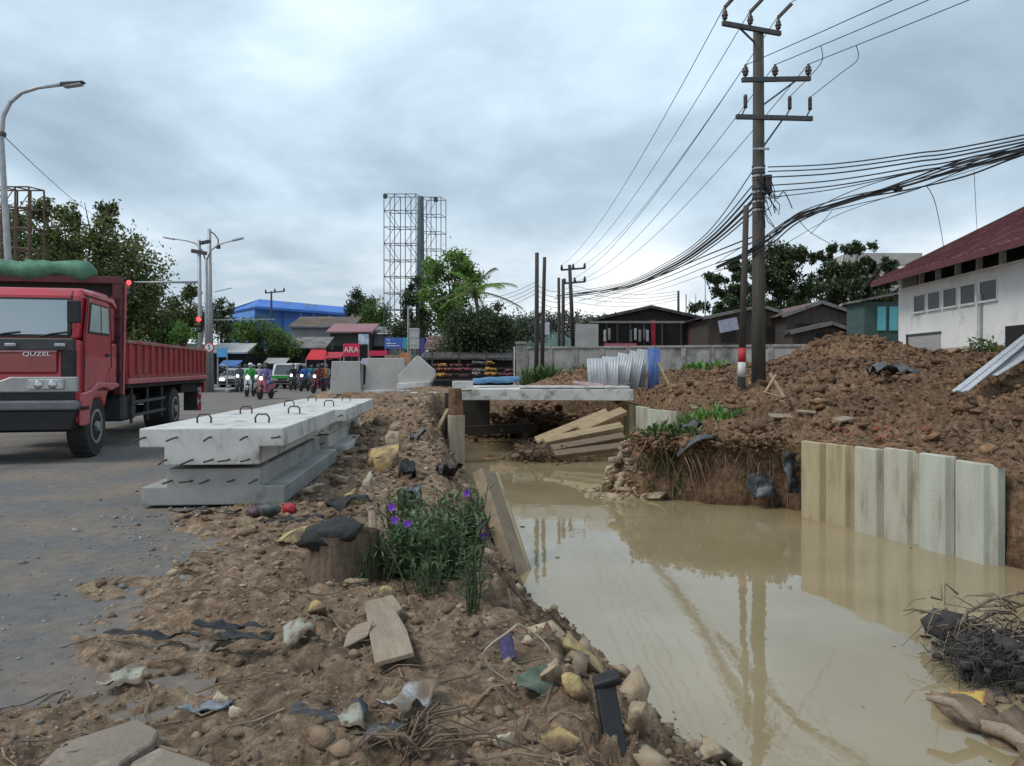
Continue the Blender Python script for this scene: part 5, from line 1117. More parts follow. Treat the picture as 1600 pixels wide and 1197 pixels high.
tree('broadleaf_tree', 'lighter green tree at the left border behind the lamp post', b, [L(b, 20, 400, 80, 90, 54), L(b, 10, 350, 60, 50, 54), L(b, 50, 380, 50, 50, 54), L(b, -30, 420, 90, 120, 54)], 8000, .3, LG2, .2, seed=4, fork=3.5)
b = P(285, 620, 62); b.z = 0
tree('broadleaf_tree', 'rounded olive tree left of the traffic signal poles', b, [L(b, 283, 490, 56, 56, 62), L(b, 270, 515, 50, 50, 62), L(b, 305, 500, 40, 50, 62), L(b, 300, 462, 26, 26, 62)], 6000, .28, LG4, .25, seed=5, fork=3)
b = P(272, 600, 55); b.z = 0
tree('shrub', 'bright green low tree just above the truck bed', b, [L(b, 262, 522, 50, 26, 52), L(b, 290, 528, 50, 26, 52), L(b, 278, 512, 36, 20, 52)], 3000, .22, LG3, .12, seed=6, fork=1.5)
b = P(345, 620, 75); b.z = 0
tree('broadleaf_tree', 'dark tree behind the traffic signal poles', b, [L(b, 345, 500, 46, 50, 75), L(b, 350, 478, 30, 26, 75), L(b, 362, 520, 40, 40, 75)], 3500, .3, LG1, .2, seed=7, fork=3)
b = P(415, 605, 66); b.z = 0
tree('broadleaf_tree', 'spreading green tree in front of the blue warehouse', b, [L(b, 400, 522, 70, 40, 66), L(b, 430, 530, 66, 44, 66), L(b, 380, 515, 44, 30, 66), L(b, 452, 545, 40, 34, 66), L(b, 415, 553, 70, 40, 66, 1)], 8000, .26, LG2, .3, seed=8, fork=2.2)
b = P(560, 560, 105); b.z = 0
tree('broadleaf_tree', 'dark tree rising behind the blue roof', b, [L(b, 560, 472, 34, 36, 105), L(b, 553, 490, 28, 30, 105), L(b, 575, 480, 26, 30, 105)], 3000, .4, LG1, .3, seed=9, fork=6)
b = P(585, 560, 98); b.z = 0
tree('broadleaf_tree', 'bright green rounded tree beside the dark one behind the shops', b, [L(b, 587, 488, 44, 40, 98), L(b, 578, 500, 36, 30, 98), L(b, 600, 498, 30, 32, 98)], 3500, .4, LG2, .3, seed=10, fork=6)
b = P(705, 600, 62); b.z = 0
tree('broadleaf_tree', 'tall light green tree in front of the billboard frame', b, [L(b, 700, 420, 70, 44, 62), L(b, 672, 425, 40, 40, 62), L(b, 735, 430, 44, 50, 62), L(b, 715, 405, 50, 24, 62), L(b, 680, 470, 50, 50, 62), L(b, 725, 465, 50, 40, 62), L(b, 700, 500, 70, 50, 62, 2)], 9000, .30, LG3, .22, seed=11, density=9, fork=6)
b = P(650, 600, 64); b.z = 0
tree('broadleaf_tree', 'thin dark tree left of the billboard post', b, [L(b, 652, 450, 36, 40, 64), L(b, 640, 478, 34, 30, 64), L(b, 655, 495, 44, 44, 64)], 3000, .28, LG1, .15, seed=12, density=7, fork=4)
b = P(745, 600, 50); b.z = 0
tree('broadleaf_tree', 'dark rounded tree mass below the palm', b, [L(b, 745, 510, 90, 70, 50), L(b, 775, 530, 64, 60, 50), L(b, 735, 540, 100, 50, 50, 1), L(b, 765, 498, 50, 46, 50), L(b, 715, 520, 60, 60, 50)], 17000, .22, LG1, .3, seed=13, fork=2)
b = P(810, 600, 80); b.z = 0
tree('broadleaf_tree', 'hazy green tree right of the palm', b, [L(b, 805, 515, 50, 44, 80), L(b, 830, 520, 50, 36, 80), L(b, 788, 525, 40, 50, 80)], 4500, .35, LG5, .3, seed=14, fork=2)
b = P(700, 600, 70); b.z = 0
tree('broadleaf_tree', 'dark tree mass behind the billboard foot', b, [L(b, 690, 520, 70, 60, 70), L(b, 640, 520, 60, 50, 70), L(b, 715, 540, 60, 50, 70)], 7000, .30, LG1, .3, seed=15, fork=2)
for k, (px, lobes, lab, sd) in enumerate(((1150, ((1130, 435, 70, 12), (1150, 455, 100, 14), (1135, 478, 110, 14), (1165, 418, 60, 18), (1160, 495, 120, 20)), 'flat layered dark tree left of the power pole', 20), (1225, ((1225, 400, 66, 40), (1215, 430, 90, 34), (1235, 455, 110, 26), (1225, 480, 120, 26)), 'round topped dark tree right of the power pole', 21),
                           (1305, ((1285, 402, 56, 10), (1320, 392, 70, 12), (1345, 388, 60, 12), (1310, 425, 90, 24), (1295, 450, 110, 24), (1330, 470, 110, 26), (1380, 408, 60, 10)), 'flat layered dark tree in front of the pale concrete block', 22), (1385, ((1385, 420, 66, 14), (1375, 440, 80, 18), (1385, 465, 70, 24), (1360, 485, 80, 24)), 'dark tree touching the red roof', 23))):
    b = P(px, 600, 58+k*2); b.z = .5; Y = 58+k*2
    tree('umbrella_tree', lab, b, [L(b, a, c, w, h, Y, 0, 1.2) for a, c, w, h in lobes], 11000, .34, LG1, .2, 'dark trees behind the houses', sd, density=20, up=1.2, sig=.14, fork=4)
# far tree line and hill
def hill(name, label, x0, x1, Y, py, amp, m, seed):
    n = 90; vs = []; xs = np.linspace(P(x0, 0, Y).x, P(x1, 0, Y).x, n)
    top = P(0, py, Y).z+(fbm(xs/amp*.06+seed, xs*0+seed, 3, 5)-.5)*amp
    t = np.linspace(0, 1, n); top = top*np.clip(np.minimum(t, 1-t)*6, 0, 1)**.5
    for i in range(n): vs += [(xs[i], Y-25, -1), (xs[i], Y-6, top[i]*.7), (xs[i], Y, top[i]), (xs[i], Y+30, -1)]
    fs = [(4*i+j, 4*i+j+1, 4*i+j+5, 4*i+j+4) for i in range(n-1) for j in range(3)]
    tag(MB().add(vs, fs).build(name, m, smooth=True), label, kind='structure')
hill('hill', 'low wooded blue green hill on the horizon', 690, 1130, 420, 490, 26, mat('haze_blue_wood', (.085, .13, .125), .95, (.055, .09, .085), .12, 1, .4, world=True), 2)  # first hill: distance haze is mixed into the blue-green colour
hill('hill', 'wooded ridge behind the town on the left', -400, 760, 300, 545, 14, mat('haze_blue_wood2', (.05, .068, .05), .95, (.03, .042, .032), .2, 1, .4, world=True), 5)
b = P(965, 560, 120); b.z = 0
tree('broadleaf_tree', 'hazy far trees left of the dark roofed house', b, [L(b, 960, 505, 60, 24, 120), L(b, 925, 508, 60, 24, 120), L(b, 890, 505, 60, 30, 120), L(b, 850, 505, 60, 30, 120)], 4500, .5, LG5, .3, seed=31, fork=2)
# coconut palm
b = P(752, 560, 56); b.z = 0; top = P(742, 455, 56)-b; top.x = P(742, 0, 56).x-b.x
o = empty('coconut_palm', b, 0, 'coconut palm with drooping fronds right of the light green tree', 'palm', 'trees')
MB().tube([(0, 0, -.3), top*.4+Vector((.25, 0, 0)), top*.8+Vector((.1, 0, 0)), top], [.2, .16, .14, .13], 8).build('trunk', M_BARK, o, True)
for k in range(17):
    a = k*2*math.pi/17*1.0+.2; el = random.uniform(-.3, 1.1); l = random.uniform(2.9, 4.0); mb = MB(); pts = []
    for i in range(9):
        t = i/8; pts.append(top+Vector((math.cos(a)*math.cos(el)*l*t, math.sin(a)*math.cos(el)*l*t, math.sin(el)*l*t-1.5*t*t*(1 if el > .2 else .7))))
    mb.tube(pts, [.035]*8+[.01], 4, False)
    for i in range(1, 9):
        for q in (0, .33, .66):
            c = pts[i-1].lerp(pts[i], q); d = (pts[i]-pts[i-1]).normalized(); s_ = d.cross(Vector((0, 0, 1))).normalized()
            for sg in (-1, 1): e = c+s_*sg*.55*(1-.5*i/8)+d*.25-Vector((0, 0, .22)); mb.add([c-d*.05, c+d*.05, e], [(0, 1, 2)])
    mb.build('frond', LG3 if k % 3 else LG4, o)
# ------------------------------------------------------------------ street lamp at the left
b = P(15, 600, 20.5); b.z = 0; o = empty('street_lamp', b, 0, 'tall grey street lamp with curved arm at the left border', 'street lamp')
pts = [P(22, 600, 20.5), P(14, 430, 20.5), P(6, 290, 20.5), P(2, 215, 20.5), P(5, 182, 20.5), P(16, 160, 20.5), P(34, 145, 20.5), P(60, 137, 20.5), P(100, 132, 20.5)]
pts[0].z = 0; MB().tube([q-b for q in pts], [.10, .088, .078, .07, .06, .055, .05, .045, .045], 10).build('post', M_STEEL, o, True)
MB().beam(P(97, 133, 20.5)-b, P(132, 128.5, 20.5)-b, .26, .10, w1=.18, h1=.05).build('lamp_head', M_DARKST, o, bevel=.02)
MB().beam(P(101, 136, 20.5)-b, P(128, 132, 20.5)-b, .2, .03).build('diffuser', mat('lamp_glass', (.35, .36, .36), .4), o)
MB().lathe(P(3.5, 210, 20.5)-b, [(.09, -.05), (.1, 0), (.09, .06)], 10).build('cable_clamp', M_DARKST, o)
wire('thin wire slanting from the left lamp post to the trees', [P(3.5, 210, 20.5), P(160, 345, 51)], .012, .2)
# lattice of a billboard far left
def lattice(o, x0, x1, y0, y1, Y, dep, nx, ny, r, m, skew=0, nm='strut'):
    org = Vector(o.location)
    def q(i, j, k): t = i/nx; z = P(0, y0+(y1-y0)*j/ny+skew*t*(1 if j < 2 else 1), Y).z; return Vector((P(x0+(x1-x0)*t, 0, Y).x+k*.35, Y+k*dep, z))-org
    for k in (0, 1):
        for i in range(nx+1): MB().tube([q(i, 0, k), q(i, ny, k)], r, 5).build('upright', m, o)
        for j in range(ny+1): MB().tube([q(0, j, k), q(nx, j, k)], r*.9, 5).build('rail', m, o)
        for j in range(0, ny, 1):
            for i in range(0, nx, 2):
                if i+1 < nx+1: MB().tube([q(i, j, k), q(min(i+1, nx), j+1, k)] if j % 2 else [q(min(i+1, nx), j, k), q(i, j+1, k)], r*.6, 4).build('brace', m, o)
    for i in range(nx+1):
        for j in range(ny+1): MB().tube([q(i, j, 0), q(i, j, 1)], r*.7, 4).build('tie', m, o)
o = empty('billboard_frame', P(20, 560, 48), 0, 'rusty billboard frame half hidden behind the left tree', 'billboard frame'); o.location.z = 0
lattice(o, -40, 45, 292, 420, 48, 1.0, 4, 4, .06, mat('rust_frame', (.12, .08, .06), .8))
o = empty('billboard_frame', P(656, 590, 72), 0, 'tall empty lattice billboard frame on a green post', 'billboard frame'); o.location.z = 0
M_TEAL = mat('teal_steel', (.075, .115, .125), .6, (.05, .08, .09), 2)
lattice(o, 600, 650, 303, 535, 72, 1.4, 3, 9, .042, mat('frame_steel', (.10, .11, .135), .6, (.07, .075, .09), 2)); lattice(o, 658, 689, 308, 470, 72, 1.4, 2, 6, .04, MATS['frame_steel'])
MB().tube([Vector((0, .6, 0)), P(656, 305, 72)-Vector(o.location)+Vector((0, .6, 0))], [.5, .30], 12).build('post', M_TEAL, o, True)
for px, yy in ((602, 307), (681, 312)): MB().box(P(px, yy, 71.6)-Vector(o.location), (.35, .35, .35)).build('floodlight', M_DARKST, o)
# ------------------------------------------------------------------ traffic signal poles
M_RED = mat('red_light', (1, .03, .04), .4, (1, .05, .05), 3, emit=2.2)
def signal(parent, p, lit=True):
    p = Vector(p); h = MB().box(p, (.34, .25, .95)).build('signal_head', M_DARK, parent, bevel=.03)
    MB().lathe(p+Vector((0, -.13, .30)), [(.15, 0), (.15, -.02), (.05, -.05)], 14, 'Y').build('red_lens', M_RED, h)
    for dz, cc in ((0, (.10, .08, .02)), (-.30, (.02, .08, .05))): MB().lathe(p+Vector((0, -.13, dz)), [(.12, 0), (.12, -.02), (.05, -.04)], 12, 'Y').build('lens', mat('lens%d' % int(-dz*10), cc, .4), h)
b = P(314, 610, 46); b.z = 0; o = empty('traffic_signal', b, 0, 'traffic signal pole with long arm reaching left over the truck', 'traffic signal', 'signal and lamp poles at the junction')
MB().tube([(0, 0, 0), P(311, 375, 46)-b], [.15, .10], 10).build('post', M_STEEL, o, True); MB().tube([P(313, 441, 46)-b, P(204, 441, 45.5)-b], [.08, .05], 8).build('arm', M_STEEL, o, True)
signal(o, P(203, 450, 45.4)-b); signal(o, P(312, 507, 45.6)-b)
MB().beam(P(300, 392, 46)-b, P(322, 396, 46)-b, .3, .22).build('camera_box', M_DARKST, o); MB().beam(P(313, 380, 46)-b, P(328, 377, 46)-b, .3, .16).build('camera_box', M_DARKST, o)
b = P(330, 610, 47); b.z = 0; o = empty('street_lamp', b, 0, 'tallest grey pole at the junction with a short bracket', 'street lamp', 'signal and lamp poles at the junction')
MB().tube([(0, 0, 0), P(327, 358, 47)-b], [.17, .11], 10).build('post', M_STEEL, o, True); MB().tube([P(328, 361, 47)-b, P(335, 366, 47)-b, P(341, 374, 47)-b, P(341, 382, 47)-b], .04, 6).build('bracket', M_DARKST, o); MB().lathe(P(341, 386, 47)-b, [(.05, .2), (.14, .1), (.14, -.1)], 10).build('dome_camera', M_DARKST, o)
MB().beam(P(360, 500, 47)-b, P(332, 500, 47)-b, .05, .05).build('arm', M_STEEL, o); MB().tube([P(332, 500, 47)-b, P(430, 499, 48)-b], .035, 6).build('arm', M_STEEL, o)
b = P(323, 610, 46.6); b.z = 0; o = empty('street_lamp', b, 0, 'double armed street lamp spreading left and right at the junction', 'street lamp', 'signal and lamp poles at the junction')
MB().tube([(0, 0, 0), P(322, 405, 46.6)-b], [.12, .08], 10).build('post', M_STEEL, o, True)
for pts in ([(322, 408), (315, 390), (305, 380), (290, 376), (270, 373)], [(322, 408), (330, 391), (340, 383), (352, 379), (366, 376)]): MB().tube([P(*q, 46.6)-b for q in pts], [.05, .05, .045, .04, .04], 7).build('arm', M_STEEL, o, True)
for a, c in (((272, 374), (256, 371)), ((364, 376), (380, 372))): MB().beam(P(*a, 46.6)-b, P(*c, 46.6)-b, .25, .08).build('lamp_head', M_STEEL, o)
MB().tube([P(335, 456, 47)-b, P(362, 450, 47)-b], .03, 6).build('side_arm', M_STEEL, o)
b = P(327, 543, 45.2); o = empty('road_sign', b, 0, 'round white road sign with red ring on the junction poles', 'road sign')
MB().lathe((0, 0, 0), [(.30, 0), (.30, -.02)], 24, 'Y').build('sign_plate', mat('sign_red', (.55, .03, .05), .5), o); MB().lathe((0, -.025, 0), [(.235, 0), (.235, -.01)], 24, 'Y').build('sign_face', M_WHITE, o)
def text(s, loc, size, m, parent, rz=0, ext=.004, name='lettering', sx=1.):
    c = bpy.data.curves.new(name, 'FONT'); c.body = s; c.size = size; c.extrude = ext; c.align_x = 'CENTER'; c.align_y = 'CENTER'
    ob = bpy.data.objects.new(name, c); COL.objects.link(ob); ob.parent = parent; ob.location = loc; ob.rotation_euler = (R(90), 0, rz); ob.scale = (sx, 1, 1); c.materials.append(m)
    dg = bpy.context.evaluated_depsgraph_get(); me = bpy.data.meshes.new_from_object(ob.evaluated_get(dg)); o2_ = bpy.data.objects.new(name, me); COL.objects.link(o2_); o2_.parent = parent; o2_.location = ob.location; o2_.rotation_euler = ob.rotation_euler; o2_.scale = ob.scale; bpy.data.objects.remove(ob); return o2_
text('S', (0, -.045, .0), .42, M_DARK, o)
# ------------------------------------------------------------------ blue warehouse and shops
o = empty('warehouse', P(455, 560, 110), 0, 'large bright blue warehouse behind the trees', 'warehouse'); oz = Vector(o.location)
M_BLUEW = mat('blue_wall', (.07, .20, .55), .7, (.10, .27, .62), .3, stretch=(8, 8, .3)); M_BLUER = mat('blue_roof', (.04, .14, .46), .6, (.06, .18, .52), .4)
def wq(px, py, Y=110): return P(px, py, Y)-oz
a, b, c, d = wq(398, 560), wq(398, 480), wq(540, 491, 112), wq(540, 560, 112)
MB().add([wq(398, 560), wq(398, 476), wq(545, 489, 118), wq(545, 560, 118), wq(360, 560, 125), wq(360, 486, 125)], [(0, 1, 2, 3), (0, 1, 5, 4)]).build('wall', M_BLUEW, o)
Q = [wq(405, 471, 112), wq(548, 484, 120), wq(545, 493, 116), wq(399, 482, 107)]; T = [q+Vector((0, 0, .35)) for q in Q]
MB().add(Q+T, [(3, 2, 1, 0), (4, 5, 6, 7), (0, 1, 5, 4), (1, 2, 6, 5), (2, 3, 7, 6), (3, 0, 4, 7)]).build('roof', M_BLUER, o)
Q = [wq(407, 470, 112), wq(358, 486, 126), wq(358, 492, 126), wq(400, 480, 108)]; MB().add(Q+[q+Vector((0, 0, .3)) for q in Q], [(3, 2, 1, 0), (4, 5, 6, 7), (0, 1, 5, 4), (1, 2, 6, 5), (2, 3, 7, 6), (3, 0, 4, 7)]).build('roof', M_BLUER, o)
for px in (442, 470, 491, 515): MB().beam(wq(px, 560, 111), wq(px, 484+(px-398)*.07, 111), .25, .25).build('column', mat('blue_column', (.03, .09, .34), .7), o)
for px in (448, 480, 492): MB().box(wq(px, 470+(px-398)*.08, 113), (.5, .5, .3)).build('roof_vent', M_STEEL, o)
far_pole(424, 455, 560, 90, .14, 'far utility pole in front of the blue roof', ((414, 445, 458),))
def shop(label, px0, px1, y_roof, y_eave, by, Y, dep, wallm, roofm, name='shop', cat='shop'):
    a = P(px0, by, Y); b = P(px1, by, Y); ob = empty(name, a.lerp(b, .5), 0, label, cat, 'shops along the far road'); ob.location.z = 0; w = (b-a).length; e = P(0, y_eave, Y).z; r_ = P(0, y_roof, Y+dep*.5).z
    MB().box((0, dep/2+.2, e/2), (w, dep, e-.05)).build('wall', wallm, ob)
    Q = [Vector((-w/2-.3, -.3, e)), Vector((w/2+.3, -.3, e)), Vector((w/2+.3, dep*.55, r_)), Vector((-w/2-.3, dep*.55, r_))]
    MB().add(Q+[q+Vector((0, 0, .1)) for q in Q], [(3, 2, 1, 0), (4, 5, 6, 7), (0, 1, 5, 4), (1, 2, 6, 5), (2, 3, 7, 6), (3, 0, 4, 7)]).build('roof', roofm, ob)
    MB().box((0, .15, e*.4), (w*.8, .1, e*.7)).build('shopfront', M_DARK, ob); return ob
M_SHOPW = mat('shop_wall', (.30, .30, .30), .85, (.2, .2, .2), .6); M_PINK = mat('pink_roof', (.30, .15, .16), .8, (.24, .12, .13), .5)
shop('brown roofed shop under the blue warehouse', 455, 548, 496, 512, 600, 78, 8, M_SHOPW, mat('brown_roof', (.13, .10, .085), .9, (.08, .06, .05), .5, c3=(.2, .14, .05), s3=.4))
shop('pink roofed shop front in the middle of the row', 515, 578, 507, 520, 600, 70, 6, mat('dark_shop', (.07, .075, .07), .85), M_PINK)
shop('grey walled shop right of the pink roof', 556, 612, 512, 521, 600, 72, 6, mat('grey_lilac_wall', (.26, .25, .29), .85, (.2, .2, .23), .5), M_ROOFG)
shop('low dark roofed stall at the foot of the billboard', 668, 770, 526, 548, 600, 56, 6, M_DARK, M_ROOFR)
shop('dark open stall with long eaves behind the fruit', 664, 812, 552, 562, 600, 47, 4, M_DARK, M_ROOFD)
shop('white roofed kiosk with blue banner left of the road', 330, 382, 538, 552, 600, 62, 4, M_DARK, mat('white_canopy', (.5, .5, .48), .7))
shop('grey canopied stall left of the red tent', 455, 505, 528, 545, 600, 66, 5, M_DARK, M_ROOFG)
shop('low dark shop behind the white kiosk', 380, 470, 548, 560, 600, 70, 4, M_DARK, M_ROOFD)
def banner(px, py, wpx, hpx, Y, m, label, txt=None, cat='banner', tm=None, posts=True, size=.6):
    c = P(px, py, Y); ob = empty('banner', (c.x, Y, 0), 0, label, cat, 'signs of the far shops'); w, h = wpx/F*Y, hpx/F*Y
    MB().box((0, 0, c.z), (w, .06, h)).build('panel', m, ob)
    if posts:
        for s_ in (-1, 1): MB().cyl((s_*w*.46, .06, 0), (s_*w*.46, .06, c.z), .04, n=6).build('post', M_STEEL, ob)
    if txt: text(txt, (0, -.05, c.z), h*size, tm or M_WHITE, ob)
    return ob
banner(549, 547, 26, 20, 52, mat('sign_crimson', (.60, .03, .09), .6, (.5, .02, .07), 2), 'crimson shop sign with white lettering', 'ARA', size=.62)
banner(591, 552, 30, 8, 52, MATS['sign_crimson'], 'long narrow crimson banner right of the crimson sign')
bb = banner(616, 536, 30, 17, 53, mat('sign_blue', (.05, .10, .42), .6, (.06, .15, .5), 2), 'blue shop banner with white lines')
for k, (dx, dz, w) in enumerate(((-.5, .22, .25), (-.25, -.05, .7), (-.1, -.2, .9), (-.45, .05, .2))): MB().box((dx*.8, -.05, P(0, 536, 53).z+dz), (w, .03, .05)).build('white_line', M_WHITE, bb)
banner(634, 536, 9, 17, 52.9, mat('sign_teal', (.05, .36, .33), .6), 'teal end of the banner row next to the blue one', posts=False)
banner(568, 530, 16, 16, 54, mat('sign_sky', (.26, .36, .55), .6, (.5, .55, .6), 1, thr=(.5, .55)), 'pale blue and white picture sign on the shop wall')
banner(347, 551, 16, 14, 50, mat('sign_cyan', (.08, .25, .6), .6, (.1, .38, .65), 1.5), 'bright blue banner of the kiosk beside the pole')
banner(660, 545, 7, 34, 52, mat('sign_navy', (.08, .08, .28), .6), 'tall navy flag banner beside the grey tank tower', posts=False)
banner(852, 513, 13, 20, 41, mat('sign_pale', (.5, .48, .62), .6, (.4, .38, .5), 3), 'pale poster with red top behind the bare poles', posts=True)
banner(612, 559, 22, 9, 51, mat('tan_cloth', (.30, .22, .15), .8), 'tan cloth screen above the concrete wall unit', posts=False)
banner(633, 559, 16, 16, 49, mat('sign_orange', (.58, .25, .13), .7, (.3, .12, .08), 2.5), 'orange picture sign behind the concrete wall unit')
o = empty('tent', P(493, 556, 56), 0, 'bright red tent canopy over the traffic', 'tent'); oz = Vector(o.location); o.location.z = 0
z0, z1 = P(0, 562, 56).z, P(0, 546, 56).z; w = 32/F*56/2
MB().add([(-w, 0, z0), (w, 0, z0), (w, 2, z0), (-w, 2, z0), (-w*.7, .8, z1), (w*.75, .8, z1)], [(0, 1, 5, 4), (1, 2, 5), (2, 3, 4, 5), (3, 0, 4)]).build('canopy', mat('tent_red', (.58, .015, .03), .6, (.4, .01, .02), 1), o)
for x in (-w*.95, w*.95): MB().cyl((x, .05, 0), (x, .05, z0), .04, n=6).build('post', M_STEEL, o)
o = empty('tank_tower', P(648, 600, 50), 0, 'white latticed tower box above the concrete units', 'tower'); o.location.z = 0; zt, zb_ = P(0, 513, 50).z, P(0, 545, 50).z
MB().box((0, 0, (zt+zb_)/2), (.62, .6, zt-zb_)).build('tank', mat('tank_white', (.45, .45, .45), .7, (.3, .3, .3), 4, stretch=(8, 8, .5)), o)
for k in range(3): MB().box((0, 0, zb_+.25+k*.5), (.66, .64, .05)).build('hoop', M_STEEL, o)
for s_ in (-1, 1): MB().cyl((s_*.25, 0, 0), (s_*.25, 0, zb_), .05, n=6).build('leg', M_STEEL, o)
MB().cyl((-.7, 2, 0), (-.7, 2, P(0, 480, 52).z), .07, n=8).build('mast', M_STEEL, o)
# fruit stall
M_FR = mat('fruit_red', (.17, .035, .04), .5, (.08, .02, .025), 3, island=.6); M_FY = mat('fruit_yellow', (.45, .24, .02), .5, (.35, .15, .02), 3, island=.4)
ob = empty('fruit_stall', P(738, 602, 44), 0, 'market stall piled with red and yellow fruit behind the blue tarpaulin', 'stall'); ob.location.z = 0; w = 128/F*44
zs = [P(0, y, 44).z for y in (592, 583, 574)]
for k, z in enumerate(zs): MB().box((0, k*.45, z-.06), (w, .5, .08)).build('shelf', M_PLANKD, ob)
for x in (-w/2, -w/6, w/6, w/2): MB().box((x, .5, zs[2]/2+.5), (.09, .09, zs[2]+1.0)).build('post', M_PLANKD, ob)
def fruit(x0, x1, k, m, n, name):
    q = np.stack([rng.uniform(x0, x1, n), k*.45+rng.uniform(-.2, .2, n), zs[k]+rng.uniform(0, .1, n)+.22*rng.random()], -1); q = q[fbm(q[:, 0]*2.2, q[:, 2]*5, 5+k, 2) > .42]; n = len(q); f = scatter_rocks(name, q, np.full(n, .075), m, None, .95, (IC1, IF1), .05, 0, ob)
for k in range(3):
    fruit(-w/2, -.1, k, M_FR, 150, 'red_fruit'); fruit(-w/2+.3, -w/2+.8, k, M_FY, 60, 'yellow_fruit'); fruit(w*.17, w*.3, k, M_FY, 40, 'yellow_fruit'); fruit(w*.32, w/2, k, M_FR, 70, 'red_fruit'); fruit(0, w*.2, k, mat('fruit_dark', (.06, .05, .05), .6, (.25, .22, .2), 3, island=.6), 80, 'dark_fruit')
# ------------------------------------------------------------------ red truck
def truck():
    M_TR = mat('truck_red', (.43, .028, .045), .36, (.33, .02, .032), 1.5, coat=.35, c3=(.25, .11, .09), s3=3.0, t3=(.56, .90), bump=.08, bscale=5)
    M_TRD = mat('truck_red_dull', (.33, .035, .036), .6, (.23, .025, .027), 2, c3=(.20, .10, .07), s3=3, t3=(.56, .7))
    M_TRP = mat('truck_red_faded', (.44, .10, .12), .5, (.36, .06, .075), 2, coat=.2)
    M_MAR = mat('maroon_frame', (.10, .022, .028), .6, (.07, .018, .022), 3)
    M_WS = mat('windscreen', (.07, .095, .115), .04, (.05, .07, .085), 1.5, spec=1., ior=2.3)
    rz = R(11.5); c0 = Vector((-6.86, 11.95, 0)); xa = Vector((math.cos(rz), math.sin(rz), 0))
    o = empty('red_truck', c0-xa*1.2, rz, 'large red flatbed truck facing the camera at the left', 'truck')
    # local: x across (-1.2..1.2), y back, z up; front at y=0
    # cab body: side profile prism with window opening left to glass parts
    low = [(0.02, .95), (0, 1.1), (.0, 1.36), (.05, 1.95), (1.95, 1.95), (1.95, 1.15), (1.55, 1.13), (1.4, 1.0), (1.28, .8), (1.05, .98), (.62, .98), (.4, .8), (.3, .62), (.02, .62)]
    cab = MB().prism(low, -1.2, 1.2, 'X').build('cab', M_TR, o, bevel=.05, seg=3)
    up = [(.05, 1.953), (.20, 2.66), (.36, 2.80), (1.5, 2.82), (1.85, 2.74), (1.95, 2.55), (1.95, 1.953)]
    MB().prism(up, -1.17, 1.17, 'X').build('cab_roof', M_TR, o, bevel=.07, seg=3)
    def wsq(x0, x1, z0, z1, off): # panel on the slanted front
        def yy(z): return .05+(z-1.953)/(2.66-1.953)*.15-off
        return MB().add([(x0, yy(z0), z0), (x1, yy(z0), z0), (x1-.03, yy(z1), z1), (x0+.03, yy(z1), z1), (x0, yy(z0)+.03, z0), (x1, yy(z0)+.03, z0), (x1-.03, yy(z1)+.03, z1), (x0+.03, yy(z1)+.03, z1)], [(0, 1, 2, 3), (4, 5, 1, 0), (5, 6, 2, 1), (6, 7, 3, 2), (7, 4, 0, 3)])
    wsq(-1.06, 1.06, 1.99, 2.62, .012).build('windscreen_seal', M_BLACK, o)
    ws = wsq(-1.02, 1.02, 2.03, 2.585, .02).build('windscreen', M_WS, o)
    for x in (-.75, -.05, .62): MB().tube([(x, .015, 1.99), (x+.18, .03, 2.04), (x+.40, .035, 2.07)], .012, 5).build('wiper', M_BLACK, ws)
    MB().box((0, .02, 1.87), (2.28, .10, .20)).build('cowl_panel', mat('cowl_black', (.03, .031, .033), .5, (.05, .05, .052), 5), o, bevel=.02)
    for x in (-.85, .25, .95): MB().box((x, -.045, 1.86), (.16, .04, .05)).build('cowl_vent', M_STEEL, o, bevel=.01)
    fp = MB().box((-.1, -.005, 1.58), (2.0, .06, .34)).build('front_panel', mat('grille_red', (.24, .012, .016), .3, (.18, .01, .013), 2, coat=.6), o, bevel=.03, seg=2)
    MB().box((-.1, -.03, 1.76), (2.0, .03, .03)).build('panel_trim', mat('trim_pink', (.35, .16, .18), .4), fp)
    MB().box((1.06, 0, 1.5), (.22, .07, .62)).build('corner_vent', M_BLACK, o, bevel=.03)
    text('QUZEL', (.62, -.052, 1.715), .085, M_WHITE, o, name='lettering', sx=1.5)
    # headlight bar
    MB().prism([(-1.22, 1.12), (1.2, 1.12), (1.2, 1.36), (.25, 1.36), (.05, 1.28), (-.45, 1.28), (-.65, 1.36), (-1.22, 1.36)], -.06, .03, 'Y').build('headlight_surround', mat('silver_trim', (.34, .34, .34), .4, (.26, .26, .26), 4, metal=.4), o, bevel=.015)
    for s_ in (-1, 1):
        hl = MB().box((s_*.76, -.075, 1.245), (.52, .05, .17)).build('headlight', mat('headlamp_glass', (.42, .43, .43), .15, (.25, .26, .27), 9, spec=.8), o, bevel=.02)
        MB().lathe((s_*.66, -.10, 1.24), [(.07, 0), (.06, -.012), (.02, -.016)], 14, 'Y').build('lamp_bowl', M_CHROME, hl, True); MB().lathe((s_*.86, -.10, 1.24), [(.07, 0), (.06, -.012), (.02, -.016)], 14, 'Y').build('lamp_bowl', M_CHROME, hl, True)
    MB().box((0, .02, 1.05), (2.3, .12, .14)).build('lower_grille', M_BLACK, o)
    MB().prism([(-1.22, .84), (1.22, .84), (1.24, .92), (1.2, .99), (-1.2, .99)], -.14, .10, 'Y').build('bumper', mat('bumper_grey', (.16, .16, .175), .45, (.11, .11, .12), 3), o, bevel=.03, seg=2)
    MB().prism([(-1.2, .52), (1.12, .52), (1.2, .84), (-1.2, .84)], -.08, .2, 'Y').build('bumper_skirt', mat('skirt_black', (.016, .016, .017), .6), o, bevel=.02)
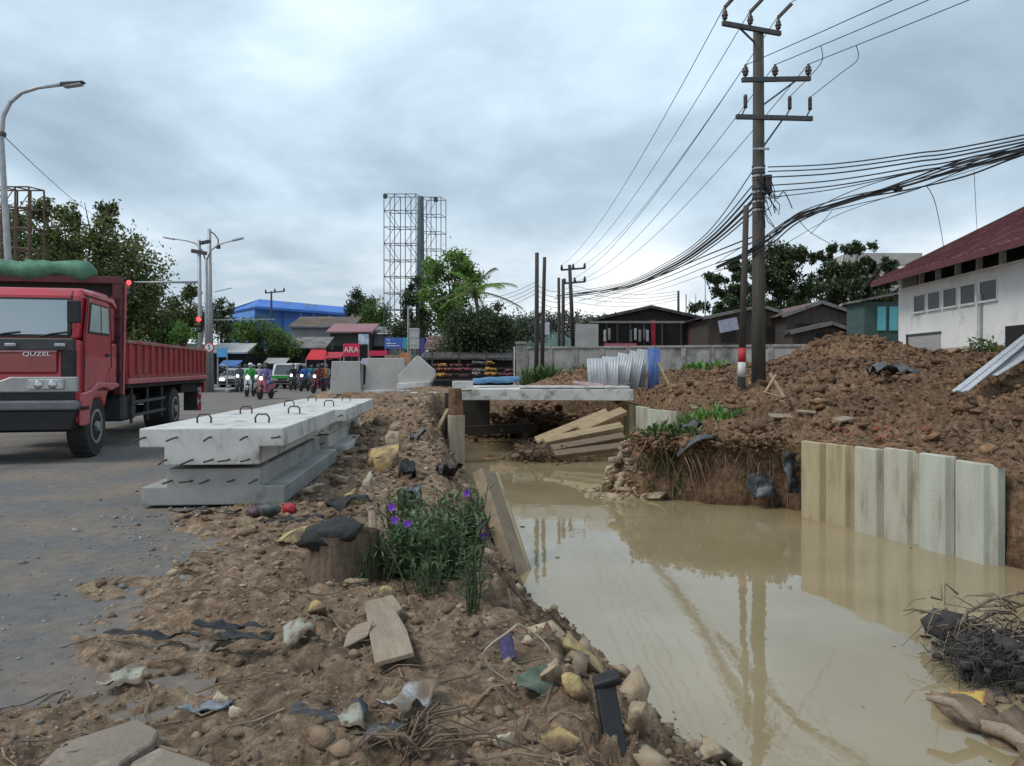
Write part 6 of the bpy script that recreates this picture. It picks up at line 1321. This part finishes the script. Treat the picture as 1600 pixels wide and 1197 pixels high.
    MB().prism([(-.75, .42), (-.12, .46), (-.3, .56), (-.45, .60), (-.5, .52), (-.58, .60), (-.74, .56)], -.10, -.083, 'Y').build('grey_plate', M_STEEL, o)  # jagged grey plate below the bumper skirt
    for s_ in (-1, 1):
        # door
        d_ = MB().prism([(.16, 1.12), (1.32, 1.14), (1.5, 1.5), (1.52, 2.02), (1.44, 2.62), (.38, 2.66), (.22, 2.04)], s_*1.2-.005*s_, s_*1.225, 'X').build('door', M_TR, o, bevel=.008)
        MB().prism([(.34, 2.06), (1.40, 2.06), (1.34, 2.56), (.44, 2.58)], s_*1.222, s_*1.235, 'X').build('window_seal', M_BLACK, d_)
        w1 = MB().prism([(.40, 2.10), (.92, 2.10), (.90, 2.54), (.50, 2.55)], s_*1.233, s_*1.242, 'X').build('window', glass_mat('sky_pale_glass', (.50, .58, .56)), d_); MB().prism([(.99, 2.10), (1.36, 2.10), (1.30, 2.53), (.97, 2.54)], s_*1.233, s_*1.242, 'X').build('window', MATS['sky_pale_glass'], d_)  # pale glass colour carries the sky reflection
        for ya, za, yb, zb2 in ((.16, 1.12, .22, 2.04), (.22, 2.04, .38, 2.67), (1.33, 1.14, 1.52, 1.5), (1.53, 1.5, 1.53, 2.02), (1.53, 2.02, 1.45, 2.63), (.16, 1.11, 1.33, 1.13)): MB().beam((s_*1.226, ya, za), (s_*1.226, yb, zb2), .012, .012).build('door_gap', M_BLACK, d_)
        MB().box((s_*1.24, 1.30, 1.72), (.03, .16, .05)).build('handle', M_BLACK, d_)
        MB().prism([(.42, 1.13), (1.30, 1.2), (1.5, 1.5), (1.45, 1.5), (1.26, 1.26), (.42, 1.18)], s_*1.223, s_*1.238, 'X').build('door_crease', M_TRP, d_)
        # wheel arch flare and step
        MB().prism([(.02, .58), (.30, .58), (.34, .80), (.48, 1.0), (.72, 1.14), (1.05, 1.16), (1.42, 1.10), (1.85, 1.16), (1.85, 1.22), (1.3, 1.24), (.72, 1.26), (.44, 1.14), (.02, 1.10)], s_*1.19, s_*1.27, 'X').build('wheel_arch', M_TRP, o, bevel=.02)
        MB().box((s_*1.245, .15, .86), (.05, .26, .06)).build('step', M_BLACK, o)
        # mirrors
        mr = MB().tube([(s_*1.12, -.0, 2.7), (s_*1.16, -.16, 2.62), (s_*1.16, -.18, 2.1), (s_*1.1, -.02, 2.02)], .016, 6).build('mirror_arm', M_BLACK, o)
        MB().box((s_*1.2, -.19, 2.38), (.2, .05, .36)).build('mirror', M_BLACK, mr, bevel=.02); 
    MB().prism([(.38, 2.74), (1.7, 2.74), (1.86, 2.62), (1.86, 2.57), (1.6, 2.66), (.38, 2.68)], 1.15, 1.22, 'X').build('drip_rail', M_TRP, o, bevel=.01)
    # wheels
    def wheel(x, y, r=.51, w=.30, dual=False):
        sgn = 1 if x > 0 else -1; wd = w if not dual else .6
        t = MB().lathe((x, y, r), [(r*.56, -wd/2), (r*.94, -wd/2), (r, -wd/2+.04), (r, wd/2-.04), (r*.94, wd/2), (r*.56, wd/2)], 30, 'X').build('wheel', M_RUBBER, o)
        xo = x+sgn*(wd/2)
        MB().lathe((xo, y, r), [(r*.57, -.03), (r*.57, .012), (r*.50, .016), (r*.44, -.05*sgn if not dual else -.1*sgn), (r*.2, -.03*sgn), (r*.16, .05*sgn), (r*.05, .06*sgn)], 24, 'X').build('rim', mat('rim_grey', (.36, .36, .35), .5, (.22, .21, .20), 9, metal=.2), t)
        for k in range(8): a = k*math.pi/4; MB().lathe((xo+sgn*.0, y+math.cos(a)*r*.3, r+math.sin(a)*r*.3), [(.022, -.03), (.022, .03), (.01, .035)], 6, 'X').build('wheel_nut', M_DARKST, t)
        for k in range(22): a = k*math.pi/11; MB().box((x, y+math.cos(a)*r, r+math.sin(a)*r), (wd*.9, .03, .03), M=Matrix.Rotation(a, 3, 'X')).build('tread_block', M_RUBBER, t)
    wheel(1.02, .92); wheel(-1.02, .92); wheel(.86, 6.6, dual=True); wheel(-.86, 6.6, dual=True)
    # chassis
    MB().box((0, 8.7, .98), (2.2, 2.3, .24)).build('rear_crossmember', M_DARK, o)
    for x in (-.42, .42): MB().box((x, 5.0, .78), (.12, 8.4, .26)).build('chassis_rail', M_DARK, o)
    MB().cyl((-1, .92, .5), (1, .92, .5), .08).build('axle', M_DARK, o); MB().cyl((-.9, 6.6, .5), (.9, 6.6, .5), .12).build('axle', M_DARK, o)
    MB().box((.85, 3.1, .72), (.5, .9, .5)).build('fuel_tank', M_DARKST, o, bevel=.05); MB().box((-.85, 3.1, .72), (.5, .9, .5)).build('battery_box', M_DARKST, o, bevel=.05)
    for z in (.56, .82): MB().box((1.16, 4.3, z), (.04, 2.6, .06)).build('side_guard', M_DARKST, o)
    for y in (3.05, 4.2, 5.4): MB().box((1.14, y, .78), (.04, .06, .75)).build('guard_post', M_DARKST, o)
    # headboard frame
    fy = 2.12
    for x in (-1.16, 1.16): MB().box((x, fy, 2.08), (.14, .16, 2.14)).build('headboard_post', M_MAR, o, bevel=.01)
    MB().box((0, fy, 3.12), (2.48, .18, .13)).build('headboard_beam', M_MAR, o, bevel=.01)
    MB().box((0, fy+.04, 2.1), (2.2, .05, 1.9)).build('headboard_panel', M_DARK, o)
    for z in (1.4, 1.75, 2.1, 2.45, 2.8): MB().box((1.16, fy-.09, z), (.2, .06, .05)).build('ladder_rung', M_MAR, o)
    MB().box((1.02, fy-.12, 2.7), (.1, .06, .14)).build('bracket', M_MAR, o)
    MB().tube([(1.24, fy+.06, 1.0), (1.27, fy+.10, 3.1)], .025, 6).build('corner_tube', M_TRP, o)
    MB().lathe((.62, fy, 3.19), [(.10, 0), (.10, .08), (.07, .15), (.02, .17)], 12).build('beacon', mat('beacon_red', (.55, .03, .04), .3, (.4, .02, .03), 4, transl=.2), o, True)
    # flatbed
    y0, y1 = 2.38, 9.95
    MB().box((0, (y0+y1)/2, 1.17), (2.46, y1-y0, .12)).build('bed_floor', M_DARK, o)
    for s_ in (-1, 1):
        sd_ = MB().box((s_*1.21, (y0+y1)/2, 1.60), (.05, y1-y0, .76)).build('side_panel', M_TRD, o)
        MB().box((s_*1.235, (y0+y1)/2, 2.0), (.09, y1-y0, .07)).build('top_rail', mat('worn_rail', (.27, .18, .13), .7, (.33, .05, .06), 1.5, thr=(.4, .6)), sd_, bevel=.01)
        MB().box((s_*1.235, (y0+y1)/2, 1.24), (.10, y1-y0, .10)).build('bottom_rail', M_TRP, sd_, bevel=.01)
        MB().box((s_*1.25, (y0+y1)/2, 1.33), (.03, y1-y0-.2, .07)).build('rust_strip', mat('rust_strip', (.26, .13, .07), .85, (.3, .05, .05), 5, thr=(.42, .55)), sd_)
        for k in range(15):
            yy = y0+.16+k*(y1-y0-.3)/14; MB().box((s_*1.25, yy, 1.64), (.06, .13, .64)).build('side_rib', M_TRD, sd_, bevel=.012)
    MB().box((0, y1, 1.6), (2.46, .06, .78)).build('tailgate', M_TRD, o); MB().box((0, y0, 1.6), (2.4, .05, .76)).build('front_board', M_TRD, o)
    for s_ in (-1, 1):
        tl = MB().box((s_*1.05, y1+.02, .95), (.3, .1, .3)).build('tail_light', mat('tail_red', (.4, .02, .02), .4), o)
        MB().box((s_*.98, y1-.48, .68), (.46, .02, .74)).build('mud_flap', M_RUBBER, o); MB().box((s_*1.16, y1-.50, .66), (.10, .02, .66)).build('flap_marker', mat('marker_red', (.45, .05, .06), .6, (.6, .6, .58), 6, thr=(.48, .52)), o)
    # rolled tarpaulin on the rack is a thing of its own
    t = empty('tarpaulin', o.location, rz, 'rolled green tarpaulin lying across the truck headboard', 'tarpaulin')
    mb = MB(); n = 14; pts = [(-1.2+i*2.0/n, fy+.02+.02*math.sin(i*1.3), 3.29+.035*math.sin(i*.8)) for i in range(n+1)]; rr = [.15+.035*math.sin(i*1.1+1)+.05*random.random() for i in range(n+1)]; rr[0] = rr[-1] = .06
    mb.tube(pts, rr, 12).build('roll', mat('green_tarp', (.07, .22, .13), .6, (.045, .13, .085), 5, .7, 9), t, True)
    for x in (-.75, .02): MB().lathe((x, fy+.02, 3.30), [(.125, -.02), (.145, 0), (.125, .02)], 12, 'X').build('strap', mat('strap_red', (.5, .06, .08), .6), t)
    return o
truck()
# ------------------------------------------------------------------ people and scooters
def capsules(bones, vox, name):
    """bones: (p0, p1, r0, r1, material index) -> one continuous remeshed body with a material per bone"""
    mb = MB()
    for p0, p1, r0, r1, mi in bones:
        mb.tube([p0, Vector(p0).lerp(Vector(p1), .5), p1], [r0, (r0+r1)/2, r1], 8); mb.ell(p0, (r0,)*3, 8, 6); mb.ell(p1, (r1,)*3, 8, 6)
    ob = link('tmp', mb.mesh('tmp')); md = ob.modifiers.new('r', 'REMESH'); md.mode = 'VOXEL'; md.voxel_size = vox; sm = ob.modifiers.new('s', 'SMOOTH'); sm.iterations = 2
    dg = bpy.context.evaluated_depsgraph_get(); me = bpy.data.meshes.new_from_object(ob.evaluated_get(dg)); me.name = name; bpy.data.objects.remove(ob)
    P0 = np.array([b[0] for b in bones], float); P1 = np.array([b[1] for b in bones], float); rr = np.array([(b[2]+b[3])/2 for b in bones]); mi = [b[4] for b in bones]
    for p in me.polygons:
        c = np.array(p.center); e = P1-P0; t = np.clip(((c-P0)*e).sum(1)/((e*e).sum(1)+1e-9), 0, 1); d = np.linalg.norm(c-P0-e*t[:, None], axis=1)-rr; p.material_index = mi[int(d.argmin())]; p.use_smooth = True
    return me
M_SKIN = mat('skin', (.30, .17, .11), .6, (.26, .14, .09), 8); M_JEAN = mat('dark_trousers', (.035, .038, .05), .85, (.025, .027, .035), 8); M_SHOE = mat('shoe', (.03, .028, .027), .6)
def rider(label, scooter, jacket, helmet, pillion=False, legs=M_JEAN):
    dy = .42 if pillion else 0
    o = empty('person', scooter.location, scooter.rotation_euler.z, label, 'person')
    B = []
    B += [((0, .22+dy, .84), (0, .16+dy, 1.10), .155, .15, 0), ((0, .16+dy, 1.10), (0, .1+dy, 1.34), .16, .15, 0), ((0, .1+dy, 1.36), (0, .06+dy, 1.50), .065, .055, 2), ((0, .04+dy, 1.58), (0, .03+dy, 1.64), .085, .085, 2), ((0, -.05+dy, 1.575), (0, -.065+dy, 1.56), .022, .02, 2)]
    for s_ in (-1, 1):
        B += [((s_*.13, .1+dy, 1.38), (s_*.2, .08+dy, 1.37), .075, .075, 0), ((s_*.2, .08+dy, 1.36), (s_*.27, -.08+dy, 1.12), .066, .052, 0), ((s_*.27, -.08+dy, 1.12), (s_*.29, -.33+dy*1.2, 1.04), .05, .036, 0), ((s_*.29, -.33+dy*1.2, 1.04), (s_*.29, -.41+dy*1.2, 1.03), .038, .03, 2)]
        B += [((s_*.09, .2+dy, .84), (s_*.17, -.2+dy, .74), .1, .075, 1), ((s_*.17, -.2+dy, .74), (s_*.15, -.14+dy, .36), .07, .05, 1), ((s_*.15, -.14+dy, .33), (s_*.155, -.33+dy, .30), .045, .035, 3)]
    me = capsules(B, .026, 'body')
    for q in (jacket, legs, M_SKIN, M_SHOE): me.materials.append(q)
    link('body', me, None, o)
    h = MB(); h.ell((0, .045+dy, 1.645), (.135, .15, .135), 14, 10); hm = h.build('helmet', helmet, o, True)
    MB().prism([(-.1, 1.57), (.1, 1.57), (.095, 1.68), (-.095, 1.68)], -.115+dy, -.095+dy, 'Y').build('visor', M_GLASS, hm)
    return o
def scooter(label, px, py, Y, paint, heading=0, lit=True, trim=M_BLACK):
    c = P(px, py, Y); o = empty('scooter', (c.x, Y, 0), heading, label, 'scooter', 'motor scooters waiting in the road')
    for y in (-.62, .62):
        w = MB().lathe((0, y, .27), [(.17, -.05), (.25, -.05), (.27, -.03), (.27, .03), (.25, .05), (.17, .05)], 20, 'X').build('wheel', M_RUBBER, o); MB().lathe((0, y, .27), [(.18, -.03), (.06, -.04), (.06, .04), (.18, .03)], 16, 'X').build('rim', M_STEEL, w)
    MB().prism([(-.17, .42), (.17, .42), (.21, .7), (.15, .98), (-.15, .98), (-.21, .7)], -.46, -.38, 'Y').build('front_apron', paint, o, bevel=.03, seg=2)
    MB().prism([(-.86, .40), (-.62, .58), (-.40, .5), (-.40, .44), (-.62, .5), (-.84, .34)], -.07, .07, 'X').build('mudguard', paint, o, bevel=.02)
    MB().prism([(-.42, .30), (.1, .30), (.25, .42), (.85, .55), (.9, .74), (.1, .72), (.0, .40), (-.42, .38)], -.15, .15, 'X').build('rear_body', paint, o, bevel=.04, seg=2)
    MB().prism([(.05, .72), (.85, .75), (.9, .82), (.5, .80), (.08, .80)], -.13, .13, 'X').build('seat', M_BLACK, o, bevel=.03, seg=2)
    MB().cyl((0, -.42, .9), (0, -.62, .3), .035).build('fork', M_DARKST, o)
    hb = MB().tube([(-.34, -.32, 1.03), (-.12, -.42, 1.04), (.12, -.42, 1.04), (.34, -.32, 1.03)], .02, 6).build('handlebar', M_BLACK, o)
    MB().ell((0, -.43, 1.03), (.16, .09, .09), 12, 8).build('cowl', paint, o, True)
    MB().lathe((0, -.51, 1.01), [(.085, 0), (.08, -.02), (.03, -.04)], 14, 'Y').build('headlight', mat('headlight_on', (1, .97, .9), .3, (1, .97, .9), 3, emit=3.0) if lit else MATS['headlamp_glass'], o)
    for s_ in (-1, 1): m_ = MB().tube([(s_*.26, -.36, 1.04), (s_*.3, -.36, 1.2)], .008, 5).build('mirror_stem', M_BLACK, hb); MB().ell((s_*.31, -.36, 1.24), (.06, .015, .045), 8, 6).build('mirror', M_BLACK, m_)
    MB().cyl((.17, .35, .3), (.19, .85, .36), .05).build('exhaust', M_DARKST, o); MB().box((0, -.47, .62), (.2, .02, .09)).build('number_plate', M_BLACK, o)
    return o
def pm(n, c, r_=.35): return mat('paint_'+n, c, r_, tuple(q*.8 for q in c), 3, coat=.4)
def cm(n, c): return mat('cloth_'+n, c, .85, tuple(q*.7 for q in c), 6, .4, 14)
S = scooter('white scooter with lit headlamp, left of the two front scooters', 391, 617, 40, pm('white', (.6, .6, .58)), R(4)); rider('person in a green jacket and white helmet riding the white scooter', S, cm('green', (.04, .35, .06)), pm('helm_white', (.65, .65, .63)))
S = scooter('pinkish red scooter nearest in the road', 415, 622, 36.5, pm('rose', (.45, .12, .14)), R(-6)); rider('person in a violet raincoat riding the nearest red scooter', S, cm('violet', (.19, .16, .36)), M_BLACK, legs=cm('violet', (.19, .16, .36)))
S = scooter('dark red scooter beside the upright concrete unit', 498, 614, 45, pm('maroon', (.16, .02, .03)), R(-14)); rider('person in dark red riding the scooter beside the concrete unit', S, cm('darkred', (.14, .03, .04)), M_BLACK); rider('passenger in an orange jacket behind the rider in dark red', S, cm('orange', (.65, .2, .02)), pm('helm_dark', (.05, .05, .055)), True)
S = scooter('dark scooter with lit headlamp ridden by the person in blue', 476, 609, 49, pm('black', (.03, .03, .035)), R(-5)); rider('person in a bright blue jacket on a dark scooter', S, cm('blue', (.05, .17, .48)), pm('helm_grey', (.25, .25, .26)))
S = scooter('dark scooter between the minibus and the rider in blue', 458, 607, 51, pm('black2', (.04, .04, .04)), R(3)); rider('person in black riding beside the minibus', S, cm('black', (.03, .03, .033)), M_BLACK)
S = scooter('dark scooter with lit headlamp in front of the pale car', 374, 608, 47, pm('grey', (.12, .12, .13)), R(8)); rider('person in grey riding in front of the pale car', S, cm('grey', (.16, .16, .17)), M_BLACK)
S = scooter('scooter half hidden behind the nearest red scooter', 405, 612, 44, pm('silver', (.35, .35, .36)), R(2)); rider('person in pale clothes behind the rider in violet', S, cm('pale', (.42, .42, .43)), pm('helm_silver', (.4, .4, .42)))
S = scooter('blue scooter at the far back of the waiting traffic', 487, 605, 55, pm('bluepaint', (.06, .12, .35)), R(-4), False); rider('person in teal at the far back of the waiting traffic', S, cm('teal', (.04, .22, .26)), M_BLACK)
S = scooter('dark scooter at the kerb beside the signal poles', 348, 607, 53, pm('black3', (.035, .035, .035)), R(10), False); rider('person in dark clothes at the kerb beside the signal poles', S, cm('dark', (.05, .05, .055)), pm('helm_white', (.65, .65, .63)))
def car(label, px, Y, paint, band=None, van=False, heading=0, lit=False):
    c = P(px, 0, Y); o = empty('car' if not van else 'minibus', (c.x, Y, 0), heading, label, 'minibus' if van else 'car', 'cars in the far traffic')
    h = 1.85 if van else 1.5
    pr = [(0, .35), (0, .8), (.15, .92), (.75 if not van else .3, 1.0), (1.35 if not van else .75, h-.05), (1.7, h), (3.6, h-.02), (4.1, 1.05), (4.2, .9), (4.2, .35)]
    MB().prism(pr, -.83, .83, 'X').build('body', paint, o, bevel=.09, seg=3)
    a, b = pr[3], pr[4]
    MB().add([(-.68, a[0]-.03, a[1]+.06), (.68, a[0]-.03, a[1]+.06), (.6, b[0]-.06, b[1]-.06), (-.6, b[0]-.06, b[1]-.06)], [(0, 1, 2, 3)]).build('windscreen', M_GLASS, o)
    if band: MB().box((0, -.02, .86), (1.5, .05, .2)).build('green_band', band, o)
    for s_ in (-1, 1):
        MB().box((s_*.62, -.01, .72), (.3, .08, .16)).build('headlight', MATS['headlight_on'] if lit else mat('headlamp_glass', (.42, .43, .43), .15), o, bevel=.02)
        MB().prism([(1.0, 1.05), (3.6, 1.05), (3.4, h-.15), (1.5, h-.15)], s_*.832, s_*.84, 'X').build('side_window', M_GLASS, o)
        for y in (.8, 3.4): w = MB().lathe((s_*.74, y, .3), [(.18, -.09), (.29, -.09), (.3, -.07), (.3, .07), (.29, .09), (.18, .09)], 18, 'X').build('wheel', M_RUBBER, o); MB().lathe((s_*.80, y, .3), [(.19, -.03), (.19, .04), (.05, .05)], 14, 'X').build('rim', M_STEEL, w)
    MB().box((0, -.02, .5), (1.6, .08, .18)).build('bumper', M_BLACK, o, bevel=.02); MB().box((0, -.01, .68), (.7, .06, .12)).build('grille', M_BLACK, o); MB().box((0, -.07, .5), (.45, .02, .11)).build('number_plate', M_DARK, o)
car('pale grey car with a lit headlamp behind the grey rider', 361, 52, pm('carwhite', (.5, .5, .49)), lit=True, heading=R(6)); car('white minibus with a green band in the waiting traffic', 441, 54, pm('white', (.6, .6, .58)), cm('green', (.04, .35, .06)), True, R(2))
car('dark car behind the rider in blue', 470, 60, pm('carblack', (.04, .04, .045)), heading=R(-3))

for px, Y, pc, jc, hc, hd, lab in ((383, 56, (.05, .05, .055), (.30, .05, .05), (.05, .05, .055), 5, 'maroon'), (430, 58, (.3, .3, .3), (.08, .10, .22), (.5, .08, .08), 2, 'navy'), (449, 57, (.2, .02, .03), (.35, .30, .2), (.06, .06, .06), -2, 'khaki'),
                                   (466, 56, (.05, .05, .05), (.04, .04, .045), (.6, .6, .58), -4, 'black with a white helmet'), (510, 52, (.05, .06, .2), (.28, .28, .30), (.04, .04, .04), -8, 'light grey'), (355, 60, (.4, .4, .4), (.45, .33, .05), (.05, .05, .05), 6, 'mustard yellow'), (397, 62, (.05, .05, .05), (.06, .2, .12), (.3, .3, .3), 3, 'bottle green')):
    k = lab.split()[0]; S = scooter('back row scooter ridden by the person in %s' % lab, px, 600, Y, pm('q'+k, pc), R(hd), px % 2 == 0); rider('person in %s near the back of the scooter queue' % lab, S, cm('q'+k, jc), pm('qh'+k, hc))
car('silver car at the very back of the queue', 420, 70, pm('silvercar', (.35, .36, .37)), heading=R(2)); car('dark red car behind the pale grey car', 378, 66, pm('redcar', (.22, .03, .03)), heading=R(5), lit=True)
def awning(px, py, wpx, Y, m, label):
    c = P(px, py, Y); o = empty('awning', (c.x, Y, 0), 0, label, 'awning', 'awnings of the far shops'); w = wpx/F*Y
    MB().add([(-w/2, -.9, c.z-.3), (w/2, -.9, c.z-.3), (w/2, .3, c.z+.15), (-w/2, .3, c.z+.15), (-w/2, -.9, c.z-.36), (w/2, -.9, c.z-.36), (w/2, .3, c.z+.09), (-w/2, .3, c.z+.09)], [(0, 1, 2, 3), (7, 6, 5, 4), (0, 4, 5, 1), (1, 5, 6, 2), (2, 6, 7, 3), (3, 7, 4, 0)]).build('cloth', m, o)
    for x in (-w/2+.05, w/2-.05): MB().cyl((x, -.85, 0), (x, -.85, c.z-.3), .035, n=6).build('post', M_STEEL, o)
awning(362, 566, 30, 58, mat('awn_blue', (.06, .16, .42), .7, (.05, .12, .34), 2), 'blue cloth awning left of the waiting traffic'); awning(524, 553, 26, 57, mat('awn_red', (.42, .03, .05), .7, (.3, .02, .04), 2), 'dull red awning right of the bright red tent')
awning(434, 562, 34, 63, mat('awn_grey', (.34, .34, .33), .8, (.25, .25, .24), 2), 'pale grey awning above the white minibus'); awning(585, 563, 40, 55, mat('awn_lilac', (.30, .25, .36), .7, (.22, .18, .27), 2), 'lilac awning behind the wide concrete unit')
